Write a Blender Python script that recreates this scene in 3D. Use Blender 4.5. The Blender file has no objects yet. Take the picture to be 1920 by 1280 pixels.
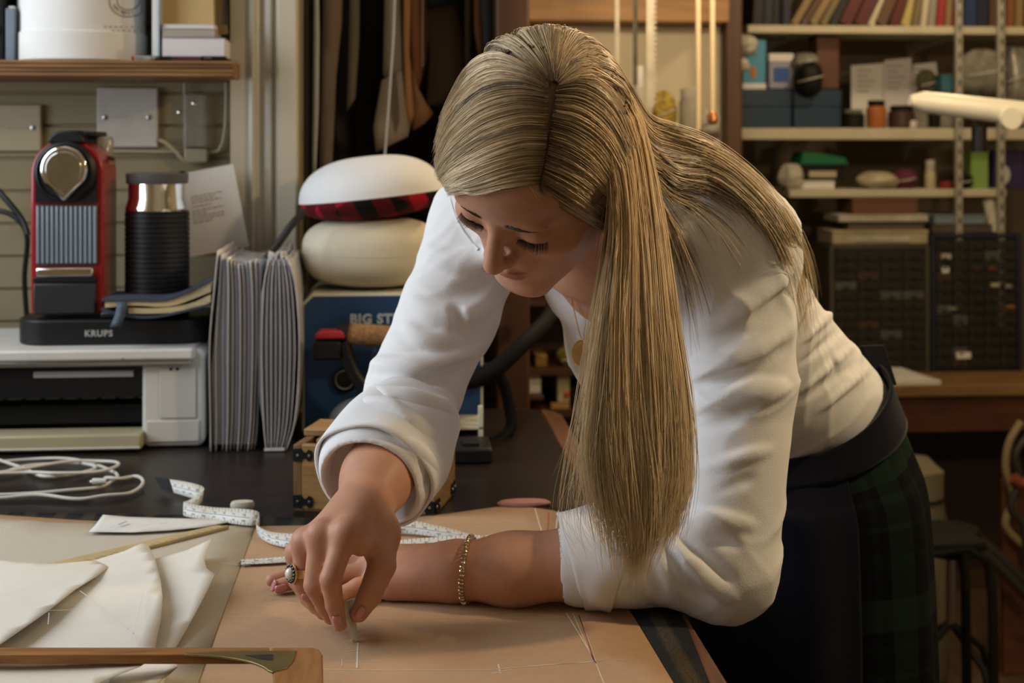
import bpy, bmesh, math, random
import numpy as np
from mathutils import Vector, Matrix
from mathutils.geometry import delaunay_2d_cdt

random.seed(7)
rng = np.random.default_rng(7)
SC = bpy.context.scene
COL = SC.collection

# ------------------------------------------------------------------ camera
FPX = 2600.0                       # focal length in pixels of the 1920 x 1280 frame
HOR = 270.0                        # row of the horizon
EYE = 1.36                         # camera height, table top is at 0.90
TZ = 0.90
YAW = math.atan(221 / FPX)
CA, SA = math.cos(YAW), math.sin(YAW)
cam_d = bpy.data.cameras.new('camera')
cam = bpy.data.objects.new('camera', cam_d)
COL.objects.link(cam)
SC.camera = cam
cam.location = (0, 0, EYE)
cam.rotation_euler = (math.pi / 2, 0, -YAW)
cam_d.sensor_fit = 'HORIZONTAL'
cam_d.sensor_width = 36.0
cam_d.lens = 36.0 * FPX / 1920
cam_d.shift_y = -(640 - HOR) / 1920
cam_d.clip_start = 0.02
cam_d.dof.use_dof = True
cam_d.dof.focus_distance = 1.27
cam_d.dof.aperture_fstop = 7.5

# ------------------------------------------------------------------ view, world, large lights
SC.view_settings.view_transform = 'Standard'
SC.view_settings.look = 'None'
SC.view_settings.gamma = 1.0
SC.view_settings.use_curve_mapping = False
SC.view_settings.exposure = -0.28
w = bpy.data.worlds.new('sky')
SC.world = w
w.use_nodes = True
w.node_tree.nodes['Background'].inputs['Color'].default_value = (0.62, 0.74, 0.95, 1)
w.node_tree.nodes['Background'].inputs['Strength'].default_value = 0.6

def area_light(name, loc, direction, sx, sy, power, color, spread=math.pi):
    l = bpy.data.lights.new(name, 'AREA')
    l.shape = 'RECTANGLE'; l.size = sx; l.size_y = sy
    l.energy = power; l.color = color; l.spread = spread
    o = bpy.data.objects.new(name, l); COL.objects.link(o)
    o.location = loc
    o.rotation_euler = Vector(direction).to_track_quat('-Z', 'Z').to_euler()
    return o

# overcast daylight entering through the tall window in the left wall
area_light('window_daylight', (-1.42, 1.50, 1.86), (1, -0.10, -0.22), 1.32, 1.32, 38, (0.87, 0.935, 1.0))

# ------------------------------------------------------------------ pixel helpers (only used to measure positions)
def P(px, py, d):
    """world point seen at pixel (px,py) at camera depth d"""
    x = (px - 960) / FPX * d
    return Vector((x * CA + d * SA, -x * SA + d * CA, EYE + (HOR - py) / FPX * d))

def T(px, py, h=0.0):
    """point on the table top (h above it)"""
    return P(px, py, FPX * (EYE - TZ - h) / (py - HOR))

def Q(px, py, Y):
    """point on the vertical plane of world depth Y"""
    t = (px - 960) / FPX
    d = Y / (CA - t * SA)
    return Vector((d * (t * CA + SA), Y, EYE + (HOR - py) / FPX * d))

def dirw(x, y, z):
    """camera frame (right, up, towards camera) -> world"""
    return Vector((x * CA - z * SA, -x * SA - z * CA, y))

# ------------------------------------------------------------------ materials
MATS = {}
def mat(name, color, rough=0.6, metal=0.0, var=0.0, vscale=20.0, bump=0.0, bscale=60.0, spec=0.5,
        stretch=(1, 1, 1), col2=None, trans=0.0, sheen=0.0, coat=0.0, detail=4.0, alpha=1.0, ior=1.45, emit=None, estr=0.0):
    if name in MATS: return MATS[name]
    m = bpy.data.materials.new(name); m.use_nodes = True
    nt = m.node_tree; b = nt.nodes['Principled BSDF']
    b.inputs['Roughness'].default_value = rough
    b.inputs['Metallic'].default_value = metal
    b.inputs['Specular IOR Level'].default_value = spec
    b.inputs['IOR'].default_value = ior
    b.inputs['Transmission Weight'].default_value = trans
    b.inputs['Sheen Weight'].default_value = sheen
    b.inputs['Coat Weight'].default_value = coat
    b.inputs['Alpha'].default_value = alpha
    if emit:
        b.inputs['Emission Color'].default_value = (*emit, 1); b.inputs['Emission Strength'].default_value = estr
    c = (*color, 1)
    b.inputs['Base Color'].default_value = c
    if var or col2 or bump:
        tc = nt.nodes.new('ShaderNodeTexCoord'); mp = nt.nodes.new('ShaderNodeMapping')
        mp.inputs['Scale'].default_value = stretch
        nt.links.new(tc.outputs['Object'], mp.inputs['Vector'])
    if var or col2:
        n = nt.nodes.new('ShaderNodeTexNoise'); n.inputs['Scale'].default_value = vscale; n.inputs['Detail'].default_value = detail
        nt.links.new(mp.outputs['Vector'], n.inputs['Vector'])
        r = nt.nodes.new('ShaderNodeValToRGB')
        r.color_ramp.elements[0].position = 0.3; r.color_ramp.elements[1].position = 0.7
        if col2: c2 = (*col2, 1)
        else:
            c2 = (*[max(0, k * (1 - var)) for k in color], 1); c = (*[min(1, k * (1 + var)) for k in color], 1)
        r.color_ramp.elements[0].color = c2; r.color_ramp.elements[1].color = c
        nt.links.new(n.outputs['Fac'], r.inputs['Fac']); nt.links.new(r.outputs['Color'], b.inputs['Base Color'])
    if bump:
        n2 = nt.nodes.new('ShaderNodeTexNoise'); n2.inputs['Scale'].default_value = bscale; n2.inputs['Detail'].default_value = 3
        nt.links.new(mp.outputs['Vector'], n2.inputs['Vector'])
        bp = nt.nodes.new('ShaderNodeBump'); bp.inputs['Strength'].default_value = bump; bp.inputs['Distance'].default_value = 0.004
        nt.links.new(n2.outputs['Fac'], bp.inputs['Height']); nt.links.new(bp.outputs['Normal'], b.inputs['Normal'])
    MATS[name] = m
    return m

# ------------------------------------------------------------------ mesh helpers
def link(o, parent=None):
    COL.objects.link(o)
    if parent is not None: o.parent = parent
    return o

def tag(o, label=None, cat=None, group=None, kind=None):
    if label: o['label'] = label
    if cat: o['category'] = cat
    if group: o['group'] = group
    if kind: o['kind'] = kind
    return o

def thing(name, label, cat, loc=(0, 0, 0), rz=0.0, group=None):
    o = bpy.data.objects.new(name, None); o.empty_display_size = 0.02
    COL.objects.link(o)
    o.location = loc; o.rotation_euler = (0, 0, rz)
    return tag(o, label, cat, group)

def catmull(pts, n):
    """n samples of a Catmull-Rom spline through pts (array k x d)"""
    p = np.asarray(pts, float)
    p = np.vstack([2 * p[0] - p[1], p, 2 * p[-1] - p[-2]])
    k = len(p) - 3
    t = np.linspace(0, k - 1e-9, n); i = t.astype(int); u = (t - i)[:, None]
    a, b, c, d = p[i], p[i + 1], p[i + 2], p[i + 3]
    return 0.5 * (2 * b + (c - a) * u + (2 * a - 5 * b + 4 * c - d) * u ** 2 + (3 * b - a - 3 * c + d) * u ** 3)

class MB:
    def __init__(s): s.v = []; s.f = []
    def add(s, verts, faces, M=None):
        o = len(s.v)
        s.v += [tuple(M @ Vector(v)) if M is not None else tuple(v) for v in verts]
        s.f += [tuple(i + o for i in f) for f in faces]
        return s
    def box(s, x0, x1, y0, y1, z0, z1, M=None):
        v = [(x, y, z) for z in (z0, z1) for y in (y0, y1) for x in (x0, x1)]
        return s.add(v, [(0, 2, 3, 1), (4, 5, 7, 6), (0, 1, 5, 4), (2, 6, 7, 3), (0, 4, 6, 2), (1, 3, 7, 5)], M)
    def prism(s, poly, a, b, axis='z', M=None):
        n = len(poly)
        if axis == 'z': v = [(x, y, a) for x, y in poly] + [(x, y, b) for x, y in poly]
        elif axis == 'y': v = [(x, a, y) for x, y in poly] + [(x, b, y) for x, y in poly]
        else: v = [(a, x, y) for x, y in poly] + [(b, x, y) for x, y in poly]
        f = [tuple(range(n))[::-1], tuple(range(n, 2 * n))] + [(i, (i + 1) % n, n + (i + 1) % n, n + i) for i in range(n)]
        return s.add(v, f, M)
    def lathe(s, prof, n=32, M=None, cap=True):
        v = []; f = []
        for r, z in prof:
            for i in range(n):
                a = 2 * math.pi * i / n; v.append((r * math.cos(a), r * math.sin(a), z))
        k = len(prof)
        for j in range(k - 1):
            for i in range(n):
                i2 = (i + 1) % n
                f.append((j * n + i, j * n + i2, (j + 1) * n + i2, (j + 1) * n + i))
        if cap:
            f.append(tuple(range(n))[::-1]); f.append(tuple((k - 1) * n + i for i in range(n)))
        return s.add(v, f, M)
    def tube(s, pts, r, n=8, cap=True, M=None):
        pts = [Vector(p) for p in pts]; k = len(pts)
        rs = r if hasattr(r, '__len__') else [r] * k
        v = []; f = []; nrm = None
        for i, p in enumerate(pts):
            t = (pts[min(i + 1, k - 1)] - pts[max(i - 1, 0)]).normalized()
            if nrm is None:
                nrm = t.orthogonal().normalized()
            else:
                nrm = (nrm - t * nrm.dot(t))
                nrm = nrm.normalized() if nrm.length > 1e-6 else t.orthogonal().normalized()
            b = t.cross(nrm)
            for j in range(n):
                a = 2 * math.pi * j / n
                v.append(p + (nrm * math.cos(a) + b * math.sin(a)) * rs[i])
        for i in range(k - 1):
            for j in range(n):
                j2 = (j + 1) % n
                f.append((i * n + j, i * n + j2, (i + 1) * n + j2, (i + 1) * n + j))
        if cap:
            f.append(tuple(range(n))[::-1]); f.append(tuple((k - 1) * n + j for j in range(n)))
        return s.add(v, f, M)
    def grid(s, rows, closed=False, M=None):
        """rows: list of lists of points"""
        k = len(rows); n = len(rows[0]); f = []
        v = [p for r in rows for p in r]
        for i in range(k - 1):
            for j in range(n if closed else n - 1):
                j2 = (j + 1) % n
                f.append((i * n + j, i * n + j2, (i + 1) * n + j2, (i + 1) * n + j))
        return s.add(v, f, M)
    def build(s, name, m, parent=None, smooth=True, bevel=0.0, solid=0.0, sub=0, seg=2, angle=40, soff=0.0):
        me = bpy.data.meshes.new(name)
        me.from_pydata([tuple(v) for v in s.v], [], s.f); me.update()
        if m is not None: me.materials.append(m)
        if smooth:
            me.shade_smooth(); me.set_sharp_from_angle(angle=math.radians(angle))
        o = bpy.data.objects.new(name, me); link(o, parent)
        if solid:
            md = o.modifiers.new('solid', 'SOLIDIFY'); md.thickness = solid; md.offset = soff
        if bevel:
            md = o.modifiers.new('bevel', 'BEVEL'); md.width = bevel; md.segments = seg; md.limit_method = 'ANGLE'; md.angle_limit = math.radians(35)
        if sub:
            md = o.modifiers.new('sub', 'SUBSURF'); md.levels = sub; md.render_levels = sub
        return o

def B(name, m, parent, x0, x1, y0, y1, z0, z1, bevel=0.002, seg=2):
    return MB().box(x0, x1, y0, y1, z0, z1).build(name, m, parent, bevel=bevel, seg=seg)

def struct(o, label=None):
    o['kind'] = 'structure'
    if label: o['label'] = label
    return o

def text_obj(name, txt, size, m, parent, loc, rot=(math.pi / 2, 0, 0), ext=0.0004, align='CENTER', bold=0.0, space=1.0, M=None):
    cu = bpy.data.curves.new(name, 'FONT'); cu.body = txt; cu.size = size; cu.extrude = ext
    cu.align_x = align; cu.align_y = 'CENTER'; cu.offset = bold; cu.space_character = space; cu.resolution_u = 3
    tmp = bpy.data.objects.new(name, cu); COL.objects.link(tmp)
    bpy.context.view_layer.update()
    me = bpy.data.meshes.new_from_object(tmp.evaluated_get(bpy.context.evaluated_depsgraph_get()))
    bpy.data.objects.remove(tmp); bpy.data.curves.remove(cu)
    me.name = name; me.materials.clear(); me.materials.append(m)
    o = bpy.data.objects.new(name, me); link(o, parent)
    if M is not None: o.matrix_local = M
    else: o.location = loc; o.rotation_euler = rot
    return o

def rrect(x0, x1, y0, y1, r, n=5):
    pts = []
    for cx, cy, a0 in ((x1 - r, y0 + r, -90), (x1 - r, y1 - r, 0), (x0 + r, y1 - r, 90), (x0 + r, y0 + r, 180)):
        for i in range(n + 1):
            a = math.radians(a0 + 90 * i / n); pts.append((cx + r * math.cos(a), cy + r * math.sin(a)))
    return pts
# ------------------------------------------------------------------ the room
XL, XR, YF, YB, ZC = -1.22, 2.6, -1.3, 4.75, 2.75
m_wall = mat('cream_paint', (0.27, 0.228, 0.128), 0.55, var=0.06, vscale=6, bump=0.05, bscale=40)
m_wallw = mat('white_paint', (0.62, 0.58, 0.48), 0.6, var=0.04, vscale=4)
m_floor = mat('floor_boards', (0.10, 0.06, 0.035), 0.5, var=0.25, vscale=8, stretch=(1, 12, 1))
m_gloss = mat('gloss_trim_paint', (0.50, 0.46, 0.36), 0.28, var=0.05, vscale=9, bump=0.12, bscale=28)
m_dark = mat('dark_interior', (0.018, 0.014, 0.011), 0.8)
m_post = mat('brown_wood', (0.085, 0.036, 0.016), 0.45, var=0.35, vscale=5, stretch=(8, 8, 0.6))
m_ochre = mat('honey_wood', (0.42, 0.22, 0.075), 0.45, var=0.2, vscale=6, stretch=(0.6, 6, 6))

# floor of separate boards
fl = struct(MB().box(XL, XR, YF, YB, -0.06, -0.012).build('floor', m_floor, smooth=False), 'dark wooden board floor of the workroom')
fb = bpy.data.meshes.new('floor_board')
mbd = MB().box(-0.069, 0.069, YF, YB, -0.012, 0.0)
fb.from_pydata(mbd.v, [], mbd.f); fb.materials.append(m_floor)
x = XL + 0.07
while x < XR - 0.06:
    o = bpy.data.objects.new('floor_board', fb); link(o, fl); o.location = (x, 0, 0); x += 0.14
struct(MB().box(XL, XR, YF, YB, ZC, ZC + 0.1).build('ceiling', m_wallw, smooth=False))
struct(MB().box(XL, XR, YF - 0.1, YF, 0, ZC).build('wall_front', m_wallw, smooth=False))
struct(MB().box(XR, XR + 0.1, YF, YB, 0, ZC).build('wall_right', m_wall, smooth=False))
# left wall with the window opening
wy0, wy1, wz0, wz1 = 0.82, 2.18, 1.16, 2.52
struct(MB().box(XL - 0.12, XL, YF, wy0, 0, ZC).box(XL - 0.12, XL, wy1, YB, 0, ZC).box(XL - 0.12, XL, wy0, wy1, 0, wz0)
       .box(XL - 0.12, XL, wy0, wy1, wz1, ZC).build('wall_left', m_wallw, smooth=False))
win = struct(MB().box(XL - 0.10, XL - 0.05, wy0, wy0 + 0.05, wz0, wz1).box(XL - 0.10, XL - 0.05, wy1 - 0.05, wy1, wz0, wz1)
             .box(XL - 0.10, XL - 0.05, wy0 + 0.05, wy1 - 0.05, wz0, wz0 + 0.05).box(XL - 0.10, XL - 0.05, wy0 + 0.05, wy1 - 0.05, wz1 - 0.05, wz1)
             .build('window_1', m_gloss, bevel=0.004))
B('window_sill', m_gloss, win, XL - 0.02, XL + 0.05, wy0 - 0.04, wy1 + 0.04, wz0 - 0.03, wz0, 0.004)
B('glazing_bar', m_gloss, win, XL - 0.09, XL - 0.06, (wy0 + wy1) / 2 - 0.02, (wy0 + wy1) / 2 + 0.02, wz0 + 0.05, wz1 - 0.05, 0.003)

# back wall behind the table: tongue and groove boards
YW = 2.47
xt0 = Q(430, 300, 2.36).x; xt1 = Q(558, 300, 2.36).x
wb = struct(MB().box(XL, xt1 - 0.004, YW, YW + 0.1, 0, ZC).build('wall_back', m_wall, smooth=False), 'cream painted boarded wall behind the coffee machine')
bh = 0.0565; zb = 0.94
bm_ = bpy.data.meshes.new('wall_board')
t_ = MB().prism([(YW + 0.001, 0.0012), (YW - 0.006, 0.003), (YW - 0.006, bh - 0.003), (YW + 0.001, bh - 0.0012)], XL, xt0 + 0.03, axis='x')
bm_.from_pydata(t_.v, [], t_.f); bm_.materials.append(m_wall)
while zb < 2.0:
    o = bpy.data.objects.new('wall_board', bm_); link(o, wb); o.location = (0, 0, zb); zb += bh
# moulded upright (architrave) beside the shelf
pw = xt1 - xt0
prof = [(0, 0.0), (0, 0.030), (0.26, 0.030), (0.28, 0.036), (0.33, 0.040), (0.37, 0.036), (0.385, 0.024), (0.46, 0.020), (0.56, 0.024), (0.60, 0.034),
        (0.635, 0.026), (0.66, 0.026), (0.70, 0.045), (0.74, 0.052), (0.97, 0.052), (1.0, 0.046), (1.0, 0.0)]
poly = [(xt0 + u * pw, 2.405 - h) for u, h in prof][::-1]
struct(MB().prism(poly, 0.0, ZC - 0.002).build('trim_1', m_gloss, angle=25), 'moulded cream gloss architrave between shelf and hanging patterns')
struct(MB().box(xt0 + 0.004, xt1 - 0.004, 2.405, YW, 0, ZC - 0.002).build('trim_2', m_gloss, smooth=False))

# cupboard recess where the card patterns hang
xc1 = Q(925, 100, 2.62).x; xc2 = Q(988, 100, 2.62).x
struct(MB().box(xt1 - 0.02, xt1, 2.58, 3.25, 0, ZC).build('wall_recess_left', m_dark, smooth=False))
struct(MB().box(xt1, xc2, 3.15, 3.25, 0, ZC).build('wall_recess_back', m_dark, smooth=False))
struct(MB().box(xc1, xc2, 2.56, 3.15, 0, ZC - 0.002).build('trim_3', m_post, bevel=0.006), 'dark brown wooden upright beside the hanging patterns')
# partition further back and the far wall
YP = 3.95
xp1 = Q(1352, 100, YP).x
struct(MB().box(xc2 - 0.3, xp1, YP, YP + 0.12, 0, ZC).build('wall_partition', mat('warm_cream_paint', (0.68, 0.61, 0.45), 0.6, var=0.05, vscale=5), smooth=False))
struct(MB().box(xp1, Q(1384, 100, YP).x, YP - 0.05, YP + 0.5, 0, ZC - 0.002).build('trim_4', m_post, bevel=0.006), 'dark brown post at the left end of the bookshelves')
struct(MB().box(xc2, xp1, YP - 0.10, YP, EYE + (HOR - 38) / FPX * (YP - 0.1), EYE + (HOR + 60) / FPX * YP).build('trim_5', m_ochre, bevel=0.004), 'honey coloured wooden beam across the top of the partition')
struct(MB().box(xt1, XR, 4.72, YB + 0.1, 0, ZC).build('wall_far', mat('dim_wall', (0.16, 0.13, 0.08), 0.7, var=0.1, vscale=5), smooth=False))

# ------------------------------------------------------------------ the cutting table
m_table = mat('dark_table_wood', (0.013, 0.0085, 0.0075), 0.34, var=0.3, vscale=9, stretch=(0.7, 7, 7))
m_edge = mat('red_brown_edge', (0.13, 0.055, 0.028), 0.4, var=0.3, vscale=9, stretch=(7, 0.7, 7))
TX0, TX1, TY0, TY1 = -1.18, 0.285, 0.80, 2.41
tb = thing('cutting_table', 'large dark wooden cutting table with rounded far corner', 'table', (0, 0, 0))
poly = [(TX0, TY0), (TX1 - 0.045, TY0), (TX1 - 0.045, TY1 - 0.004)]
c = 0.05
top = MB().prism([(TX0, TY0), (TX1 - 0.032, TY0), (TX1 - 0.032, TY1 - c), (TX1 - 0.04, TY1 - 0.02), (TX1 - 0.06, TY1), (TX0, TY1)], TZ - 0.04, TZ).build('table_top', m_table, tb, bevel=0.003)
MB().prism([(TX1 - 0.032, TY0), (TX1, TY0), (TX1, TY1 - c - 0.01), (TX1 - 0.012, TY1 - 0.028), (TX1 - 0.032, TY1 - 0.008)], TZ - 0.04, TZ - 0.0006).build('edge_lipping', m_edge, tb, bevel=0.003)
B('apron', m_table, tb, TX0 + 0.06, TX1 - 0.06, TY0 + 0.05, TY0 + 0.08, TZ - 0.16, TZ - 0.041)
B('apron', m_table, tb, TX1 - 0.09, TX1 - 0.06, TY0 + 0.081, TY1 - 0.09, TZ - 0.16, TZ - 0.041)
B('apron', m_table, tb, TX0 + 0.06, TX1 - 0.06, TY1 - 0.089, TY1 - 0.06, TZ - 0.16, TZ - 0.041)
for lx in (TX0 + 0.05, TX1 - 0.13):
    for ly in (TY0 + 0.04, TY1 - 0.13):
        B('leg', m_table, tb, lx, lx + 0.08, ly, ly + 0.08, 0, TZ - 0.041, 0.004)

# ------------------------------------------------------------------ warm lamps of the workroom
m_brass_l = mat('lamp_brass', (0.5, 0.35, 0.12), 0.3, 1.0)
m_shade = mat('lamp_shade_enamel', (0.12, 0.16, 0.12), 0.4)
m_bulb = mat('lit_bulb', (1, 0.8, 0.5), 0.5, emit=(1.0, 0.70, 0.38), estr=12)
def pendant(loc, power, label, color=(1.0, 0.74, 0.45), r=0.05):
    t = thing('pendant_lamp', label, 'lamp', loc, group='pendant lamps of the workroom')
    MB().lathe([(0.03, 0.12), (0.05, 0.10), (0.15, 0.0), (0.152, -0.005), (0.146, -0.003), (0.046, 0.095), (0.028, 0.11)], 32, cap=False).build('shade', m_shade, t)
    MB().tube([(0, 0, 0.105), (0, 0, ZC - loc[2])], 0.004, 6).build('cord', m_dark, t)
    MB().lathe([(0.018, 0.11), (0.018, 0.05)], 16).build('bulb_holder', m_brass_l, t)
    MB().lathe([(0.012, 0.05), (0.026, 0.02), (0.030, 0.0), (0.022, -0.022), (0.006, -0.031)], 20).build('bulb', m_bulb, t)
    l = bpy.data.lights.new('lamp_light', 'POINT'); l.energy = power; l.color = color; l.shadow_soft_size = r
    o = bpy.data.objects.new('lamp_light', l); link(o, t); o.location = (0, 0, -0.06)
pendant((1.22, 1.20, 1.98), 40, 'green enamel pendant lamp hanging right of the woman')
pendant((1.25, 2.25, 2.12), 22, 'green enamel pendant lamp hanging behind the woman')
pendant((1.55, 3.60, 2.22), 16, 'green enamel pendant lamp hanging before the bookshelves')
pendant((0.62, 2.78, 2.05), 19, 'green enamel pendant lamp hanging before the cream partition')
# ------------------------------------------------------------------ helpers for measured things
def qx(px, Y): return Q(px, HOR, Y).x
def qz(py, Y, px=300): return Q(px, py, Y).z

def cdt(poly, step):
    """triangulate a closed 2D outline with interior points"""
    pts = [Vector(p) for p in poly]; n = len(pts)
    edges = [(i, (i + 1) % n) for i in range(n)]
    xs = [p.x for p in pts]; ys = [p.y for p in pts]
    gx = np.arange(min(xs) + step / 2, max(xs), step); gy = np.arange(min(ys) + step / 2, max(ys), step)
    A_ = np.array([(p.x, p.y) for p in pts]); B_ = np.roll(A_, -1, 0)
    for a in gx:
        for b in gy:
            # inside test and distance to the outline
            cond = ((A_[:, 1] > b) != (B_[:, 1] > b))
            with np.errstate(divide='ignore', invalid='ignore'):
                xi = (B_[:, 0] - A_[:, 0]) * (b - A_[:, 1]) / (B_[:, 1] - A_[:, 1]) + A_[:, 0]
            if np.count_nonzero(cond & (a < xi)) % 2 == 1:
                ab = B_ - A_; ap = np.array((a, b)) - A_
                tt = np.clip((ap * ab).sum(1) / np.maximum((ab * ab).sum(1), 1e-12), 0, 1)
                if np.min(np.linalg.norm(ap - ab * tt[:, None], axis=1)) > step * 0.35:
                    pts.append(Vector((a, b)))
    v, e, f, *_ = delaunay_2d_cdt(pts, edges, [], 1, 1e-6)
    return [(p.x, p.y) for p in v], [tuple(t) for t in f]

def dense(poly, step):
    out = []
    n = len(poly)
    for i in range(n):
        a = Vector(poly[i]); b = Vector(poly[(i + 1) % n]); k = max(1, int((b - a).length / step))
        for j in range(k): out.append(tuple(a.lerp(b, j / k)))
    return out

def smooth_closed(poly, n):
    p = np.asarray(poly, float); p = np.vstack([p[-1:], p, p[:2]])
    k = len(poly); t = np.linspace(0, k, n, endpoint=False); i = t.astype(int); u = (t - i)[:, None]
    a, b, c, d = p[i], p[i + 1], p[i + 2], p[np.minimum(i + 3, len(p) - 1)]
    d = np.asarray(poly, float)[(i + 2) % k]
    r = 0.5 * (2 * b + (c - a) * u + (2 * a - 5 * b + 4 * c - d) * u ** 2 + (3 * b - a - 3 * c + d) * u ** 3)
    return [tuple(q) for q in r]

# ------------------------------------------------------------------ shared materials
m_white = mat('white_plastic', (0.62, 0.61, 0.57), 0.4, var=0.03, vscale=15)
m_white2 = mat('white_card', (0.70, 0.69, 0.66), 0.7, var=0.03, vscale=20)
m_cream = mat('cream_plastic', (0.42, 0.37, 0.24), 0.4, var=0.04, vscale=15)
m_black = mat('black_plastic', (0.007, 0.007, 0.008), 0.42, spec=0.4)
m_blackm = mat('black_matte', (0.007, 0.007, 0.008), 0.7, spec=0.25)
m_red = mat('red_gloss', (0.31, 0.009, 0.016), 0.28, coat=0.3)
m_chrome = mat('chrome', (0.82, 0.80, 0.76), 0.08, 1.0)
m_steel = mat('brushed_steel', (0.45, 0.45, 0.45), 0.3, 1.0)
m_ink = mat('grey_ink', (0.12, 0.12, 0.12), 0.8)
m_faint = mat('faint_ink', (0.36, 0.34, 0.31), 0.8)
m_shelf = mat('shelf_pine', (0.30, 0.15, 0.05), 0.5, col2=(0.10, 0.045, 0.016), vscale=14, stretch=(0.35, 6, 6))
m_tan = mat('manila_card', (0.50, 0.36, 0.16), 0.7, var=0.05, vscale=12)
m_cable = mat('cream_cable', (0.55, 0.52, 0.45), 0.45)

# ------------------------------------------------------------------ wooden shelf and what stands on it
YS = 2.25
sh = thing('wall_shelf', 'brown wooden shelf with grooved front edge on the cream wall', 'shelf', (0, 0, 0))
sx1 = qx(437, YS); sz1 = qz(113, YS); sz0 = qz(144, YS)
B('shelf_board', m_shelf, sh, XL + 0.001, sx1, YS + 0.006, 2.352, sz0, sz1, 0.002)
B('shelf_back_strip', m_shelf, sh, XL + 0.001, xt0 - 0.001, 2.353, YW - 0.007, sz0, sz1, 0.001)
for k in range(4):
    z = sz0 + (sz1 - sz0) * (k + 0.5) / 4
    MB().tube([(XL + 0.002, YS + 0.0062, z), (sx1 - 0.001, YS + 0.0062, z)], 0.0032, 8).build('edge_bead', m_shelf, sh)

def printed_lines(parent, rows, m, ext=0.0003):
    """rows of short printed strokes: (centre, right, up, length, height)"""
    r = random.Random(3)
    mb = MB()
    for c, rt, up, L, h in rows:
        c = Vector(c); rt = Vector(rt).normalized(); up = Vector(up).normalized(); nrm = rt.cross(up)
        s = 0.0
        while s < L:
            wd = r.uniform(1.2, 4.0) * h; wd = min(wd, L - s)
            a = c + rt * (s - L / 2); b = a + rt * wd
            q = [a - up * h / 2, b - up * h / 2, b + up * h / 2, a + up * h / 2]
            mb.add([p + nrm * ext for p in q], [(0, 1, 2, 3)])
            s += wd + h * 0.7
    return mb.build('printed_lines', m, parent, smooth=False)

# white tub standing on its lid
ty = 2.365; tx = (qx(30, ty) + qx(277, ty)) / 2; tr = (qx(277, ty) - qx(30, ty)) / 2 * 0.985
tub = thing('white_tub', 'tall white round tub with circular stamp on the shelf', 'tub', (tx, ty, sz1))
hb = qz(66, ty) - sz1
MB().lathe([(tr - 0.004, 0), (tr, 0.003), (tr, hb - 0.002), (tr - 0.002, hb)], 64).build('lid', m_white2, tub)
MB().lathe([(tr - 0.003, hb), (tr - 0.003, 0.30), (tr - 0.008, 0.305)], 64).build('body', m_white2, tub)
def on_tub(px, py):
    # point on the front of the tub for a pixel
    lo = Q(px, py, ty).x - tx
    rr = tr - 0.0026; s = max(-0.98, min(0.98, lo / rr)); a = math.asin(s)
    return Vector((rr * math.sin(a), -rr * math.cos(a), qz(py, ty - rr * math.cos(a)) - sz1)), a
ring = MB()
for rad in (30, 17):
    pts = []
    for k in range(49):
        a = 2 * math.pi * k / 48
        p, _ = on_tub(252 + rad * 0.93 * math.cos(a), 2 + rad * math.sin(a)); pts.append(p)
    ring.tube(pts, 0.0008, 5)
ring.build('stamp_ring', m_ink, tub)
for deg, ch in ((152, 'N'), (134, 'M'), (112, 'M'), (98, 'O'), (85, 'S'), (72, 'T')):
    a = math.radians(deg)
    p, th = on_tub(252 + 23.5 * 0.93 * math.cos(a), 2 + 23.5 * math.sin(a))
    if ch != ' ':
        text_obj('stamp_letter', ch, 0.0085, m_ink, tub, p, M=Matrix.Translation(p) @ Matrix.Rotation(th, 4, 'Z') @ Matrix.Rotation(math.pi / 2, 4, 'X') @ Matrix.Rotation(-a + math.pi / 2, 4, 'Z'))
rows = []
for (a_, b_, py) in ((214, 274, 51), (226, 274, 58)):
    for k in range(int((b_ - a_) / 8)):
        p, th = on_tub(a_ + 8 * k + 4, py)
        rows.append((p, (math.cos(th), math.sin(th), 0), (0, 0, 1), 0.0058, 0.0022))
printed_lines(tub, rows, m_faint)

# things beside the tub
y0 = 2.30
bk = thing('box_file', 'black box file standing left of the white tub', 'box file', (qx(8, y0), y0, sz1))
wbf = qx(8, y0) - qx(-30, y0)
B('case', m_blackm, bk, -wbf, 0, 0, 0.15, 0.0, 0.27, 0.003)
MB().lathe([(0.006, 0), (0.009, 0.001), (0.009, 0.003), (0.006, 0.004)], 20, M=Matrix.Translation((-wbf / 2, 0, 0.05)) @ Matrix.Rotation(math.pi / 2, 4, 'X')).build('finger_ring', m_steel, bk)
fo = thing('blue_binder', 'slim slate blue binder between box file and white tub', 'binder', (qx(10, y0), y0, sz1))
wd = qx(28, y0) - qx(10, y0)
m_slate = mat('slate_cover', (0.16, 0.20, 0.25), 0.6, var=0.06)
B('cover', m_slate, fo, 0, wd, 0, 0.15, 0, 0.086, 0.002)
B('page_block', m_white2, fo, 0.003, wd - 0.003, 0.006, 0.148, 0.0861, 0.09, 0.001)
y1 = 2.295
pf = thing('grey_folder', 'pale blue grey folder standing right of the white tub', 'folder', (qx(281, y1), y1, sz1))
wd = qx(299, y1) - qx(281, y1)
m_pale = mat('pale_blue_card', (0.33, 0.40, 0.46), 0.6, var=0.04)
B('cover', m_pale, pf, 0, 0.0025, 0.02, 0.16, 0, 0.25, 0.0008)
B('cover', m_pale, pf, wd - 0.0025, wd, 0, 0.16, 0, 0.25, 0.0008)
B('sheets', m_white2, pf, 0.003, wd - 0.003, 0.004, 0.155, 0.001, 0.245, 0.0005)
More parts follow.
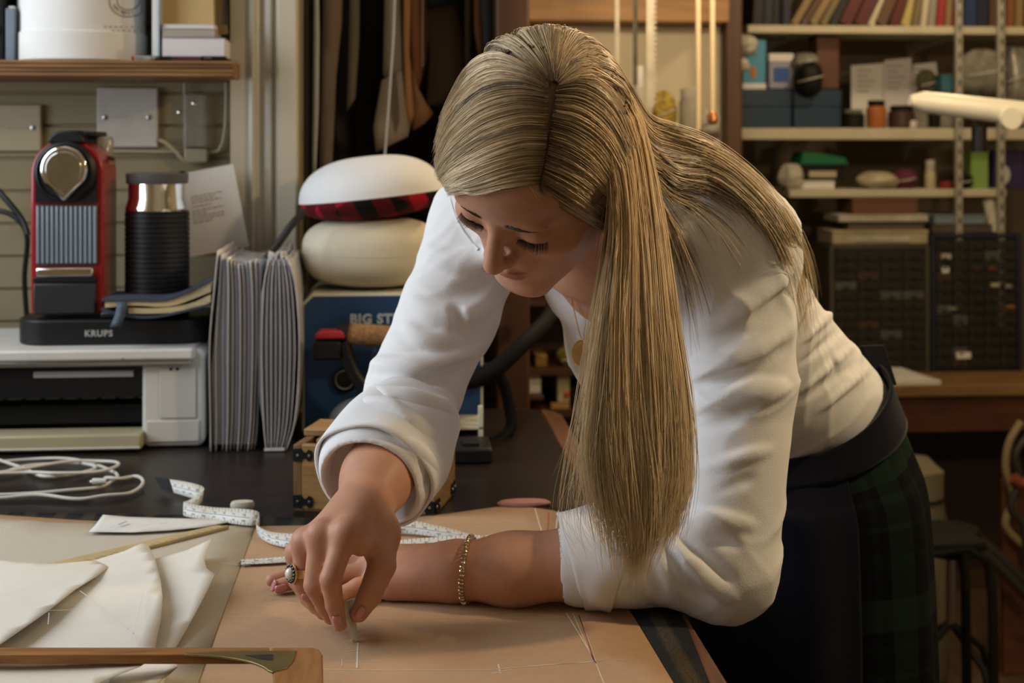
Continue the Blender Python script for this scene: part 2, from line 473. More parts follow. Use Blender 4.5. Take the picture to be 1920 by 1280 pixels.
# stack of paper and books right
y2 = 2.29
X0 = qx(301, y2); 
def slab(name, label, cat, m_cov, m_pg, px0, px1, pt, pb, yf, dep, group=None, cov=0.0015):
    z0, z1 = qz(pb, yf), qz(pt, yf); a, b = qx(px0, yf), qx(px1, yf)
    t = thing(name, label, cat, ((a + b) / 2, yf, z0), group=group); w_ = (b - a) / 2; h = z1 - z0
    B('cover', m_cov, t, -w_, w_, 0, dep, 0, cov, 0.0004); B('cover', m_cov, t, -w_, w_, 0, dep, h - cov, h, 0.0004)
    B('page_block', m_pg, t, -w_ + 0.001, w_ - 0.0015, 0.001, dep - 0.002, cov, h - cov, 0.0003)
    return t
m_page = mat('page_edges', (0.60, 0.57, 0.58), 0.8, var=0.10, vscale=30, stretch=(0.05, 0.05, 18))
m_purple = mat('purple_cover', (0.16, 0.09, 0.20), 0.6)
m_maroon = mat('maroon_cover', (0.10, 0.02, 0.015), 0.6)
m_olive = mat('grey_card', (0.34, 0.31, 0.24), 0.8, var=0.06)
slab('book', 'thin maroon book lying at the bottom of the shelf stack', 'book', m_maroon, m_maroon, 320, 422, 106.5, 112.6, 2.285, 0.15)
slab('catalogue', 'thick white catalogue lying under the grey folder stack', 'book', m_purple, m_page, 303, 422, 70, 106.3, 2.285, 0.15, cov=0.001)
slab('paper_stack', 'stack of grey card lying on the white catalogue', 'paper', m_olive, m_olive, 303, 404, 53, 69.8, 2.295, 0.14)
slab('paper_pad', 'thin pale pad lying on the grey card stack', 'paper', m_white2, m_page, 303, 403, 45, 52.8, 2.30, 0.14, cov=0.0006)
t = thing('manila_folder', 'manila folder leaning upright on the shelf stack', 'folder', (0, 0, 0))
zt = qz(44.8, 2.31)
MB().prism([(qx(301, 2.31), zt), (qx(399, 2.31), zt), (qx(393, 2.31), zt + 0.22), (qx(300, 2.31), zt + 0.22)], 2.325, 2.328, axis='y').build('front_flap', m_tan, t)
MB().prism([(qx(301, 2.31), zt), (qx(401, 2.31), zt), (qx(399, 2.31), zt + 0.225), (qx(300, 2.31), zt + 0.225)], 2.335, 2.338, axis='y').build('back_flap', m_tan, t)
t = thing('cardboard_sheet', 'brown cardboard sheet leaning beside the manila folder', 'card', (0, 0, 0))
MB().prism([(qx(402, 2.32), zt - 0.014), (qx(424, 2.32), zt - 0.014), (qx(410, 2.32), zt + 0.24), (qx(396, 2.32), zt + 0.24)], 2.342, 2.345, axis='y').build('sheet', mat('brown_card', (0.22, 0.15, 0.08), 0.8), t)
MB().tube([(qx(418, 2.30), 2.3395, zt + 0.002), (qx(412, 2.30), 2.3395, zt + 0.21)], 0.002, 6).build('bound_edge', m_dark, t)
# pens
def pen(name, label, pxa, pya, pxb, pyb, yf, m_body, m_tip, clear=False):
    a = Vector((qx(pxa, yf), yf, sz1 + 0.0042)); b = Vector((qx(pxb, yf), yf + 0.004, sz1 + 0.0042))
    t = thing(name, label, 'pen', (a.x, a.y, sz1)); o = Vector((a.x, a.y, sz1)); a -= o; b -= o
    MB().tube([a.lerp(b, 0.0), a.lerp(b, 0.04), a.lerp(b, 0.12)], [0.0012, 0.0038, 0.004], 10).build('cap', m_tip, t)
    MB().tube([a.lerp(b, 0.12), a.lerp(b, 0.95), b], [0.004, 0.004, 0.0028], 10).build('barrel', m_body, t)
    MB().tube([a.lerp(b, 0.15) + Vector((0, -0.004, 0.0005)), a.lerp(b, 0.45) + Vector((0, -0.0048, 0.0005))], 0.0009, 6).build('clip', m_steel, t)
m_clear = mat('clear_plastic', (0.75, 0.75, 0.72), 0.15, trans=0.7)
pen('ballpoint_pen', 'clear ballpoint pen with red end lying on the shelf edge', 246, 108, 290, 108, 2.262, m_clear, m_red)
pen('marker_pen', 'short black marker pen lying on the shelf edge', 281, 105, 322, 105, 2.272, m_black, m_black)
pen('fountain_pen', 'dark pen lying at the right end of the shelf', 375, 106, 424, 110, 2.262, m_black, m_blackm)

# ------------------------------------------------------------------ sockets, cables and note on the boarded wall
YQ = YW - 0.0065
def plate(px0, px1, py0, py1, m, label, th=0.012):
    a, b = qx(px0, YQ), qx(px1, YQ); z0, z1 = qz(py1, YQ), qz(py0, YQ)
    t = thing('wall_socket', label, 'socket', ((a + b) / 2, YQ, z0)); w_ = (b - a) / 2; h = z1 - z0
    B('plate', m, t, -w_, w_, -th, 0, 0, h, 0.0025, 3)
    for s in (-1, 1):
        sc = MB().lathe([(0.0045, 0), (0.0045, 0.001), (0.003, 0.0016)], 16, M=Matrix.Translation((s * w_ * 0.72, -th, h * 0.5)) @ Matrix.Rotation(math.pi / 2, 4, 'X')).build('screw', m_steel, t)
        B('slot', m_blackm, sc, s * w_ * 0.72 - 0.003, s * w_ * 0.72 + 0.003, -th - 0.0019, -th - 0.0015, h * 0.5 - 0.0005, h * 0.5 + 0.0005, 0)
    for s in (-1, 1):
        B('cover_slot', m, t, s * w_ * 0.3 - w_ * 0.24, s * w_ * 0.3 + w_ * 0.24, -th - 0.0012, -th, h * 0.48, h * 0.51, 0.0004)
    return t
m_grey = mat('grey_plate', (0.50, 0.47, 0.43), 0.5, var=0.08, vscale=30)
plate(184, 298, 165, 276, m_grey, 'square off-white blanking plate with two screws on the boarded wall')
plate(-24, 80, 197, 283, m_cream, 'cream socket plate at the left edge behind the coffee machine')
def cable(name, label, pts, r, m, n=60, sides=8):
    c_ = catmull([tuple(p) for p in pts], n)
    b0 = Vector(c_[0]); 
    o = MB().tube([Vector(p) for p in c_], r, sides).build(name, m)
    return tag(o, label, 'cable')
cable('wall_cable', 'cream cable looping from the blanking plate along the wall', [Q(298, 262, 2.448), Q(312, 268, 2.445), Q(330, 285, 2.444), Q(345, 300, 2.446), Q(372, 305, 2.452), Q(385, 297, 2.452)], 0.0032, m_cream)
cable('wall_cable', 'cream cable running level below the plate and up beside the architrave', [Q(205, 283, 2.455), Q(300, 284, 2.455), Q(395, 285, 2.455), Q(414, 275, 2.454), Q(422, 240, 2.454), Q(424, 190, 2.454), Q(424, 150, 2.454)], 0.0030, m_cream)
cable('wall_cable', 'thin cream cable hanging straight down from the shelf', [Q(346, 150, 2.452), Q(346, 220, 2.452), Q(348, 300, 2.452)], 0.0022, m_cream)
cable('wall_cable', 'black cable curving down at the left edge of the coffee machine', [Q(-30, 330, 2.40), Q(10, 372, 2.38), Q(40, 410, 2.37), Q(52, 440, 2.36)], 0.0052, m_black)
cable('wall_cable', 'black flex bending behind the red coffee machine', [Q(-30, 392, 2.42), Q(20, 402, 2.41), Q(50, 440, 2.40), Q(46, 520, 2.40), Q(50, 592, 2.40)], 0.0045, m_black)
tr_ = thing('cable_trunking', 'clear plastic cable cover screwed under the shelf', 'trunking', (qx(370, YQ), YQ, qz(305, YQ)))
hh = qz(146, YQ) - qz(305, YQ)
m_film = mat('clear_film', (0.80, 0.76, 0.62), 0.12, trans=0.75, ior=1.2)
MB().prism(rrect(-0.022, 0.018, -0.02, 0.0, 0.006), 0.028, hh - 0.03).build('cover', m_film, tr_)
B('end_box', m_cream, tr_, -0.02, 0.02, -0.02, 0, 0, 0.025, 0.003)
for z in (hh - 0.045, hh - 0.06):
    MB().lathe([(0.004, 0), (0.004, 0.002), (0.002, 0.003)], 14, M=Matrix.Translation((-0.03 if z < hh - 0.05 else -0.002, -0.0201 if z > hh - 0.05 else 0, z)) @ Matrix.Rotation(math.pi / 2, 4, 'X')).build('screw', m_chrome, tr_)

YN = 2.344
note = thing('pinned_note', 'white note with faint lines of writing leaning on the architrave', 'note', (0, 0, 0))
cn = [Q(343, 325, YN), Q(437, 307, YN), Q(467, 462, YN), Q(356, 482, YN)]
MB().add([c_ + Vector((0, dy, 0)) for dy in (0, 0.0006) for c_ in cn], [(0, 1, 2, 3), (7, 6, 5, 4), (0, 4, 5, 1), (1, 5, 6, 2), (2, 6, 7, 3), (3, 7, 4, 0)]).build('sheet', m_white2, note, smooth=False)
rows = []
rt = (cn[1] - cn[0]).normalized(); dn = (cn[3] - cn[0])
for k, (s, L) in enumerate(((0.30, 0.66), (0.335, 0.5), (0.37, 0.62), (0.42, 0.42), (0.47, 0.66), (0.505, 0.3), (0.54, 0.66), (0.575, 0.66), (0.61, 0.42))):
    wl = (cn[1] - cn[0]).length * L * 0.95
    p = cn[0] + dn * s + rt * ((cn[1] - cn[0]).length * 0.12 + wl / 2) + Vector((0, -0.0002, 0))
    rows.append((p, rt, -dn, wl, 0.0022))
printed_lines(note, rows, m_faint)

# ------------------------------------------------------------------ printer
YP_ = 2.135
pr = thing('printer', 'white inkjet printer with black front opening under the coffee machine', 'printer', (0, 0, 0))
a0 = qx(-210, YP_); a1 = qx(383, YP_)
ztop = qz(655, YP_)
xr0 = qx(266, YP_)
def pz(py): return qz(py, YP_)
MB().prism(rrect(xr0, a1, TZ + 0.002, ztop, 0.012), YP_, YP_ + 0.27, axis='y').build('right_housing', m_white, pr, bevel=0.006, seg=3)
B('left_housing', m_white, pr, a0, a0 + 0.05, YP_, YP_ + 0.27, TZ + 0.002, ztop, 0.005)
B('rear_housing', m_white, pr, a0 + 0.05, xr0, YP_ + 0.12, YP_ + 0.27, TZ + 0.002, ztop, 0.002)
B('front_recess', m_black, pr, a0 + 0.05, xr0, YP_ + 0.06, YP_ + 0.119, TZ + 0.002, ztop, 0.001)
B('scanner_lid', m_white, pr, a0, qx(366, YP_), YP_ - 0.018, YP_ + 0.25, pz(672), ztop + 0.003, 0.004, 3)
B('lid_underlip', m_steel, pr, a0 + 0.004, qx(360, YP_), YP_ - 0.014, YP_ + 0.05, pz(683), pz(672.4), 0.002)
B('control_strip', m_black, pr, a0 + 0.05, qx(292, YP_), YP_ + 0.004, YP_ + 0.059, pz(745), pz(684), 0.002)
B('label_bar', mat('printer_grey', (0.32, 0.32, 0.31), 0.5), pr, qx(62, YP_), qx(250, YP_), YP_ + 0.001, YP_ + 0.0038, pz(706), pz(694), 0.001)
B('front_flap', mat('off_white_panel', (0.56, 0.54, 0.49), 0.45), pr, qx(275, YP_), qx(374, YP_), YP_ - 0.003, YP_ - 0.0002, pz(828), pz(788), 0.002)
B('side_door', mat('off_white_panel', (0.5, 0.5, 0.5)), pr, qx(300, YP_), qx(368, YP_), YP_ - 0.0025, YP_ - 0.0002, pz(784), pz(690), 0.002)
for k in range(9):
    xa = qx(-40 + 36 * k, YP_)
    B('paper_roller', m_white, pr, xa, xa + 0.021, YP_ + 0.052, YP_ + 0.0595, pz(757), pz(753.5), 0.0005)
B('feed_slot', m_blackm, pr, a0 + 0.05, qx(262, YP_), YP_ + 0.03, YP_ + 0.0595, pz(800), pz(762), 0.002)
B('paper_tray', m_cream, pr, a0 + 0.03, qx(270, YP_), YP_ - 0.028, YP_ + 0.029, TZ + 0.004, pz(806), 0.003)
B('tray_groove', m_white, pr, a0 + 0.04, qx(269, YP_), YP_ - 0.0295, YP_ - 0.0275, pz(832), pz(829), 0.0005)
for px in (318, 330):
    B('sensor_window', m_black, pr, qx(px, YP_), qx(px + 6, YP_), YP_ - 0.0032, YP_ - 0.0026, pz(694), pz(689), 0.0005)
MB().lathe([(0.0014, 0), (0.0014, 0.001)], 10, M=Matrix.Translation((qx(235, YP_), YP_ - 0.0181, pz(668))) @ Matrix.Rotation(math.pi / 2, 4, 'X')).build('indicator_light', m_red, pr)

# ------------------------------------------------------------------ coffee machine
YC = 2.165
ZB = ztop + 0.003
cm = thing('coffee_machine', 'red and black capsule coffee machine with chrome drop badge on the printer', 'coffee machine', (qx(122, YC), YC, ZB))
def cxp(px, y=None): return qx(px, YC if y is None else y) - cm.location.x
def czp(py, y=None): return qz(py, YC if y is None else y, 120) - ZB
def arch(x0, x1, z0, z1, r=None, n=12):
    r = r or (x1 - x0) / 2
    pts = [(x0, z0), (x1, z0)]
    for k in range(n + 1):
        a = math.pi / 2 * k / n; pts.append((x1 - r + r * math.cos(a), z1 - r + r * math.sin(a)))
    for k in range(n + 1):
        a = math.pi / 2 + math.pi / 2 * k / n; pts.append((x0 + r + r * math.cos(a), z1 - r + r * math.sin(a)))
    return pts
z588 = czp(592)
base = MB().prism([(x_, y_) for x_, y_ in rrect(cxp(22), cxp(384), 0.0, 0.17, 0.05, 8)], 0, czp(600)).build('base_tray', m_black, cm, bevel=0.003)
text_obj('maker_name', 'KRUPS', 0.0135, mat('silver_print', (0.42, 0.40, 0.37), 0.5), base, (cxp(185), -0.0004, czp(626)), bold=0.0003, space=1.1)
bx0, bx1 = cxp(52), cxp(190)
MB().prism(arch(bx0, bx1, z588, czp(262), 0.052), 0.016, 0.120, axis='y').build('red_shell', m_red, cm, bevel=0.004, seg=3)
MB().prism(arch(bx0 + 0.009, bx1 - 0.009, czp(380), czp(268), 0.046), 0.008, 0.0155, axis='y').build('front_panel', m_black, cm, bevel=0.002)
RB = Matrix.Rotation(math.pi / 2, 4, 'X')
bc = (cxp(120), 0.008, czp(322))
MB().lathe([(0.044, 0), (0.047, 0.002), (0.045, 0.006), (0.041, 0.008), (0.040, 0.004)], 40, M=Matrix.Translation(bc) @ RB).build('badge_surround', m_black, cm)
def drop(s, n=28):
    pts = []
    for k in range(n + 1):
        a = math.radians(-38 + (256) * k / n); pts.append((bc[0] + s * math.cos(a), bc[2] + 0.004 + s * math.sin(a)))
    pts.append((bc[0], bc[2] - s * 1.28)); return pts
o = MB().prism(drop(0.0355), -0.004, 0.0055, axis='y').build('chrome_badge', m_chrome, cm, bevel=0.004, seg=4)
MB().prism(drop(0.027), -0.0062, -0.0042, axis='y').build('badge_face', mat('mirror_face', (0.62, 0.63, 0.60), 0.12, 1.0, bump=0.3, bscale=25), o, bevel=0.0015)
lv = MB().prism([(cxp(85), czp(268)), (cxp(158), czp(268)), (cxp(150), czp(252)), (cxp(135), czp(244)), (cxp(105), czp(246)), (cxp(90), czp(255))], 0.008, 0.12, axis='y').build('lever', m_black, cm, bevel=0.003)
B('lever_handle', m_black, lv, cxp(140), cxp(168), 0.05, 0.13, czp(256), czp(246), 0.002)
m_ribs = mat('smoky_ribbed_plastic', (0.20, 0.25, 0.30), 0.18, spec=0.8)
m_smoke = mat('smoky_backing', (0.03, 0.035, 0.04), 0.3)
gx0, gx1 = cxp(64), cxp(180)
tank = B('cup_bay', m_smoke, cm, gx0, gx1, 0.010, 0.0158, czp(498), czp(384), 0.001)
for k in range(13):
    xx = gx0 + (gx1 - gx0) * (k + 0.5) / 13
    MB().tube([(xx, 0.0095, czp(494)), (xx, 0.0095, czp(387))], 0.0026, 8).build('rib', m_ribs, tank)
B('chrome_spout_rail', m_chrome, cm, cxp(66), cxp(174), 0.002, 0.0155, czp(519), czp(502), 0.003, 3)
B('drip_grid', m_black, cm, cxp(60), cxp(178), 0.004, 0.0155, czp(530), czp(520), 0.001)
B('capsule_bin', mat('charcoal_plastic', (0.016, 0.016, 0.018), 0.5), cm, cxp(60), cxp(178), 0.004, 0.0155, czp(590), czp(531), 0.003)
MB().lathe([(0.014, 0), (0.014, 0.03), (0.011, 0.034)], 20, M=Matrix.Translation((cxp(197, 2.27), 0.10, czp(296, 2.27)))).build('tank_filler', m_clear, cm)
B('water_tank', mat('amber_tank', (0.36, 0.20, 0.12), 0.2, trans=0.3), cm, bx1 - 0.002, cxp(216, 2.28), 0.065, 0.118, z588, czp(298, 2.27), 0.006, 3)
MB().lathe([(0.006, 0), (0.007, 0.003), (0.006, 0.007)], 14, M=Matrix.Translation((cxp(214, 2.28), 0.085, czp(301, 2.28)))).build('tank_knob', m_black, cm)

# ------------------------------------------------------------------ milk frother
yf = 2.245
fr = thing('milk_frother', 'black ribbed milk frother with chrome band and grey lid', 'milk frother', (qx(295, yf), yf, ZB + czp(600)))
R = (qx(355, yf) - qx(234, yf)) / 2
def fz(py): return qz(py, yf, 295) - fr.location.z
prof = [(R * 0.93, 0.0), (R, 0.004)]
zz = 0.006; z_end = fz(394)
while zz < z_end - 0.004:
    prof += [(R, zz), (R, zz + 0.0052), (R - 0.0017, zz + 0.006), (R - 0.0017, zz + 0.0072)]; zz += 0.0078
prof += [(R, z_end - 0.001), (R - 0.001, z_end)]
MB().lathe(prof, 48).build('ribbed_body', m_black, fr)
MB().lathe([(R - 0.001, z_end), (R * 0.985, z_end + 0.004), (R * 0.90, fz(372)), (R * 0.90, fz(342)), (R * 0.86, fz(340))], 48).build('chrome_band', m_chrome, fr)
MB().lathe([(R * 0.93, fz(344)), (R * 0.96, fz(341)), (R * 0.96, fz(331)), (R * 0.97, fz(329)), (R * 0.97, fz(325.5)), (R * 0.9, fz(324)), (R * 0.3, fz(323))], 48).build('lid', mat('grey_lid', (0.09, 0.085, 0.08), 0.5), fr)
MB().lathe([(0.0045, 0), (0.0045, 0.003)], 12, M=Matrix.Translation((R * 0.8, -0.01, fz(323.5)))).build('lid_button', m_black, fr)

# ------------------------------------------------------------------ notebook with ribbon on the tray
nb = thing('notebook', 'thick navy notebook with cream pages and ribbon beside the frother', 'notebook', (0, 0, 0))
yn = 2.125
m_navy = mat('navy_cloth_cover', (0.035, 0.045, 0.07), 0.7, var=0.1)
m_pg = mat('cream_pages', (0.50, 0.40, 0.22), 0.8, var=0.22, vscale=40, stretch=(0.05, 0.05, 25))
def wave_slab(name, top, bot, yA, yB, m, parent):
    n = 24; tp = catmull([(qx(px, yn), qz(py, yn, px)) for px, py in top], n); bt = catmull([(qx(px, yn), qz(py, yn, px)) for px, py in bot], n)
    MB().prism([tuple(p) for p in bt] + [tuple(p) for p in tp[::-1]], yA, yB, axis='y').build(name, m, parent, angle=50)
ZT = ZB + czp(600)
wave_slab('cover', [(190, 561), (250, 560), (320, 558), (395, 524)], [(190, 565), (250, 565), (320, 562), (395, 529)], yn, yn + 0.12, m_navy, nb)
wave_slab('page_block', [(196, 565.2), (250, 565.2), (320, 562.4), (394, 529.4)], [(196, 577), (250, 573), (320, 574), (394, 548)], yn + 0.003, yn + 0.118, m_pg, nb)
wave_slab('page_block', [(240, 578), (290, 578.5), (350, 571), (394, 553)], [(240, 588), (290, 588), (350, 583), (394, 567)], yn + 0.003, yn + 0.118, m_pg, nb)
wave_slab('cover', [(190, 578), (240, 590), (300, 590), (394, 569)], [(190, 583), (240, 595), (300, 595), (394, 573)], yn, yn + 0.12, m_navy, nb)
MB().grid([[P_ + Vector((dx, dy, 0)) for dx, dy in ((-0.008, 0), (0.008, 0))] for P_ in (Q(228, 566, yn - 0.001), Q(229, 574, yn - 0.004), Q(226, 590, yn - 0.006), Q(220, 604, yn - 0.009), Q(216, 613, yn - 0.010))]).build('ribbon', mat('ribbon_blue', (0.05, 0.07, 0.10), 0.6), nb, solid=0.0008)
MB().box(qx(175, yn), qx(215, yn), yn + 0.045, yn + 0.075, ZT, ZT + 0.012).build('pen_loop', m_black, nb, bevel=0.004)

# ------------------------------------------------------------------ concertina files
m_pvc = mat('frosted_file_plastic', (0.50, 0.50, 0.53), 0.35, spec=0.6, var=0.08)
m_pvc2 = mat('frosted_file_edge', (0.55, 0.55, 0.57), 0.3, spec=0.7)
def leaf(parent, pts, y0_, dep, m, th=0.0011, name='sleeve'):
    c_ = catmull(pts, 14)
    rows_ = []
    for i, (x_, z_) in enumerate(c_):
        rows_.append([Vector((x_ + 0.002 * math.sin(3 * k + i * 0.3), y0_ + dep * k / 4, z_)) for k in range(5)])
    return MB().grid(rows_).build(name, m, parent, solid=th)
yfl = 2.10
fa = thing('concertina_file', 'fanned frosted plastic file standing beside the printer', 'file', (0, 0, 0))
bots = [394, 404, 417, 424, 431, 438, 445, 451, 458, 464, 470, 476]
tops = [(410, 470), (417, 478), (420, 490), (428, 484), (434, 488), (441, 492), (448, 496), (455, 496), (463, 492), (470, 490), (480, 488), (488, 490)]
for i, (b_, t_) in enumerate(zip(bots, tops)):
    y_ = yfl + 0.004 * (i % 3)
    mid = [390, 402, 415, 425, 434, 441, 448, 456, 464, 471, 478, 484][i]
    leaf(fa, [(qx(b_, y_), TZ + 0.0012), (qx((b_ + mid) / 2, y_), qz(790, y_)), (qx(mid, y_), qz(650, y_)), (qx((mid + t_[0]) / 2 + 1, y_), qz(540, y_)), (qx(t_[0], y_), qz(t_[1], y_))], y_, 0.21, m_pvc if i % 3 else m_pvc2)
fb_ = thing('concertina_file', 'bulging frosted plastic file standing beside the blue steam box', 'file', (0, 0, 0))
for i in range(9):
    u = i / 8.0; y_ = yfl - 0.004 + 0.002 * (i % 2)
    b_ = 499 + 37 * u; m_ = 488 + 71 * u; t_ = 506 + 36 * u; tz_ = 488 - 14 * math.sin(math.pi * u) * (i % 2)
    leaf(fb_, [(qx(b_, y_), TZ + 0.0012), (qx(m_ + (b_ - m_) * 0.35, y_), qz(790, y_)), (qx(m_, y_), qz(660, y_)), (qx(m_ + (t_ - m_) * 0.3, y_), qz(545, y_)), (qx(t_, y_), qz(tz_, y_))], y_, 0.21, m_pvc if i not in (0, 8) else m_pvc2, 0.0014)
m_fill = mat('file_gap_filler', (0.36, 0.36, 0.39), 0.6, var=0.12, vscale=30, stretch=(14, 1, 0.5))  # pale filler blocks added between the leaves to lighten the dark gaps
MB().prism([(qx(px, yfl), qz(py, yfl)) for px, py in ((398, 838), (474, 838), (480, 700), (484, 560), (484, 496), (418, 488), (406, 560), (394, 700))], yfl + 0.012, yfl + 0.20, axis='y').build('gap_filler', m_fill, fa)
MB().prism([(qx(px, yfl), qz(py, yfl)) for px, py in ((498, 838), (532, 838), (548, 760), (555, 660), (550, 560), (538, 496), (506, 496), (486, 560), (481, 660), (486, 760))], yfl + 0.009, yfl + 0.20, axis='y').build('gap_filler', m_fill, fb_)
for i, (px0, px1) in enumerate(((500, 516), (524, 540))):
    MB().add([Q(px0, 497, yfl), Q(px1, 497, yfl), Q(px1 - 2, 474, yfl + 0.02), Q(px0 + 4, 470, yfl + 0.02)], [(0, 1, 2, 3)]).build('index_tab', m_pvc2, fb_, smooth=False, solid=0.001)
MB().box(qx(496, yfl), qx(534, yfl), yfl - 0.006, yfl - 0.004, TZ + 0.002, TZ + 0.006).build('base_strip', m_pvc2, fb_)
st = catmull([tuple(p) for p in (Q(500, 484, 2.15), Q(525, 452, 2.16), Q(548, 420, 2.17), Q(572, 395, 2.18))], 20)
tag(MB().tube([Vector(p) for p in st], 0.006, 8).build('strap', m_black), 'black strap running from the bulging file up to the cushion', 'strap')

# ------------------------------------------------------------------ blue steam generator, iron and cushions
YI = 2.20
sg = thing('steam_generator', 'white cased steam generator with blue front panel under the cushions', 'steam generator', (0, 0, 0))
sa, sb = qx(566, YI), qx(906, YI); sz = qz(550, YI, 620)
m_case = mat('cream_case', (0.60, 0.57, 0.46), 0.4, var=0.04)
m_blue = mat('blue_panel', (0.012, 0.055, 0.16), 0.4, var=0.08, vscale=8)
c = 0.016
MB().prism([(sa, TZ + 0.006), (sb, TZ + 0.006), (sb, sz - c), (sb - c, sz), (sa + c, sz), (sa, sz - c)], YI, YI + 0.205, axis='y').build('case', m_case, sg, bevel=0.004, seg=3)
g = 0.0045
pn = MB().prism([(sa + g, TZ + 0.012), (sb - g, TZ + 0.012), (sb - g, sz - c - 0.002), (sb - c - 0.002, sz - g), (sa + c + 0.002, sz - g), (sa + g, sz - c - 0.002)], YI - 0.003, YI - 0.0002, axis='y').build('front_panel', m_blue, sg)
m_pw = mat('pale_print', (0.42, 0.50, 0.55), 0.6)
text_obj('panel_lettering', 'BIG STEAM', 0.021, m_pw, pn, Q(656, 599, YI - 0.0034), bold=0.0010, align='LEFT', space=1.1)
text_obj('panel_lettering', 'A', 0.018, mat('blue_print', (0.10, 0.20, 0.32), 0.6), pn, Q(703, 662, YI - 0.0034))
text_obj('panel_lettering', 'C', 0.016, mat('blue_print', (0.1, 0.2, 0.32)), pn, Q(597, 791, YI - 0.0034))
tp_ = [Q(597 + 16 * math.cos(a_), 791 + 16 * math.sin(a_), YI - 0.0034) for a_ in np.linspace(0, 2 * math.pi, 25)]
MB().tube(tp_, 0.0006, 5).build('emblem_ring', mat('blue_print', (0.1, 0.2, 0.32)), pn)
for px in (580, 893):
    MB().lathe([(0.010, 0), (0.012, 0.003), (0.012, 0.006)], 14, M=Matrix.Translation((qx(px, YI), YI + 0.02, TZ))).build('foot', m_black, sg)
# iron rest tray of the generator
ry = 2.10
B('iron_rest', m_case, sg, qx(840, ry), qx(906, ry), ry, YI - 0.004, qz(806, ry, 870), qz(800, ry, 870), 0.001)
B('rest_bracket', m_case, sg, qx(897, ry), qx(906, ry), ry, ry + 0.01, TZ + 0.001, qz(762, ry, 870), 0.001)
MB().lathe([(0.02, 0), (0.02, 0.004), (0.016, 0.006)], 24, M=Matrix.Translation(Q(646, 712, YI - 0.0034)) @ RB).build('pressure_dial', m_black, sg)
MB().tube([Q(646 + 17 * math.cos(a_), 712 + 17 * math.sin(a_), YI - 0.010) for a_ in np.linspace(0, 2 * math.pi, 29)], 0.0014, 6).build('dial_rim', m_steel, sg)

ir = thing('steam_iron', 'steam iron with cork handle and red button before the blue panel', 'iron', (0, 0, 0))
yi = 2.135
m_cork = mat('cork', (0.26, 0.135, 0.055), 0.8, var=0.35, vscale=180, bump=0.2, bscale=220)
hd = [Q(px, py, yi + 0.002 * k) for k, (px, py) in enumerate(((646, 626), (660, 626), (690, 628), (730, 631), (780, 634), (812, 638)))]
MB().tube(hd, [0.013, 0.0165, 0.017, 0.0165, 0.0155, 0.0145], 20).build('cork_handle', m_cork, ir)
MB().tube([Q(630, 620, yi), Q(652, 624, yi)], [0.013, 0.0165], 18).build('handle_collar', m_black, ir)
B('button_housing', m_black, ir, qx(587, yi), qx(640, yi), yi - 0.016, yi + 0.016, qz(673, yi, 615), qz(637, yi, 615), 0.004, 3)
MB().prism([(qx(590, yi), qz(637, yi)), (qx(650, yi), qz(637, yi)), (qx(649, yi), qz(626, yi)), (qx(640, yi), qz(620, yi)), (qx(602, yi), qz(621, yi)), (qx(592, yi), qz(628, yi))], yi - 0.016, yi + 0.014, axis='y').build('red_button', mat('red_matte', (0.42, 0.02, 0.03), 0.5), ir, bevel=0.004, seg=3)
MB().tube([Q(642, 640, yi), Q(650, 668, yi), Q(664, 700, yi), Q(690, 735, yi)], [0.013, 0.012, 0.011, 0.013], 12).build('handle_post', m_black, ir)
MB().tube([Q(806, 640, yi), Q(812, 680, yi), Q(806, 740, yi)], [0.012, 0.011, 0.013], 12).build('handle_post', m_black, ir)
# boat shaped body and sole plate
zb0 = qz(812, yi, 720); 
def boat(s, n=30):
    xa, xb = qx(612, yi), qx(852, yi); pts = []
    for k in range(n + 1):
        u = k / n; ww = 0.052 * s * (max(0.0, 1 - (1 - u) ** 2.4) ** 0.6 if u < 1 else 1); pts.append((xa + (xb - xa) * (0.5 + (u - 0.5) * s), yi - ww))
    for k in range(n, 0, -1):
        u = k / n; ww = 0.052 * s * max(0.0, 1 - (1 - u) ** 2.4) ** 0.6; pts.append((xa + (xb - xa) * (0.5 + (u - 0.5) * s), yi + ww))
    return pts
MB().prism(boat(1.0), zb0, zb0 + 0.016).build('sole_plate', m_steel, ir, bevel=0.001)
def dome(parent):
    rows_ = []
    for k in range(9):
        s = math.cos(k / 8 * math.pi / 2 * 0.96); z = zb0 + 0.0165 + 0.042 * math.sin(k / 8 * math.pi / 2)
        rows_.append([Vector((x_, y_, z)) for x_, y_ in boat(max(0.12, 0.97 * s ** 0.6))])
    return MB().grid(rows_, closed=True).build('body', mat('grey_iron_body', (0.14, 0.15, 0.16), 0.45), parent)
dome(ir)
B('rest_foot', m_black, ir, qx(700, yi), qx(800, yi), yi - 0.03, yi + 0.03, TZ + 0.001, zb0 - 0.0002, 0.003)
# hose and flex of the iron
hs = catmull([tuple(p) for p in (Q(812, 690, 2.15), Q(870, 715, 2.14), Q(930, 690, 2.16), Q(985, 640, 2.2), Q(1025, 600, 2.3), Q(1045, 560, 2.45))], 40)
tag(MB().tube([Vector(p) for p in hs], 0.0135, 12).build('steam_hose', mat('hose_rubber', (0.004, 0.004, 0.005), 0.75, spec=0.15)), 'thick black steam hose rising behind the woman', 'hose')
hs = catmull([tuple(p) for p in (Q(905, 690, 2.19), Q(935, 700, 2.19), Q(952, 750, 2.19), Q(958, 800, 2.18), Q(930, 828, 2.16), Q(880, 832, 2.14))], 40)
tag(MB().tube([Vector(p) for p in hs], 0.0095, 10).build('power_flex', mat('hose_rubber', (0.004, 0.004, 0.005))), 'black flex looping down beside the steam generator', 'cable')
B0 = thing('foot_switch', 'small black box lying beside the oak box', 'switch', (qx(885, 1.99), 1.99, TZ))
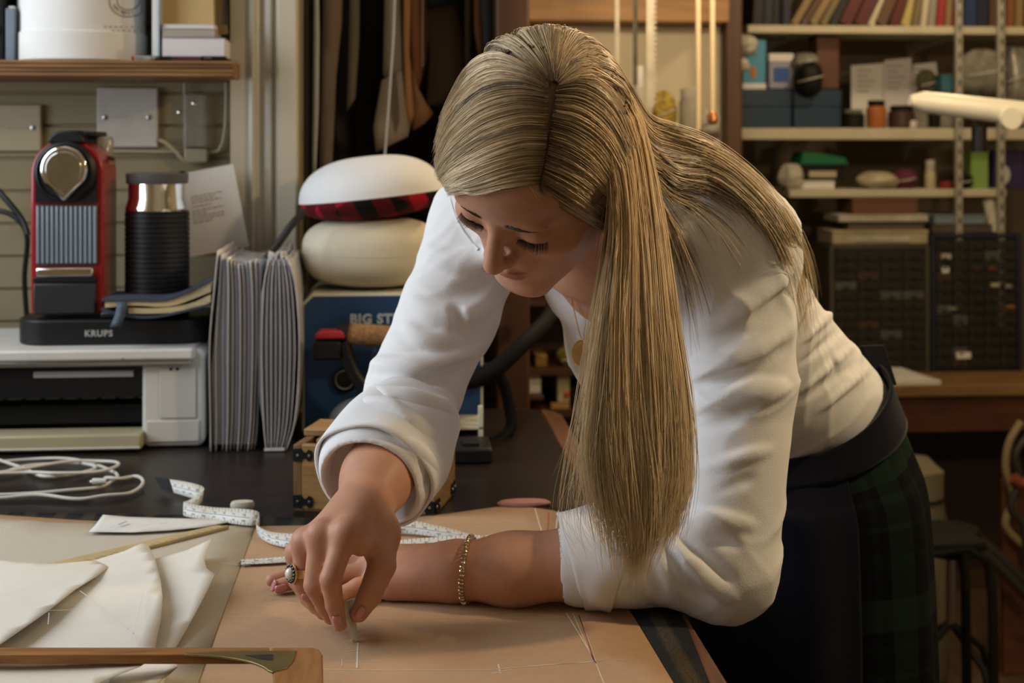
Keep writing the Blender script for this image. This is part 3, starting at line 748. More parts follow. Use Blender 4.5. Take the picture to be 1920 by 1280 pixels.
B('case', m_black, B0, -0.03, 0.03, 0, 0.09, 0, 0.022, 0.004, 3); B('rocker', m_blackm, B0, -0.012, 0.012, 0.02, 0.05, 0.022, 0.026, 0.001)

# cushions
def super_lathe(rx, hz_up, hz_dn, n=16, p=2.6):
    prof = []
    for k in range(2 * n + 1):
        a = -math.pi / 2 + math.pi * k / (2 * n); h = hz_up if a > 0 else hz_dn
        prof.append((rx * abs(math.cos(a)) ** (2 / p) + 0.0005, h * math.copysign(abs(math.sin(a)) ** (2 / p), a)))
    return prof
yc = 2.305
m_calico = mat('cream_calico', (0.60, 0.55, 0.42), 0.85, var=0.04, vscale=12, bump=0.1, bscale=300)
m_wcot = mat('white_cotton', (0.72, 0.72, 0.72), 0.85, var=0.03, vscale=12, bump=0.1, bscale=300)
zc0 = qz(552, yc, 690)
pu = thing('tailors_cushion', 'plump cream calico pressing cushion on the steam generator', 'cushion', (qx(697, yc), yc, sz + 0.0005))
hcu = (qz(407, yc, 690) - sz) / 2
MB().lathe(super_lathe(0.114, hcu, hcu - 0.0005, p=2.9), 56, M=Matrix.Translation((0, 0, hcu))).build('stuffed_body', m_calico, pu)
MB().tube([(0.1145 * math.cos(a), 0.1145 * math.sin(a), hcu) for a in np.linspace(0, 2 * math.pi, 60)], 0.0007, 5).build('seam', m_calico, pu)
def check_mat(name, size, ca, cb, cc, axes='XY'):
    m = bpy.data.materials.new(name); m.use_nodes = True; nt = m.node_tree; b = nt.nodes['Principled BSDF']
    b.inputs['Roughness'].default_value = 0.9; b.inputs['Specular IOR Level'].default_value = 0.2
    tc = nt.nodes.new('ShaderNodeTexCoord'); sp = nt.nodes.new('ShaderNodeSeparateXYZ'); nt.links.new(tc.outputs['Object'], sp.inputs[0])
    outs = []
    for expr in (('X', 'Z', 0.35), ('Y', 'Z', 1.2)):
        ma = nt.nodes.new('ShaderNodeMath'); ma.operation = 'MULTIPLY_ADD'; nt.links.new(sp.outputs[expr[1]], ma.inputs[0]); ma.inputs[1].default_value = expr[2]; nt.links.new(sp.outputs[expr[0]], ma.inputs[2])
        md = nt.nodes.new('ShaderNodeMath'); md.operation = 'WRAP'; nt.links.new(ma.outputs[0], md.inputs[0]); md.inputs[1].default_value = 0; md.inputs[2].default_value = size
        gt = nt.nodes.new('ShaderNodeMath'); gt.operation = 'GREATER_THAN'; nt.links.new(md.outputs[0], gt.inputs[0]); gt.inputs[1].default_value = size / 2
        outs.append(gt)
    ad = nt.nodes.new('ShaderNodeMath'); ad.operation = 'ADD'; nt.links.new(outs[0].outputs[0], ad.inputs[0]); nt.links.new(outs[1].outputs[0], ad.inputs[1])
    dv = nt.nodes.new('ShaderNodeMath'); dv.operation = 'DIVIDE'; nt.links.new(ad.outputs[0], dv.inputs[0]); dv.inputs[1].default_value = 2
    r = nt.nodes.new('ShaderNodeValToRGB'); r.color_ramp.interpolation = 'CONSTANT'
    e = r.color_ramp.elements; e[0].color = (*ca, 1); e[0].position = 0; e[1].color = (*cb, 1); e[1].position = 0.3
    k = e.new(0.8); k.color = (*cc, 1)
    nt.links.new(dv.outputs[0], r.inputs['Fac']); nt.links.new(r.outputs['Color'], b.inputs['Base Color'])
    return m
m_plaid = check_mat('buffalo_check_wool', 0.058, (0.36, 0.012, 0.022), (0.10, 0.006, 0.010), (0.008, 0.006, 0.006))
zs = qz(367, yc, 690)
ck = thing('tailors_cushion', 'white topped pressing cushion with red and black check underside', 'cushion', (qx(697, yc), yc, zs))
ck.rotation_euler = (0, math.radians(-6), 0)
zs += 0.0
up = [(0.1195 * math.cos(a) ** 0.75 + 0.0004, 0.066 * math.sin(a)) for a in np.linspace(0, math.pi / 2 * 0.995, 16)]
dn = [(0.1195 * math.cos(a) ** 0.55 + 0.0004, -0.036 * math.sin(a)) for a in np.linspace(math.pi / 2 * 0.995, 0, 16)]
MB().lathe(up, 56, cap=True).build('white_top', m_wcot, ck)
MB().lathe(dn, 56, cap=True).build('check_underside', m_plaid, ck)
MB().tube([(0.1198 * math.cos(a), 0.1198 * math.sin(a), 0) for a in np.linspace(0, 2 * math.pi, 60)], 0.0009, 5).build('seam', m_wcot, ck)

# ------------------------------------------------------------------ oak box with black corner irons
ob_a, ob_b = T(550, 957), T(815, 970)
ang = math.atan2(ob_b.y - ob_a.y, ob_b.x - ob_a.x)
ob = thing('oak_box', 'small oak box with black iron corner brackets on the dark table', 'box', (ob_a.x, ob_a.y, TZ), ang)
L = (ob_b - ob_a).length; H = 0.083; D = 0.115
m_oak = mat('oak', (0.42, 0.25, 0.095), 0.5, col2=(0.26, 0.14, 0.05), vscale=16, stretch=(0.7, 5, 9), detail=6)
m_oak2 = mat('oak_end', (0.24, 0.125, 0.05), 0.55, col2=(0.14, 0.07, 0.03), vscale=16, stretch=(9, 5, 0.8))
th = 0.011
B('front_board', m_oak, ob, th, L - th, 0, th, 0.003, H, 0.0008)
B('back_board', m_oak, ob, th, L - th, D - th, D, 0.003, H, 0.0008)
for x_ in (0, L - th): B('end_board', m_oak2 if x_ == 0 else m_oak, ob, x_, x_ + th, 0, D, 0.003, H, 0.0008)
B('bottom_board', m_oak, ob, 0.002, L - 0.002, 0.002, D - 0.002, 0, 0.003, 0.0005)
lid = B('lid', m_oak, ob, -0.004, L + 0.004, D * 0.45, D + 0.004, H, H + 0.009, 0.0015)
B('lid', m_oak, ob, 0.03, L + 0.004, 0.0, D * 0.40, H, H + 0.008, 0.0015)
def bracket(parent, M):
    pts = [(0, -0.0075), (0.010, -0.0085), (0.013, -0.004), (0.017, -0.0035), (0.020, -0.0075), (0.0245, -0.006), (0.026, 0), (0.0245, 0.006), (0.020, 0.0075), (0.017, 0.0035), (0.013, 0.004), (0.010, 0.0085), (0, 0.0075)]
    o = MB().prism(pts, -0.0016, 0.0, axis='y', M=M).build('corner_iron', m_blackm, parent)
    mbn = MB()
    for x_ in (0.006, 0.021): mbn.lathe([(0.0018, 0), (0.0012, 0.0009)], 10, M=M @ Matrix.Translation((x_, -0.0016, 0)) @ RB)
    mbn.build('nails', m_steel, o)
for z in (0.012, H - 0.013):
    bracket(ob, Matrix.Translation((0, 0, z)))
    bracket(ob, Matrix.Translation((L, 0, z)) @ Matrix.Scale(-1, 4, (1, 0, 0)))
    bracket(ob, Matrix.Translation((L, 0, z)) @ Matrix.Rotation(math.pi / 2, 4, 'Z'))
    bracket(ob, Matrix.Translation((L, D, z)) @ Matrix.Rotation(math.pi / 2, 4, 'Z') @ Matrix.Scale(-1, 4, (1, 0, 0)))

# ------------------------------------------------------------------ hanging card patterns in the recess
ZR = 1.80
def card(label, poly, Y, m, bend=0.012, ph=0.0, lean=0.0, rail=True):
    pts = [(q.x, q.z) for q in (Q(px, py, Y) for px, py in poly)]
    v, f = cdt(dense(pts, 0.03), 0.03)
    x0 = min(p[0] for p in v); x1 = max(p[0] for p in v)
    zb_ = min(p[1] for p in v)
    t = thing('card_pattern', label, 'pattern', ((x0 + x1) / 2, Y, zb_), group='card patterns hanging in the dark recess')
    mb = MB(); mb.add([(a - (x0 + x1) / 2, bend * math.sin(5 * (b - zb_) + ph) + lean * (a - x0) + 0.15 * (a - x0) ** 2 / max(0.02, x1 - x0), b - zb_) for a, b in v], f)
    mb.build('sheet', m, t, solid=0.0022)
    MB().tube([((max(p[0] for p in v) + min(p[0] for p in v)) / 2 - (x0 + x1) / 2, bend * math.sin(5 * (max(p[1] for p in v) - zb_) + ph), max(p[1] for p in v) - zb_ - 0.005), (0, 0, ZR - zb_)], 0.0008, 5).build('hanging_string', m_cable, t)
def cm_(name, c_): return mat(name, c_, 0.75, var=0.08, vscale=10)
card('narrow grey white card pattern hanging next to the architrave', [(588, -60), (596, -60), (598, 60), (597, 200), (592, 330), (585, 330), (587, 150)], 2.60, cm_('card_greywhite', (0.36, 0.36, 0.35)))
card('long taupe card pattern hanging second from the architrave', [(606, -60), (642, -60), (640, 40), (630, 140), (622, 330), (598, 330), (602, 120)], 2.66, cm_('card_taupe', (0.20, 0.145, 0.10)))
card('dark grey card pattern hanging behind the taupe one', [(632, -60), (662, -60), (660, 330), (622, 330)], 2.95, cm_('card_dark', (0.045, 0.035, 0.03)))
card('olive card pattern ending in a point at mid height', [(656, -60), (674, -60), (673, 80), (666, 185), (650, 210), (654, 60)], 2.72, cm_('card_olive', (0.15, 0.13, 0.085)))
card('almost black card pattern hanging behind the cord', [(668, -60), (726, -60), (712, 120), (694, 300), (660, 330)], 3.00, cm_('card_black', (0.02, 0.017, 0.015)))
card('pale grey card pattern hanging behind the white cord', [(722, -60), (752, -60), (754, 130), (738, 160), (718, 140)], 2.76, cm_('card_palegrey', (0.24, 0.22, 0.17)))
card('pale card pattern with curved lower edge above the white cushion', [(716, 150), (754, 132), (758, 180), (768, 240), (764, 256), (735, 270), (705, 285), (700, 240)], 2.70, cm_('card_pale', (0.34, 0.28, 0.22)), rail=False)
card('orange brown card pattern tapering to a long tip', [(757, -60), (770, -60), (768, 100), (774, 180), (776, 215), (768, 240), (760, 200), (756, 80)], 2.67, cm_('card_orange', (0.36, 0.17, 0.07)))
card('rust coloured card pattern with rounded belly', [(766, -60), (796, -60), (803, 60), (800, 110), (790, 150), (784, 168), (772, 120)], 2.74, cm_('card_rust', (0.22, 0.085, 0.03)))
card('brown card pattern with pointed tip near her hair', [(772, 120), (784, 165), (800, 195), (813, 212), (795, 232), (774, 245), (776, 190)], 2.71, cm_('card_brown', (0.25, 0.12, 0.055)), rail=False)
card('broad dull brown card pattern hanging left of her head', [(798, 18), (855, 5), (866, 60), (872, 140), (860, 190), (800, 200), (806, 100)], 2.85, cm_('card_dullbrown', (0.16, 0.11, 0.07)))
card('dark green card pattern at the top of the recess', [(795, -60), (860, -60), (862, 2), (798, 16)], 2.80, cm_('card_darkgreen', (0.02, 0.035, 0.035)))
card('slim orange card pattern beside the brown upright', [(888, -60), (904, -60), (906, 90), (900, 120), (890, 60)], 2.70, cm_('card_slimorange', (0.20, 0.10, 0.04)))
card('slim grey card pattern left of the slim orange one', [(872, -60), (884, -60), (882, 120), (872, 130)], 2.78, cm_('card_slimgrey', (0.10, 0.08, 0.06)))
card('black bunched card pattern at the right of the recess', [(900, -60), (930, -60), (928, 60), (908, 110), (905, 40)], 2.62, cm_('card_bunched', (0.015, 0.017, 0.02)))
rl = thing('hanging_rail', 'steel rail carrying the card patterns above the frame', 'rail', (0, 0, 0))
MB().tube([(xt1 + 0.001, 2.80, ZR + 0.008), (xc1 - 0.001, 2.80, ZR + 0.008)], 0.008, 10).build('bar', m_steel, rl)
for x_ in (xt1 + 0.05, xc1 - 0.05):
    MB().tube([(x_, 2.80, ZR + 0.016), (x_, 2.80, ZC - 0.001)], 0.004, 8).build('hanger', m_steel, rl)
tag(MB().tube([Q(742, -70, 2.52), Q(738, 60, 2.52), Q(730, 180, 2.51), Q(721, 296, 2.50)], 0.0022, 8).build('plumb_line', mat('cord_grey', (0.5, 0.53, 0.55), 0.6)), 'thin white cord hanging in front of the card patterns', 'cord')
# ------------------------------------------------------------------ sheets lying on the table
def sheet(name, label, cat, poly, m, th=0.0005, base=0.0, step=0.02, part='sheet', smooth_n=0, parent=None, power=2.0):
    """poly: (px,py,h) outline points, h above the table top; interior height is interpolated"""
    out = np.array([(p[0], p[1], p[2] if len(p) > 2 else base) for p in poly], float)
    n = len(out); dn_ = []
    for i in range(n):
        a, b = out[i], out[(i + 1) % n]; k = max(1, int(math.hypot(*(b - a)[:2]) / 14))
        for j in range(k): dn_.append(a + (b - a) * j / k)
    out = np.array(dn_)
    W_ = np.array([T(p[0], p[1], p[2]) for p in out])
    v, f = cdt([(q[0], q[1]) for q in W_], step)
    mb = MB(); vs = []
    for a, b in v:
        dd = np.hypot(W_[:, 0] - a, W_[:, 1] - b); j = int(dd.argmin())
        if dd[j] < 1e-5: z = W_[j, 2]
        else:
            wgt = 1 / dd ** power; z = (wgt * W_[:, 2]).sum() / wgt.sum()
        vs.append((a, b, z))
    # relax the interior so that the sheet bends smoothly
    fixed = np.array([np.min(np.hypot(W_[:, 0] - a, W_[:, 1] - b)) < 1e-5 for a, b in v])
    zz_ = np.array([p[2] for p in vs]); ea = np.array([(t[i], t[(i + 1) % 3]) for t in f for i in range(3)])
    for _ in range(60):
        acc = np.zeros(len(zz_)); cnt = np.zeros(len(zz_))
        for i_, j_ in ((0, 1), (1, 0)):
            np.add.at(acc, ea[:, i_], zz_[ea[:, j_]]); np.add.at(cnt, ea[:, i_], 1)
        zz_ = np.where(fixed, zz_, acc / np.maximum(cnt, 1))
    vs = [(p[0], p[1], z) for p, z in zip(vs, zz_)]
    cx_ = sum(p[0] for p in vs) / len(vs); cy_ = sum(p[1] for p in vs) / len(vs); zm = min(p[2] for p in vs)
    if parent is None:
        parent = thing(name, label, cat, (cx_, cy_, zm))
    mb.add([(a - parent.location.x, b - parent.location.y, z - parent.location.z) for a, b, z in vs], f)
    o = mb.build(part, m, parent, solid=th, soff=1.0)
    # make the faces look upwards
    if sum(p.normal.z for p in o.data.polygons) < 0: o.data.flip_normals()
    return parent

def strokes(parent, name, lines, m, h, wd=0.0011):
    """chalk or pencil lines lying h above the table"""
    mb = MB()
    for ln in lines:
        pts = [T(px, py, h) for px, py in ln[:-1]] if isinstance(ln[-1], float) else [T(px, py, h) for px, py in ln]
        w_ = ln[-1] if isinstance(ln[-1], float) else wd
        for a, b in zip(pts[:-1], pts[1:]):
            t = (b - a).normalized(); s = Vector((-t.y, t.x, 0)) * w_ / 2
            mb.add([q - parent.location for q in (a - s, b - s, b + s, a + s)], [(0, 1, 2, 3)])
    return mb.build(name, m, parent, smooth=False)

def tweed_mat():
    m = bpy.data.materials.new('dark_tweed'); m.use_nodes = True; nt = m.node_tree; b = nt.nodes['Principled BSDF']
    b.inputs['Roughness'].default_value = 0.95; b.inputs['Specular IOR Level'].default_value = 0.15
    tc = nt.nodes.new('ShaderNodeTexCoord')
    def wave(scale, rot, dist):
        mp = nt.nodes.new('ShaderNodeMapping'); mp.inputs['Rotation'].default_value = (0, 0, rot); nt.links.new(tc.outputs['Object'], mp.inputs[0])
        wv = nt.nodes.new('ShaderNodeTexWave'); wv.inputs['Scale'].default_value = scale; wv.inputs['Distortion'].default_value = dist; wv.inputs['Detail'].default_value = 2
        wv.inputs['Detail Scale'].default_value = 3
        nt.links.new(mp.outputs[0], wv.inputs[0]); return wv
    w1 = wave(8.5, 0, 0.4); w2 = wave(150, 0.9, 6); 
    r = nt.nodes.new('ShaderNodeValToRGB'); e = r.color_ramp.elements
    e[0].position = 0.55; e[0].color = (0.022, 0.024, 0.028, 1); e[1].position = 0.85; e[1].color = (0.062, 0.050, 0.032, 1)
    nt.links.new(w1.outputs['Fac'], r.inputs['Fac'])
    r2 = nt.nodes.new('ShaderNodeValToRGB'); r2.color_ramp.elements[0].color = (0.45, 0.45, 0.45, 1); r2.color_ramp.elements[1].color = (1.5, 1.5, 1.5, 1)
    nt.links.new(w2.outputs['Fac'], r2.inputs['Fac'])
    mx = nt.nodes.new('ShaderNodeMix'); mx.data_type = 'RGBA'; mx.blend_type = 'MULTIPLY'; mx.inputs[0].default_value = 1.0
    nt.links.new(r.outputs['Color'], mx.inputs[6]); nt.links.new(r2.outputs['Color'], mx.inputs[7])
    nt.links.new(mx.outputs[2], b.inputs['Base Color'])
    bp = nt.nodes.new('ShaderNodeBump'); bp.inputs['Strength'].default_value = 0.5; bp.inputs['Distance'].default_value = 0.001
    nt.links.new(w2.outputs['Fac'], bp.inputs['Height']); nt.links.new(bp.outputs['Normal'], b.inputs['Normal'])
    return m
m_tweed = tweed_mat()
m_kraft = mat('kraft_card', (0.45, 0.285, 0.165), 0.75, var=0.035, vscale=90, bump=0.03, bscale=500)
m_pale = mat('pale_pattern_paper', (0.50, 0.455, 0.365), 0.75, var=0.02, vscale=60)
m_patt = mat('cream_pattern_card', (0.72, 0.685, 0.60), 0.7, var=0.02, vscale=60)
m_chalk = mat('chalk_line', (0.66, 0.56, 0.45), 0.9)
m_redl = mat('red_pencil', (0.35, 0.09, 0.05), 0.9)

cl = sheet('tweed_cloth', 'dark striped tweed cloth lying under the kraft card', 'cloth',
           [(-260, 955), (60, 962), (300, 966), (420, 968), (620, 974), (800, 966), (1000, 950), (1062, 955), (1150, 1045), (1255, 1120), (1286, 1170), (1334, 1290), (1360, 1400), (-260, 1400)], m_tweed, th=0.0013, step=0.05)
# frayed fringe along the far edge of the cloth
fr_ = MB(); rr = random.Random(5)
for k in range(420):
    px = -40 + 660 * k / 420; py = 963 + 12 * k / 420
    p = T(px, py, 0.0012) - cl.location; a = rr.uniform(-0.5, 0.5)
    fr_.tube([p, p + Vector((0.003 * a, 0.004, 0.001)), p + Vector((0.006 * a, 0.007 + rr.uniform(0, 0.003), -0.0008))], 0.0004, 3)
fr_.build('fringe', m_tweed, cl)['kind'] = 'stuff'
kr = sheet('kraft_card', 'large tan kraft card with chalk lines spread under her arms', 'card',
           [(-260, 966), (0, 966), (150, 976), (300, 984), (470, 987), (560, 986), (640, 983), (740, 975), (850, 962), (930, 951), (990, 951), (1040, 958), (1085, 985), (1140, 1080), (1190, 1160), (1265, 1285), (1320, 1400), (-260, 1400)], m_kraft, th=0.0007, base=0.0016, step=0.06)
HK = 0.0025
strokes(kr, 'chalk_lines', [
    [(430, 1156), (640, 1158), (860, 1159), (1060, 1157), 0.0007], [(600, 1254), (720, 1256), (920, 1255), (1020, 1246), (1120, 1240), 0.0010],
    [(671, 1204), (669, 1252), 0.0016], [(640, 1222), (704, 1216), 0.0006], [(645, 1240), (712, 1240), 0.0005], [(641, 1234), (641, 1247), 0.0007],
    [(934, 1244), (938, 1262), 0.0014], [(921, 1262), (960, 1254), 0.0010], [(671, 1213), (690, 1213), 0.0009],
    [(1062, 1149), (1090, 1195), (1117, 1242), (1134, 1285), 0.0011], [(1074, 1149), (1095, 1198), (1116, 1242), 0.0008], [(1084, 1150), (1108, 1212), (1118, 1244), 0.0005],
    [(1003, 953), (1012, 985), (1020, 1008), 0.0015], [(1047, 957), (1043, 985), (1040, 1008), 0.0015], [(830, 992), (930, 983), (1080, 976), 0.0005],
    [(1100, 1240), (1135, 1238), 0.0010], [(980, 1250), (1170, 1235), 0.0004]], m_chalk, HK)
strokes(kr, 'red_pencil_lines', [[(1029, 960), (1028, 985), (1025, 1004), 0.0014], [(1085, 1152), (1100, 1195), (1114, 1236), 0.0010]], m_redl, HK)

ps = sheet('pattern_paper', 'pale grey pattern paper sheet covering the left of the table', 'paper',
           [(-260, 975), (-20, 972, 0.006), (60, 976, 0.007), (90, 980, 0.004), (200, 983), (350, 985), (478, 986), (440, 1090), (405, 1185), (368, 1290), (330, 1400), (-260, 1400)], m_pale, th=0.0005, base=0.0027, step=0.05)
strokes(ps, 'pencil_lines', [[(-20, 994), (70, 999), 0.0006], [(395, 1052), (470, 1060), 0.0005]], m_chalk, 0.0052)

HP = 0.0038
pB = sheet('pattern_piece', 'pattern piece with notched right edge under the curved piece', 'pattern',
           [(150, 1100), (230, 1068, HP), (300, 1046, 0.008), (350, 1032, 0.014), (398, 1010, 0.024), (389, 1030, 0.022), (383, 1050, 0.021), (388, 1066, 0.022), (403, 1077, 0.024), (390, 1105, 0.021), (372, 1140, 0.016), (350, 1180, 0.010), (330, 1214, 0.006), (300, 1300, HP), (150, 1300, HP)],
           m_patt, base=HP, step=0.015, power=2.5)
pA = sheet('pattern_piece', 'large curved pattern piece with an open dart at the left', 'pattern',
           [(-90, 1070, 0.006), (60, 1070, 0.007), (120, 1060, 0.010), (180, 1050, 0.013), (232, 1034, 0.015), (265, 1019, 0.020), (278, 1022, 0.021), (291, 1048, 0.023), (301, 1085, 0.026), (305, 1120, 0.026), (302, 1160, 0.021), (292, 1210, 0.014), (270, 1300, 0.010), (-90, 1300, 0.0075)],
           m_patt, base=0.008, step=0.013, power=2.5)
sheet(None, None, None, [(-90, 1052, 0.012), (0, 1050, 0.013), (40, 1053, 0.014), (110, 1057, 0.0155), (178, 1051, 0.0145), (205, 1062, 0.0165), (182, 1080, 0.0215), (140, 1106, 0.0245), (92, 1144, 0.0245), (70, 1160, 0.024), (2, 1207, 0.022), (-90, 1266, 0.018)],
      m_patt, base=0.014, step=0.013, power=2.5, part='dart_flap', parent=pA)
strokes(pA, 'pencil_lines', [[(150, 1107), (210, 1152), (262, 1197), 0.0008], [(90, 1144), (160, 1142), (235, 1132), 0.0005], [(270, 1108), (252, 1180), (247, 1200), 0.0006], [(243, 1175), (222, 1203), 0.0005], [(92, 1148), (90, 1170), 0.0006]], m_white2, 0.0275)
pD = sheet('pattern_piece', 'small bright pattern corner in front of the wooden square', 'pattern',
           [(210, 1236, 0.014), (330, 1240, 0.018), (333, 1251, 0.020), (318, 1264, 0.019), (296, 1279, 0.017), (270, 1300, 0.013), (200, 1320, 0.012)], m_patt, base=0.012, step=0.015)
pC = sheet('pattern_piece', 'bright pattern piece curling up at the lower left corner', 'pattern',
           [(-90, 1232, 0.024), (100, 1236, 0.024), (277, 1240, 0.026), (262, 1250, 0.027), (230, 1262, 0.026), (182, 1282, 0.022), (140, 1310, 0.018), (-90, 1320, 0.018)], m_patt, base=0.02, step=0.015)

rc = sheet('receipt', 'small white printed slip lying by the wooden ruler', 'paper',
           [(166, 997, 0.0075), (178, 985, 0.0072), (193, 965, 0.0095), (240, 969, 0.0068), (300, 971, 0.0062), (430, 974, 0.0062), (428, 979, 0.0062), (380, 988, 0.0062), (320, 994, 0.0065), (250, 998, 0.0068)], m_white2, th=0.0003, base=0.0062, step=0.015)
strokes(rc, 'printed_lines', [[(222, 983), (238, 977), 0.0035], [(300, 981), (316, 980), 0.0012], [(340, 985), (352, 984), 0.0012], [(280, 990), (300, 990), 0.0008], [(205, 989), (216, 985), 0.0010], [(262, 985), (280, 984), 0.0006]], m_faint, 0.0105)

# wooden ruler
ru = thing('wooden_ruler', 'thin wooden ruler lying across the pale pattern paper', 'ruler', tuple(T(250, 1020, 0.0035)))
m_ruler = mat('boxwood', (0.52, 0.40, 0.20), 0.45, var=0.12, vscale=10, stretch=(4, 4, 4))
hu = 0.0075
q = [T(70, 1060, hu), T(128, 1062, hu), T(430, 985, hu), T(404, 984, hu)]
zz0 = TZ + 0.0036
vs = [Vector((p.x, p.y, zz0)) - ru.location for p in q] + [p - ru.location for p in q]
MB().add(vs, [(3, 2, 1, 0), (4, 5, 6, 7), (0, 1, 5, 4), (1, 2, 6, 5), (2, 3, 7, 6), (3, 0, 4, 7)]).build('stick', m_ruler, ru, bevel=0.0005)
tk = MB()
for k in range(24):
    u = (k + 0.5) / 24; a = q[1].lerp(q[2], u); b = q[0].lerp(q[3], u); e = a.lerp(b, 0.35 if k % 2 else 0.22); a2 = a.lerp(b, 0.06)
    t_ = (q[2] - q[1]).normalized() * 0.0006; up_ = Vector((0, 0, 0.0002))
    tk.add([p + up_ - ru.location for p in (a2 - t_, a2 + t_, e + t_, e - t_)], [(0, 1, 2, 3)])
tk.build('scale_marks', m_ink, ru, smooth=False)

# tailor's square of wood with brass gusset
HS0, HS1 = 0.0285, 0.0365
sq = thing('tailors_square', 'wooden tailors square with brass gusset at the near table edge', 'square', tuple(T(560, 1240, HS0)))
m_sq = mat('amber_wood', (0.36, 0.165, 0.05), 0.35, col2=(0.20, 0.08, 0.022), vscale=12, stretch=(1.2, 9, 9), detail=5)
m_sq2 = mat('amber_wood_arm', (0.36, 0.18, 0.06), 0.35, col2=(0.22, 0.095, 0.028), vscale=12, stretch=(9, 1.2, 9), detail=5)
m_brass = mat('aged_brass', (0.30, 0.24, 0.10), 0.38, 0.85, var=0.15, vscale=25)
L0 = sq.location
def sp_(px, py, h): return T(px, py, h) - L0
def slab_px(name, pts, h0, h1, m, bevel=0.0008):
    top_ = [sp_(px, py, h1) for px, py in pts]; n = len(pts)
    lo_ = [Vector((p.x, p.y, p.z - (h1 - h0))) for p in top_]
    mb = MB().add(lo_ + top_, [tuple(range(n))[::-1], tuple(range(n, 2 * n))] + [(i, (i + 1) % n, n + (i + 1) % n, n + i) for i in range(n)])
    o = mb.build(name, m, sq, bevel=bevel)
    return o
slab_px('long_arm', [(-120, 1227), (505, 1227), (505, 1213), (-120, 1213)], HS0, HS1, m_sq)
slab_px('short_arm', [(513, 1420), (613, 1420), (606, 1262), (605, 1226), (598, 1216), (588, 1213), (508, 1213), (508, 1228), (512, 1262)], HS0, HS1, m_sq2, 0.0015)
br = catmull([(505, 1258), (495, 1250), (470, 1240), (430, 1232), (390, 1228), (345, 1226)], 16)
slab_px('brass_gusset', [(345, 1224), (420, 1220), (556, 1219), (550, 1238), (538, 1252), (511, 1259)] + [tuple(p) for p in br[1:]], HS1 - 0.001, HS1 + 0.0008, m_brass, 0.0003)
slab_px('gusset_slot', [(460, 1228), (512, 1226), (512, 1237), (490, 1235)], HS1 + 0.0008, HS1 + 0.0011, m_dark, 0)

# tape measure
tpx = [(304, 917, 290, 895), (335, 926, 330, 900), (362, 934, 362, 906), (379, 937, 382, 914), (372, 947, 374, 926), (352, 957, 353, 938), (344, 966, 345, 941), (370, 972, 372, 947), (400, 975, 402, 951), (440, 982, 442, 953), (470, 985, 474, 956), (486, 983, 486, 962), (482, 993, 481, 976),
       (485, 1005, 483, 985), (505, 1018, 505, 996), (540, 1026, 540, 1000), (600, 1029, 600, 1002), (680, 1018, 680, 990), (740, 1000, 740, 972), (820, 1006, 820, 985), (885, 1014, 885, 1001), (905, 1020, 906, 1005), (885, 1026, 885, 1003), (800, 1030, 800, 1008), (740, 1036, 740, 1014), (690, 1046, 690, 1026), (620, 1054, 620, 1040), (555, 1053, 555, 1042), (500, 1056, 500, 1046), (452, 1058, 452, 1049)]
tm = thing('tape_measure', 'white tape measure winding behind her hands over the kraft card', 'tape measure', tuple(T(480, 1000)))
HB = 0.0055
lo = catmull([tuple(T(a, b, HB)) for a, b, c_, d_ in tpx], 420); hi = []
for a, b, c_, d_ in tpx:
    dd = FPX * (EYE - TZ - HB) / (b - HOR); hi.append(tuple(P(c_, d_, dd * 1.012)))
hi = catmull(hi, 420)
ho = catmull([(T(905, 1018, HB).x, T(905, 1018, HB).y, TZ + HB)] + [tuple(T(px, py, HB)) for px, py in ((950, 1014), (1000, 1017), (1056, 1026))], 60)
m_tape = mat('tape_white', (0.70, 0.70, 0.66), 0.5)
def ribbon(lo_, hi_, name='ribbon'):
    return MB().grid([[Vector(a) - tm.location, Vector(b) - tm.location] for a, b in zip(lo_, hi_)]).build(name, m_tape, tm, solid=0.0004)
ribbon(lo, hi)
ho2 = [(a[0] + 0.004, a[1] + 0.010, a[2] + 0.006) for a in ho]
ribbon(ho, ho2)
SEG = {'0': 'abcdef', '1': 'bc', '2': 'abged', '3': 'abgcd', '4': 'fgbc', '5': 'afgcd', '6': 'afgedc', '7': 'abc', '8': 'abcdefg', '9': 'abcdfg'}
SL = {'a': ((0, 2), (1, 2)), 'b': ((1, 2), (1, 1)), 'c': ((1, 1), (1, 0)), 'd': ((0, 0), (1, 0)), 'e': ((0, 1), (0, 0)), 'f': ((0, 2), (0, 1)), 'g': ((0, 1), (1, 1))}
tick = MB()
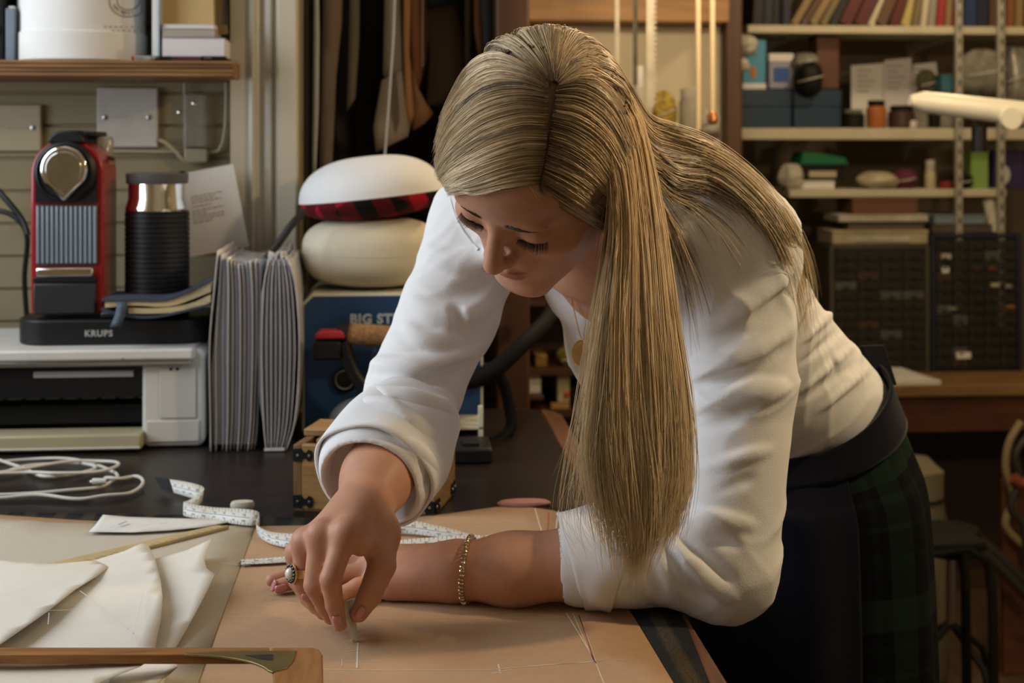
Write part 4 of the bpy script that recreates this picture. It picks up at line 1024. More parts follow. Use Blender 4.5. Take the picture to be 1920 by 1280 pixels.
def tape_marks(lo_, hi_, start):
    lo_ = np.asarray(lo_); hi_ = np.asarray(hi_); mid = (lo_ + hi_) / 2
    s = np.concatenate([[0], np.cumsum(np.linalg.norm(np.diff(mid, axis=0), axis=1))])
    def at(sv, v, side):
        i = int(np.clip(np.searchsorted(s, sv) - 1, 0, len(s) - 2)); u = (sv - s[i]) / max(1e-9, s[i + 1] - s[i])
        l = lo_[i] + (lo_[i + 1] - lo_[i]) * u; h = hi_[i] + (hi_[i + 1] - hi_[i]) * u
        t = mid[i + 1] - mid[i]; t = t / np.linalg.norm(t); n_ = np.cross(t, h - l); n_ /= np.linalg.norm(n_)
        return Vector(l + (h - l) * v + n_ * 0.00035 * side) - tm.location
    def quad(s0, s1, v0, v1):
        for sd in (-1, 1): tick.add([at(s0, v0, sd), at(s1, v0, sd), at(s1, v1, sd), at(s0, v1, sd)], [(0, 1, 2, 3)])
    sv = 0.003; k = 0
    while sv < s[-1] - 0.004:
        L_ = 0.28 if k % 2 == 0 else 0.16
        quad(sv, sv + 0.0005, 1 - L_, 1.0); quad(sv, sv + 0.0005, 0.0, L_ * 0.8)
        quad(sv, min(s[-1], sv + 0.0052), 0.46, 0.49)
        if k % 3 == 0:
            txt = str(max(1, start - k // 3))
            for row_v, sz_, tt in ((0.56, 0.17, txt), (0.22, 0.11, str(5 * max(1, start - k // 3) % 150))):
                x0 = sv + 0.001
                for ch in tt:
                    for sg_ in SEG[ch]:
                        (xa, ya), (xb, yb) = SL[sg_]; sc_ = sz_ * 0.5; wd_ = 0.0015
                        if ya == yb: quad(x0 + xa * wd_, x0 + xb * wd_ + 0.0003, row_v + ya * sc_ * 0.6 - 0.015, row_v + ya * sc_ * 0.6 + 0.015)
                        else: quad(x0 + xa * wd_, x0 + xa * wd_ + 0.0004, row_v + min(ya, yb) * sc_ * 0.6, row_v + max(ya, yb) * sc_ * 0.6)
                    x0 += 0.0026
        sv += 0.005; k += 1
tape_marks(lo, hi, 90); tape_marks(ho, ho2, 60)
tick.build('tape_numbers', m_ink, tm, smooth=False)
e0 = [Vector(lo[0]) - tm.location, Vector(hi[0]) - tm.location, Vector(hi[10]) - tm.location, Vector(lo[10]) - tm.location]
MB().add(e0, [(0, 1, 2, 3)]).build('metal_end', mat('tape_end', (0.006, 0.006, 0.006), 0.6, spec=0.2), tm, solid=0.0022, smooth=False)

# chalks
def oval(name, label, px0, px1, py, h0, hgt, m, ry=0.5):
    a, b = T(px0, py, h0), T(px1, py, h0); c_ = (a + b) / 2; rx = (b - a).length / 2
    t = thing(name, label, 'chalk', (c_.x, c_.y, TZ + h0))
    prof = [(0.9, 0), (1.0, hgt * 0.35), (1.0, hgt * 0.65), (0.88, hgt), (0.5, hgt * 1.03), (0.01, hgt * 1.03)]
    MB().lathe([(r_, z_) for r_, z_ in prof], 40, M=Matrix.Diagonal((rx, rx * ry, 1, 1))).build('block', m, t)
    MB().lathe([(0.75, 0), (0.72, hgt * 0.05), (0.3, hgt * 0.06)], 30, M=Matrix.Translation((0, 0, hgt * 1.0)) @ Matrix.Diagonal((rx, rx * ry, 1, 1))).build('worn_top', m, t)
oval('chalk_eraser', 'rounded cream chalk block behind the tape measure', 432, 477, 953, 0.0016, 0.009, mat('cream_chalk', (0.60, 0.55, 0.45), 0.8), 0.6)
oval('tailors_chalk', 'flat pink tailors chalk at the far edge of the kraft card', 932, 1033, 948, 0.0003, 0.0065, mat('pink_chalk', (0.50, 0.23, 0.21), 0.85), 0.42)

# white charging cable
cb = thing('charging_cable', 'white charging cable lying in loose loops on the dark table', 'cable', tuple(T(120, 900)))
m_wc = mat('white_cable', (0.60, 0.58, 0.52), 0.45)
loops = [[(-60, 880), (0, 866), (69, 859), (137, 862), (192, 874), (220, 891), (206, 904), (172, 915), (103, 922), (0, 926), (-60, 930)],
         [(-60, 850), (0, 866), (41, 878), (82, 897), (144, 889), (179, 879), (131, 869), (82, 873), (34, 880), (0, 888), (-60, 896)],
         [(196, 902), (220, 903), (254, 898), (268, 912), (241, 930), (190, 937), (137, 940), (69, 935), (0, 938), (-60, 940)],
         [(-60, 905), (0, 897), (52, 893), (103, 897), (179, 892), (222, 881), (203, 873), (155, 872), (90, 880), (0, 893), (-60, 905)]]
for i, lp in enumerate(loops):
    c_ = catmull([tuple(T(px, py, 0.0025)) for px, py in lp], 90)
    MB().tube([Vector(p) + Vector((0, 0, 0.0022 * i + 0.001 * math.sin(0.3 * k))) - cb.location for k, p in enumerate(c_)], 0.0023, 8).build('cable_loop', m_wc, cb)
MB().tube([T(173, 902, 0.010) - cb.location, T(199, 902, 0.0095) - cb.location], 0.0042, 10).build('plug', m_white, cb, bevel=0.0005)
MB().tube([T(167, 903, 0.010) - cb.location, T(173, 902, 0.010) - cb.location], 0.0028, 8).build('plug_tip', m_steel, cb)
# ------------------------------------------------------------------ the woman: implicit surfaces turned into meshes
def V3(p): return np.array(tuple(p), np.float64)

def cone(a, b, ra, rb):
    a, b = V3(a), V3(b); ab = b - a; L2 = max(1e-12, ab @ ab); m = max(ra, rb)
    lo = np.minimum(a, b) - m; hi = np.maximum(a, b) + m
    def f(p):
        t = np.clip(((p - a) @ ab) / L2, 0, 1)
        return np.linalg.norm(p - a - t[:, None] * ab, axis=1) - (ra + (rb - ra) * t)
    return f, lo, hi
def ell(c, R, rad):
    c = V3(c); R = np.asarray(R, float); rad = np.asarray(rad, float); m = np.abs(R.T) @ rad
    def f(p):
        q = (p - c) @ R.T; k0 = np.linalg.norm(q / rad, axis=1); k1 = np.linalg.norm(q / rad ** 2, axis=1)
        return np.where(k1 > 1e-9, k0 * (k0 - 1) / np.maximum(k1, 1e-9), -rad.min())
    return f, c - m, c + m
def ball(c, r): return cone(c, V3(c) + 1e-6, r, r)

class Ops(list):
    def u(s, pr, k=0.004): s.append((1, pr, k)); return s
    def s(s, pr, k=0.004): s.append((-1, pr, k)); return s
    def chain(s, pts, rs, k=0.004, k0=None):
        for i in range(len(pts) - 1): s.u(cone(pts[i], pts[i + 1], rs[i], rs[i + 1]), k if (i or k0 is None) else k0)
        return s
def evalops(ops, p, masked=True, post=None, margin=0.012):
    d = np.full(len(p), 1.0)
    if masked: pl, ph = p.min(0), p.max(0)
    for sgn, (f, lo, hi), k in ops:
        if masked:
            mg = k + margin
            if np.any(pl > hi + mg) or np.any(ph < lo - mg): continue
            idx = np.nonzero((p[:, 0] > lo[0] - mg) & (p[:, 0] < hi[0] + mg) & (p[:, 1] > lo[1] - mg) & (p[:, 1] < hi[1] + mg) & (p[:, 2] > lo[2] - mg) & (p[:, 2] < hi[2] + mg))[0]
            if not len(idx): continue
            a = d[idx]; b = f(p[idx])
        else:
            idx = slice(None); a = d; b = f(p)
        if sgn > 0:
            h = np.maximum(k - np.abs(a - b), 0) / k; d[idx] = np.minimum(a, b) - h * h * k * 0.25
        else:
            b = -b; h = np.maximum(k - np.abs(a - b), 0) / k; d[idx] = np.maximum(a, b) + h * h * k * 0.25
    if post is not None: d = post(p, d)
    return d
def raymarch(ops, px, py, d0=0.95, d1=2.2, inset=0.0, post=None):
    """surface points for arrays of pixels"""
    px = np.asarray(px, float); py = np.asarray(py, float)
    o = np.array([0, 0, EYE]); e = np.array([V3(P(a, b, 1.0)) for a, b in zip(px, py)]) - o
    nrm = np.linalg.norm(e, axis=1); e = e / nrm[:, None]
    t = np.full(len(px), d0) * nrm; best = np.full(len(px), 9.0); bt = t.copy()
    for _ in range(70):
        dd = evalops(ops, o + e * t[:, None], masked=False, post=post)
        imp = dd < best; best[imp] = dd[imp]; bt[imp] = t[imp]
        t = t + np.where(dd > 0.0004, np.clip(dd, 0, 0.05) * 0.8, 0)
    hit = best < 0.004
    return o + e * (bt + inset)[:, None], hit

def sdf_mesh(ops, h, post=None, NB=8):
    los = np.min([pr[1] for s_, pr, k in ops if s_ > 0], axis=0) - 0.02; his = np.max([pr[2] for s_, pr, k in ops if s_ > 0], axis=0) + 0.02
    H = NB * h; nb = np.ceil((his - los) / H).astype(int)
    g = np.stack(np.meshgrid(*[np.arange(n) for n in nb], indexing='ij'), -1).reshape(-1, 3)
    cen = los + (g + 0.5) * H
    sup = (g // 6); key = (sup[:, 0] * 1000 + sup[:, 1]) * 1000 + sup[:, 2]
    order = np.argsort(key, kind='stable'); g = g[order]; cen = cen[order]; key = key[order]
    cuts = np.nonzero(np.diff(key))[0] + 1
    dc = np.concatenate([evalops(ops, c_, margin=H * 0.87 + 0.012) for c_ in np.split(cen, cuts)])
    keep = np.abs(dc) < H * 0.87 + 0.006
    blk = g[keep]; bkey = key[keep]
    bcuts = np.nonzero(np.diff(bkey))[0] + 1
    n1 = NB + 1
    loc = np.stack(np.meshgrid(*[np.arange(n1)] * 3, indexing='ij'), -1).reshape(-1, 3)
    dims = nb * NB + 2
    def lin(c_): return (c_[..., 0] * dims[1] + c_[..., 1]) * dims[2] + c_[..., 2]
    cell_ids = []; cell_pos = []; faces_src = []
    for chunk in np.split(blk, bcuts):
        base = chunk * NB
        smp = (base[:, None, :] + loc[None]).reshape(-1, 3)
        d = evalops(ops, los + smp * h, post=post).reshape(-1, n1, n1, n1)
        s_ = d < 0
        # cells with a sign change
        corner = [d[:, i:i + NB, j:j + NB, k:k + NB] for i in (0, 1) for j in (0, 1) for k in (0, 1)]
        cs = sum((c_ < 0).astype(np.int8) for c_ in corner)
        B_, I_, J_, K_ = np.nonzero((cs > 0) & (cs < 8))
        cv = np.stack([c_[B_, I_, J_, K_] for c_ in corner], 1)
        acc = np.zeros((len(B_), 3)); cnt = np.zeros(len(B_))
        offs = np.array([(i, j, k) for i in (0, 1) for j in (0, 1) for k in (0, 1)], float)
        for a in range(8):
            for ax in (4, 2, 1):
                b = a | ax
                if b == a: continue
                m = (cv[:, a] < 0) != (cv[:, b] < 0)
                t = cv[m, a] / (cv[m, a] - cv[m, b])
                acc[m] += offs[a] + (offs[b] - offs[a]) * t[:, None]; cnt[m] += 1
        cidx = base[B_] + np.stack([I_, J_, K_], 1)
        cell_ids.append(lin(cidx)); cell_pos.append(los + (cidx + acc / cnt[:, None]) * h)
        # edges owned by the block
        for ax in range(3):
            sl = [slice(0, NB)] * 3; sh_ = list(sl); sh_[ax] = slice(1, NB + 1)
            s0 = s_[:, sl[0], sl[1], sl[2]]; s1 = s_[:, sh_[0], sh_[1], sh_[2]]
            bb, i, j, k = np.nonzero(s0 != s1)
            faces_src.append((ax, base[bb] + np.stack([i, j, k], 1), s0[bb, i, j, k]))
    ids = np.concatenate(cell_ids); pos = np.concatenate(cell_pos)
    ids, first = np.unique(ids, return_index=True); pos = pos[first]
    F_ = []
    for ax, c_, inside in faces_src:
        o1, o2 = [(1, 2), (2, 0), (0, 1)][ax]
        e1 = np.zeros(3, int); e1[o1] = 1; e2 = np.zeros(3, int); e2[o2] = 1
        quad = np.stack([lin(c_ - e1 - e2), lin(c_ - e2), lin(c_), lin(c_ - e1)], 1)
        q = np.searchsorted(ids, quad); q = np.minimum(q, len(ids) - 1); ok = np.all(ids[q] == quad, axis=1)
        q = q[ok]; fl_ = ~inside[ok]
        q[fl_] = q[fl_][:, ::-1]
        F_.append(q)
    F_ = np.concatenate(F_)
    return pos, F_

def np_mesh(name, pos, faces, m, parent=None, colors=None, smooth=True):
    me = bpy.data.meshes.new(name)
    nv, nf = len(pos), len(faces); k = faces.shape[1]
    me.vertices.add(nv); me.vertices.foreach_set('co', np.asarray(pos, np.float32).ravel())
    me.loops.add(nf * k); me.loops.foreach_set('vertex_index', np.asarray(faces, np.int32).ravel())
    me.polygons.add(nf); me.polygons.foreach_set('loop_start', np.arange(0, nf * k, k, dtype=np.int32))
    me.update(calc_edges=True)
    if colors is not None:
        at = me.color_attributes.new('tint', 'FLOAT_COLOR', 'POINT')
        at.data.foreach_set('color', np.concatenate([colors, np.ones((nv, 1))], 1).astype(np.float32).ravel())
    if smooth: me.shade_smooth()
    me.materials.append(m)
    o = bpy.data.objects.new(name, me); link(o, parent)
    return o

def relax(pos, faces, n=1, w=0.5):
    for _ in range(n):
        acc = np.zeros_like(pos); cnt = np.zeros(len(pos))
        for i in range(4):
            a, b = faces[:, i], faces[:, (i + 1) % 4]
            np.add.at(acc, a, pos[b]); np.add.at(cnt, a, 1); np.add.at(acc, b, pos[a]); np.add.at(cnt, b, 1)
        pos = pos * (1 - w) + w * acc / cnt[:, None]
    return pos

# ---- head frame (her left, up, forward) in the room
hL = Vector((0.8651, -0.3004, 0.4017)).normalized()
hU = Vector((-0.1576, 0.5974, 0.7863)); hU = (hU - hL * hU.dot(hL)).normalized()
hF = hL.cross(hU)
hLw, hUw, hFw = dirw(*hL), dirw(*hU), dirw(*hF)
HR = np.array([hLw, hUw, hFw])
EYES = P(950, 404, 1.245)
def HD(l, u, f): return EYES + hLw * l + hUw * u + hFw * f
def headcoords(p): return (p - V3(EYES)) @ HR.T

def PZ(px, d, z):
    q = P(px, HOR, d); return Vector((q.x, q.y, TZ + z))

# ---- joints
SHL, SHR = P(1392, 455, 1.44), P(905, 420, 1.60)
ELL, ELR = PZ(1350, 1.374, 0.050), P(782, 735, 1.53)
WRL, WRR = PZ(868, 1.392, 0.032), P(679, 955, 1.335)
NECK = P(1125, 455, 1.435)
MIDS = (SHL + SHR) / 2
WAIST = P(1520, 758, 1.72)
PELV = P(1508, 925, 1.74)
spine = (WAIST - MIDS).normalized(); side = (SHL - SHR); side = (side - spine * side.dot(spine)).normalized(); back = side.cross(spine).normalized()
if back.z < 0: back = -back
TR = np.array([side, spine, back])

body = Ops()
# cranium and face
body.u(ell(HD(0, 0.033, -0.071), HR, (0.073, 0.086, 0.090)), 0.01)
body.u(ell(HD(0, -0.040, -0.036), HR, (0.0585, 0.070, 0.052)), 0.03)
for s_ in (-1, 1):
    body.u(cone(HD(0.016 * s_, -0.100, 0.000), HD(0.050 * s_, -0.062, -0.066), 0.0150, 0.0150), 0.018)
    body.u(ell(HD(0.043 * s_, -0.024, -0.010), HR, (0.019, 0.016, 0.019)), 0.016)
body.u(ell(HD(0, -0.103, 0.004), HR, (0.017, 0.0135, 0.0135)), 0.016)
body.u(ell(HD(0, 0.052, -0.012), HR, (0.054, 0.040, 0.030)), 0.02)
body.u(ell(HD(0, -0.064, 0.004), HR, (0.029, 0.023, 0.0155)), 0.014)
for s_ in (-1, 1):
    body.s(ell(HD(0.031 * s_, 0.001, 0.0235), HR, (0.0165, 0.0095, 0.0085)), 0.009)
    body.u(ell(HD(0.024 * s_, 0.0185, 0.0085), HR, (0.021, 0.0060, 0.0070)), 0.012)
# nose
body.u(cone(HD(0, 0.010, 0.0130), HD(0, -0.026, 0.0335), 0.0068, 0.0084), 0.008)
body.u(ell(HD(0, -0.0320, 0.0358), HR, (0.0095, 0.0080, 0.0086)), 0.006)
for s_ in (-1, 1):
    body.u(ell(HD(0.0112 * s_, -0.0350, 0.0225), HR, (0.0058, 0.0060, 0.0088)), 0.008)
    body.s(ell(HD(0.0056 * s_, -0.0425, 0.0285), HR, (0.0026, 0.0024, 0.0036)), 0.002)
# closed looking eyelids
for s_ in (-1, 1):
    body.u(ell(HD(0.0305 * s_, -0.0015, 0.0035), HR, (0.0152, 0.0118, 0.0122)), 0.004)
    body.s(cone(HD(0.0185 * s_, 0.0055, 0.0170), HD(0.0425 * s_, 0.0060, 0.0125), 0.0012, 0.0012), 0.003)
    body.s(cone(HD(0.0185 * s_, -0.0075, 0.0155), HD(0.0430 * s_, -0.0068, 0.0105), 0.0010, 0.0010), 0.002)
# lips
for s_ in (-1, 1):
    body.u(cone(HD(0.0035 * s_, -0.0585, 0.0215), HD(0.021 * s_, -0.0635, 0.0110), 0.0042, 0.0020), 0.004)
body.u(ell(HD(0, -0.0690, 0.0185), HR, (0.0165, 0.0052, 0.0060)), 0.004)
body.s(cone(HD(-0.021, -0.0640, 0.0160), HD(0, -0.0640, 0.0262), 0.0012, 0.0012), 0.002)
body.s(cone(HD(0.021, -0.0640, 0.0160), HD(0, -0.0640, 0.0262), 0.0012, 0.0012), 0.002)
body.s(ell(HD(0, -0.0800, 0.0265), HR, (0.012, 0.0040, 0.0060)), 0.006)
# ears
for s_ in (-1, 1):
    body.u(ell(HD(0.073 * s_, -0.014, -0.078), HR, (0.007, 0.027, 0.016)), 0.005)
NHEAD = len(body)
# neck and trunk
body.u(cone(HD(0, -0.030, -0.092), NECK, 0.050, 0.055), 0.02)
body.u(cone(NECK, MIDS + spine * 0.06, 0.058, 0.075), 0.03)
body.u(ell(MIDS + spine * 0.11 - back * 0.005, TR, (0.126, 0.162, 0.086)), 0.04)
for s_, S_ in ((1, SHL), (-1, SHR)):
    body.u(cone(NECK + (S_ - NECK) * 0.2, S_, 0.048, 0.046), 0.03)
    body.u(ell(MIDS + side * 0.068 * s_ + spine * 0.135 - back * 0.065, TR, (0.052, 0.054, 0.044)), 0.02)
body.u(cone(MIDS + spine * 0.2, WAIST, 0.078, 0.066), 0.03)
body.u(cone(WAIST, PELV, 0.068, 0.100), 0.03)
# legs (side steps of the pelvis)
sx_ = Vector((side.x, side.y, 0)).normalized(); fx_ = Vector((-sx_.y, sx_.x, 0))
if fx_.y > 0: fx_ = -fx_
for s_ in (-1, 1):
    hip = PELV + sx_ * 0.075 * s_; hip.z -= 0.03
    knee = Vector((PELV.x, PELV.y, 0)) + sx_ * 0.085 * s_ + fx_ * 0.02 + Vector((0, 0, 0.47))
    ank = Vector((PELV.x, PELV.y, 0)) + sx_ * 0.09 * s_ - fx_ * 0.02 + Vector((0, 0, 0.075))
    calf = ank.lerp(knee, 0.66) - fx_ * 0.018
    body.chain([hip, knee, calf, ank], [0.080, 0.052, 0.050, 0.033], 0.02)
    body.u(cone(ank - Vector((0, 0, 0.03)), ank + fx_ * 0.15 - Vector((0, 0, 0.052)), 0.034, 0.020), 0.02)
# arms
body.chain([SHL, P(1392, 720, 1.415), ELL, PZ(1120, 1.378, 0.0455), PZ(960, 1.383, 0.036), WRL], [0.042, 0.036, 0.033, 0.0365, 0.0325, 0.0280], 0.02)
body.chain([SHR, P(842, 585, 1.565), ELR, ELR.lerp(WRR, 0.35), ELR.lerp(WRR, 0.75), WRR], [0.042, 0.038, 0.036, 0.0375, 0.0325, 0.0275], 0.02)
# right hand pinching the chalk
def finger(pts, rs, k0=0.008):
    body.u(cone(pts[0], pts[1], rs[0], rs[1]), k0)
    for i in range(1, len(pts) - 1): body.u(cone(pts[i], pts[i + 1], rs[i], rs[i + 1]), 0.0022)
RI = [P(648, 1000, 1.266), P(620, 1085, 1.252), P(627, 1133, 1.262), P(637, 1170, 1.271)]
RM = [P(601, 1003, 1.276), P(589, 1096, 1.268), P(608, 1134, 1.280), P(620, 1157, 1.285)]
RR = [P(570, 1016, 1.294), P(567, 1092, 1.293), P(589, 1128, 1.298), P(606, 1149, 1.297)]
RP = [P(556, 1036, 1.316), P(557, 1088, 1.320), P(575, 1120, 1.318), P(592, 1140, 1.311)]
RT = [P(712, 1000, 1.318), P(716, 1060, 1.290), P(693, 1116, 1.280), P(673, 1149, 1.278)]
for j, r_ in ((RI, 0.0138), (RM, 0.0136), (RR, 0.0128), (RP, 0.0115)):
    body.u(cone(WRR.lerp(j[0], 0.12), j[0] + (WRR - j[0]).normalized() * 0.004, 0.0185, r_ - 0.0008), 0.014)
    body.u(ball(j[0], r_ - 0.0022), 0.006)
body.u(cone(WRR.lerp(RT[0], 0.2), RT[0], 0.020, 0.0175), 0.014)
body.u(cone(RT[0], RI[0].lerp(RT[1], 0.4), 0.013, 0.009), 0.012)
finger(RI, [0.0110, 0.0098, 0.0083, 0.0068]); finger(RM, [0.0110, 0.0096, 0.0082, 0.0068]); finger(RR, [0.0105, 0.0090, 0.0078, 0.0065]); finger(RP, [0.0094, 0.0080, 0.0070, 0.0060])
finger(RT, [0.0165, 0.0132, 0.0112, 0.0085], 0.012)
# left hand lying flat
LI = [PZ(706, 1.452, 0.028), PZ(620, 1.450, 0.027), PZ(555, 1.440, 0.014), PZ(510, 1.430, 0.0105)]
LM = [PZ(700, 1.434, 0.029), PZ(618, 1.430, 0.027), PZ(562, 1.420, 0.014), PZ(524, 1.411, 0.0105)]
LR = [PZ(706, 1.414, 0.026), PZ(642, 1.407, 0.023), PZ(602, 1.400, 0.013), PZ(573, 1.392, 0.0105)]
LP = [PZ(718, 1.396, 0.022), PZ(670, 1.386, 0.018), PZ(640, 1.380, 0.012), PZ(616, 1.374, 0.010)]
LT = [PZ(800, 1.440, 0.024), PZ(755, 1.478, 0.017), PZ(715, 1.492, 0.013), PZ(685, 1.498, 0.011)]
for j, r_ in ((LI, 0.0132), (LM, 0.0134), (LR, 0.0132), (LP, 0.0128)):
    body.u(cone(WRL.lerp(j[0], 0.1), j[0] + (WRL - j[0]).normalized() * 0.004, 0.0200, r_), 0.016)
    body.u(ball(j[0] + Vector((0, 0, 0.001)), r_ - 0.002), 0.006)
body.u(cone(PZ(840, 1.392, 0.024), PZ(735, 1.392, 0.0185), 0.0190, 0.0150), 0.016)
body.u(cone(WRL, LT[0], 0.022, 0.017), 0.014)
finger(LI, [0.0108, 0.0095, 0.0083, 0.0068]); finger(LM, [0.0110, 0.0096, 0.0083, 0.0070]); finger(LR, [0.0106, 0.0092, 0.0081, 0.0068]); finger(LP, [0.0095, 0.0084, 0.0074, 0.0062]); finger(LT, [0.0150, 0.0120, 0.0105, 0.0085])

woman = thing('person', 'woman in rolled white shirt leaning over the table drawing with chalk', 'person', (PELV.x, PELV.y, 0))
wl = Vector(woman.location)

# skin with true local colours (lips, brows, knuckles, nails)
def skin_material():
    m = bpy.data.materials.new('skin'); m.use_nodes = True; nt = m.node_tree; b = nt.nodes['Principled BSDF']
    at = nt.nodes.new('ShaderNodeVertexColor'); at.layer_name = 'tint'
    tc = nt.nodes.new('ShaderNodeTexCoord'); n = nt.nodes.new('ShaderNodeTexNoise'); n.inputs['Scale'].default_value = 60; n.inputs['Detail'].default_value = 5
    nt.links.new(tc.outputs['Object'], n.inputs['Vector'])
    r = nt.nodes.new('ShaderNodeValToRGB'); r.color_ramp.elements[0].position = 0.3; r.color_ramp.elements[1].position = 0.7
    r.color_ramp.elements[0].color = (0.93, 0.90, 0.90, 1); r.color_ramp.elements[1].color = (1.05, 1.05, 1.05, 1)
    nt.links.new(n.outputs['Fac'], r.inputs['Fac'])
    mx = nt.nodes.new('ShaderNodeMix'); mx.data_type = 'RGBA'; mx.blend_type = 'MULTIPLY'; mx.inputs[0].default_value = 1
    nt.links.new(at.outputs['Color'], mx.inputs[6]); nt.links.new(r.outputs['Color'], mx.inputs[7]); nt.links.new(mx.outputs[2], b.inputs['Base Color'])
    b.inputs['Roughness'].default_value = 0.47; b.inputs['Specular IOR Level'].default_value = 0.28
    b.inputs['Subsurface Weight'].default_value = 0.12; b.inputs['Subsurface Radius'].default_value = (0.010, 0.004, 0.002); b.inputs['Subsurface Scale'].default_value = 0.5
    n2 = nt.nodes.new('ShaderNodeTexNoise'); n2.inputs['Scale'].default_value = 900; nt.links.new(tc.outputs['Object'], n2.inputs['Vector'])
    bp = nt.nodes.new('ShaderNodeBump'); bp.inputs['Strength'].default_value = 0.12; bp.inputs['Distance'].default_value = 0.0006
    nt.links.new(n2.outputs['Fac'], bp.inputs['Height']); nt.links.new(bp.outputs['Normal'], b.inputs['Normal'])
    return m
m_skin = skin_material()
pos, fcs = sdf_mesh(body, 0.0019)
pos = relax(pos, fcs, 1, 0.4)
col = np.tile(np.array([0.535, 0.28, 0.18]), (len(pos), 1))
def paint(dist, rad, c_, amt=1.0):
    w_ = (np.clip(1 - dist / rad, 0, 1) ** 0.7 * amt)[:, None]; col[:] = col * (1 - w_) + np.array(c_) * w_
hc = headcoords(pos)
def he(c_, r_): return np.linalg.norm((hc - np.array(c_)) / np.array(r_), axis=1)
for s_ in (-1, 1):
    paint(he((0.042 * s_, -0.030, 0.006), (0.024, 0.02, 0.03)), 1, (0.54, 0.235, 0.165), 0.6)
    paint(he((0.0105 * s_, -0.0610, 0.0210), (0.0135, 0.0042, 0.014)), 1, (0.26, 0.045, 0.040), 1.0)
    # darker eyelid tone and lash line
    paint(he((0.0305 * s_, 0.003, 0.014), (0.017, 0.006, 0.010)), 1, (0.44, 0.21, 0.13), 0.5)
    paint(he((0.0305 * s_, -0.0074, 0.0145), (0.0150, 0.0022, 0.010)), 1, (0.05, 0.03, 0.022), 0.95)
paint(he((0, -0.0680, 0.0215), (0.0190, 0.0058, 0.012)), 1, (0.36, 0.085, 0.070), 1.0)
paint(he((0, -0.0300, 0.034), (0.016, 0.014, 0.016)), 1, (0.55, 0.24, 0.165), 0.7)
for fing in (RI, RM, RR, RP, LI, LM, LR, LP, RT, LT):
    for q, a_ in ((fing[0], 0.35), (fing[1], 0.35)):
        paint(np.linalg.norm(pos - V3(q), axis=1), 0.018, (0.55, 0.22, 0.15), a_)
    paint(np.linalg.norm(pos - V3(fing[3]), axis=1), 0.016, (0.58, 0.26, 0.20), 0.4)
BODY = (pos, fcs, col)
# ---- shirt
front = -back
shirt = Ops()
shirt.u(ell(MIDS + spine * 0.115, TR, (0.143, 0.176, 0.100)), 0.02)
shirt.u(cone(MIDS + spine * 0.22, WAIST + spine * 0.03, 0.106, 0.086), 0.05)
shirt.u(cone(P(1258, 345, 1.47), P(1395, 435, 1.49), 0.055, 0.054), 0.04)
for s_, S_ in ((1, SHL), (-1, SHR)):
    shirt.u(cone(NECK + (S_ - NECK) * 0.3, S_, 0.050, 0.050), 0.03)
    shirt.u(ell(MIDS + side * 0.068 * s_ + spine * 0.135 - back * 0.068, TR, (0.062, 0.062, 0.054)), 0.025)
shirt.chain([SHL, P(1392, 720, 1.415), P(1356, 1060, 1.375), PZ(1305, 1.374, 0.050), PZ(1190, 1.376, 0.047)], [0.056, 0.0535, 0.0535, 0.0475, 0.044], 0.012, 0.03)
shirt.chain([SHR, P(842, 585, 1.565), P(775, 733, 1.525), P(748, 800, 1.480)], [0.058, 0.0545, 0.0515, 0.047], 0.012, 0.03)
# rolled cuffs
shirt.u(cone(PZ(1190, 1.377, 0.0505), PZ(1092, 1.379, 0.0465), 0.0495, 0.0455), 0.003)
shirt.s(cone(PZ(1072, 1.380, 0.0455), PZ(1000, 1.381, 0.044), 0.0370, 0.0395), 0.003)
CA_, CB_ = P(765, 795, 1.480), P(712, 872, 1.415)
shirt.u(cone(CA_, CB_, 0.0545, 0.0620), 0.006)
shirt.s(cone(P(694, 906, 1.395), P(646, 990, 1.30), 0.0480, 0.0600), 0.006)
# neck opening
VT = MIDS + spine * 0.150 + front * 0.150 - side * 0.005
shirt.s(cone(NECK + front * 0.02, NECK + (HD(0, -0.05, -0.09) - NECK) * 0.8, 0.062, 0.085), 0.006)
shirt.s(cone(NECK + side * 0.03 + front * 0.03, NECK + side * 0.02 + (HD(0, -0.05, -0.09) - NECK) * 0.6 + front * 0.05, 0.050, 0.064), 0.006)
shirt.s(cone(NECK + front * 0.075 + spine * 0.01, VT, 0.040, 0.005), 0.006)
# folds: ridges (+) and creases (-) measured where they run over the cloth
RF = [(+1, [(700, 680), (745, 692), (800, 690), (860, 672), (905, 640)], 0.0075), (-1, [(695, 700), (760, 712), (830, 706), (885, 680)], 0.0050),
      (-1, [(690, 742), (730, 752), (775, 775), (820, 800), (838, 822)], 0.0060), (+1, [(672, 752), (720, 765), (770, 792), (815, 822)], 0.0060),
      (+1, [(690, 735), (760, 745), (820, 765), (836, 775)], 0.0055), (-1, [(650, 775), (690, 770), (740, 790), (790, 825)], 0.0050),
      (+1, [(800, 470), (850, 490), (900, 485), (945, 465)], 0.0060), (-1, [(790, 520), (850, 545), (905, 535), (940, 505)], 0.0050), (+1, [(770, 560), (820, 590), (880, 590), (920, 565)], 0.0050),
      (-1, [(850, 560), (862, 610), (850, 650)], 0.0040), (+1, [(760, 610), (800, 640), (860, 640)], 0.0045),
      (-1, [(660, 830), (640, 860), (632, 890)], 0.0035), (-1, [(790, 830), (810, 880), (806, 915)], 0.0035), (+1, [(740, 815), (790, 850), (820, 890)], 0.0040)]
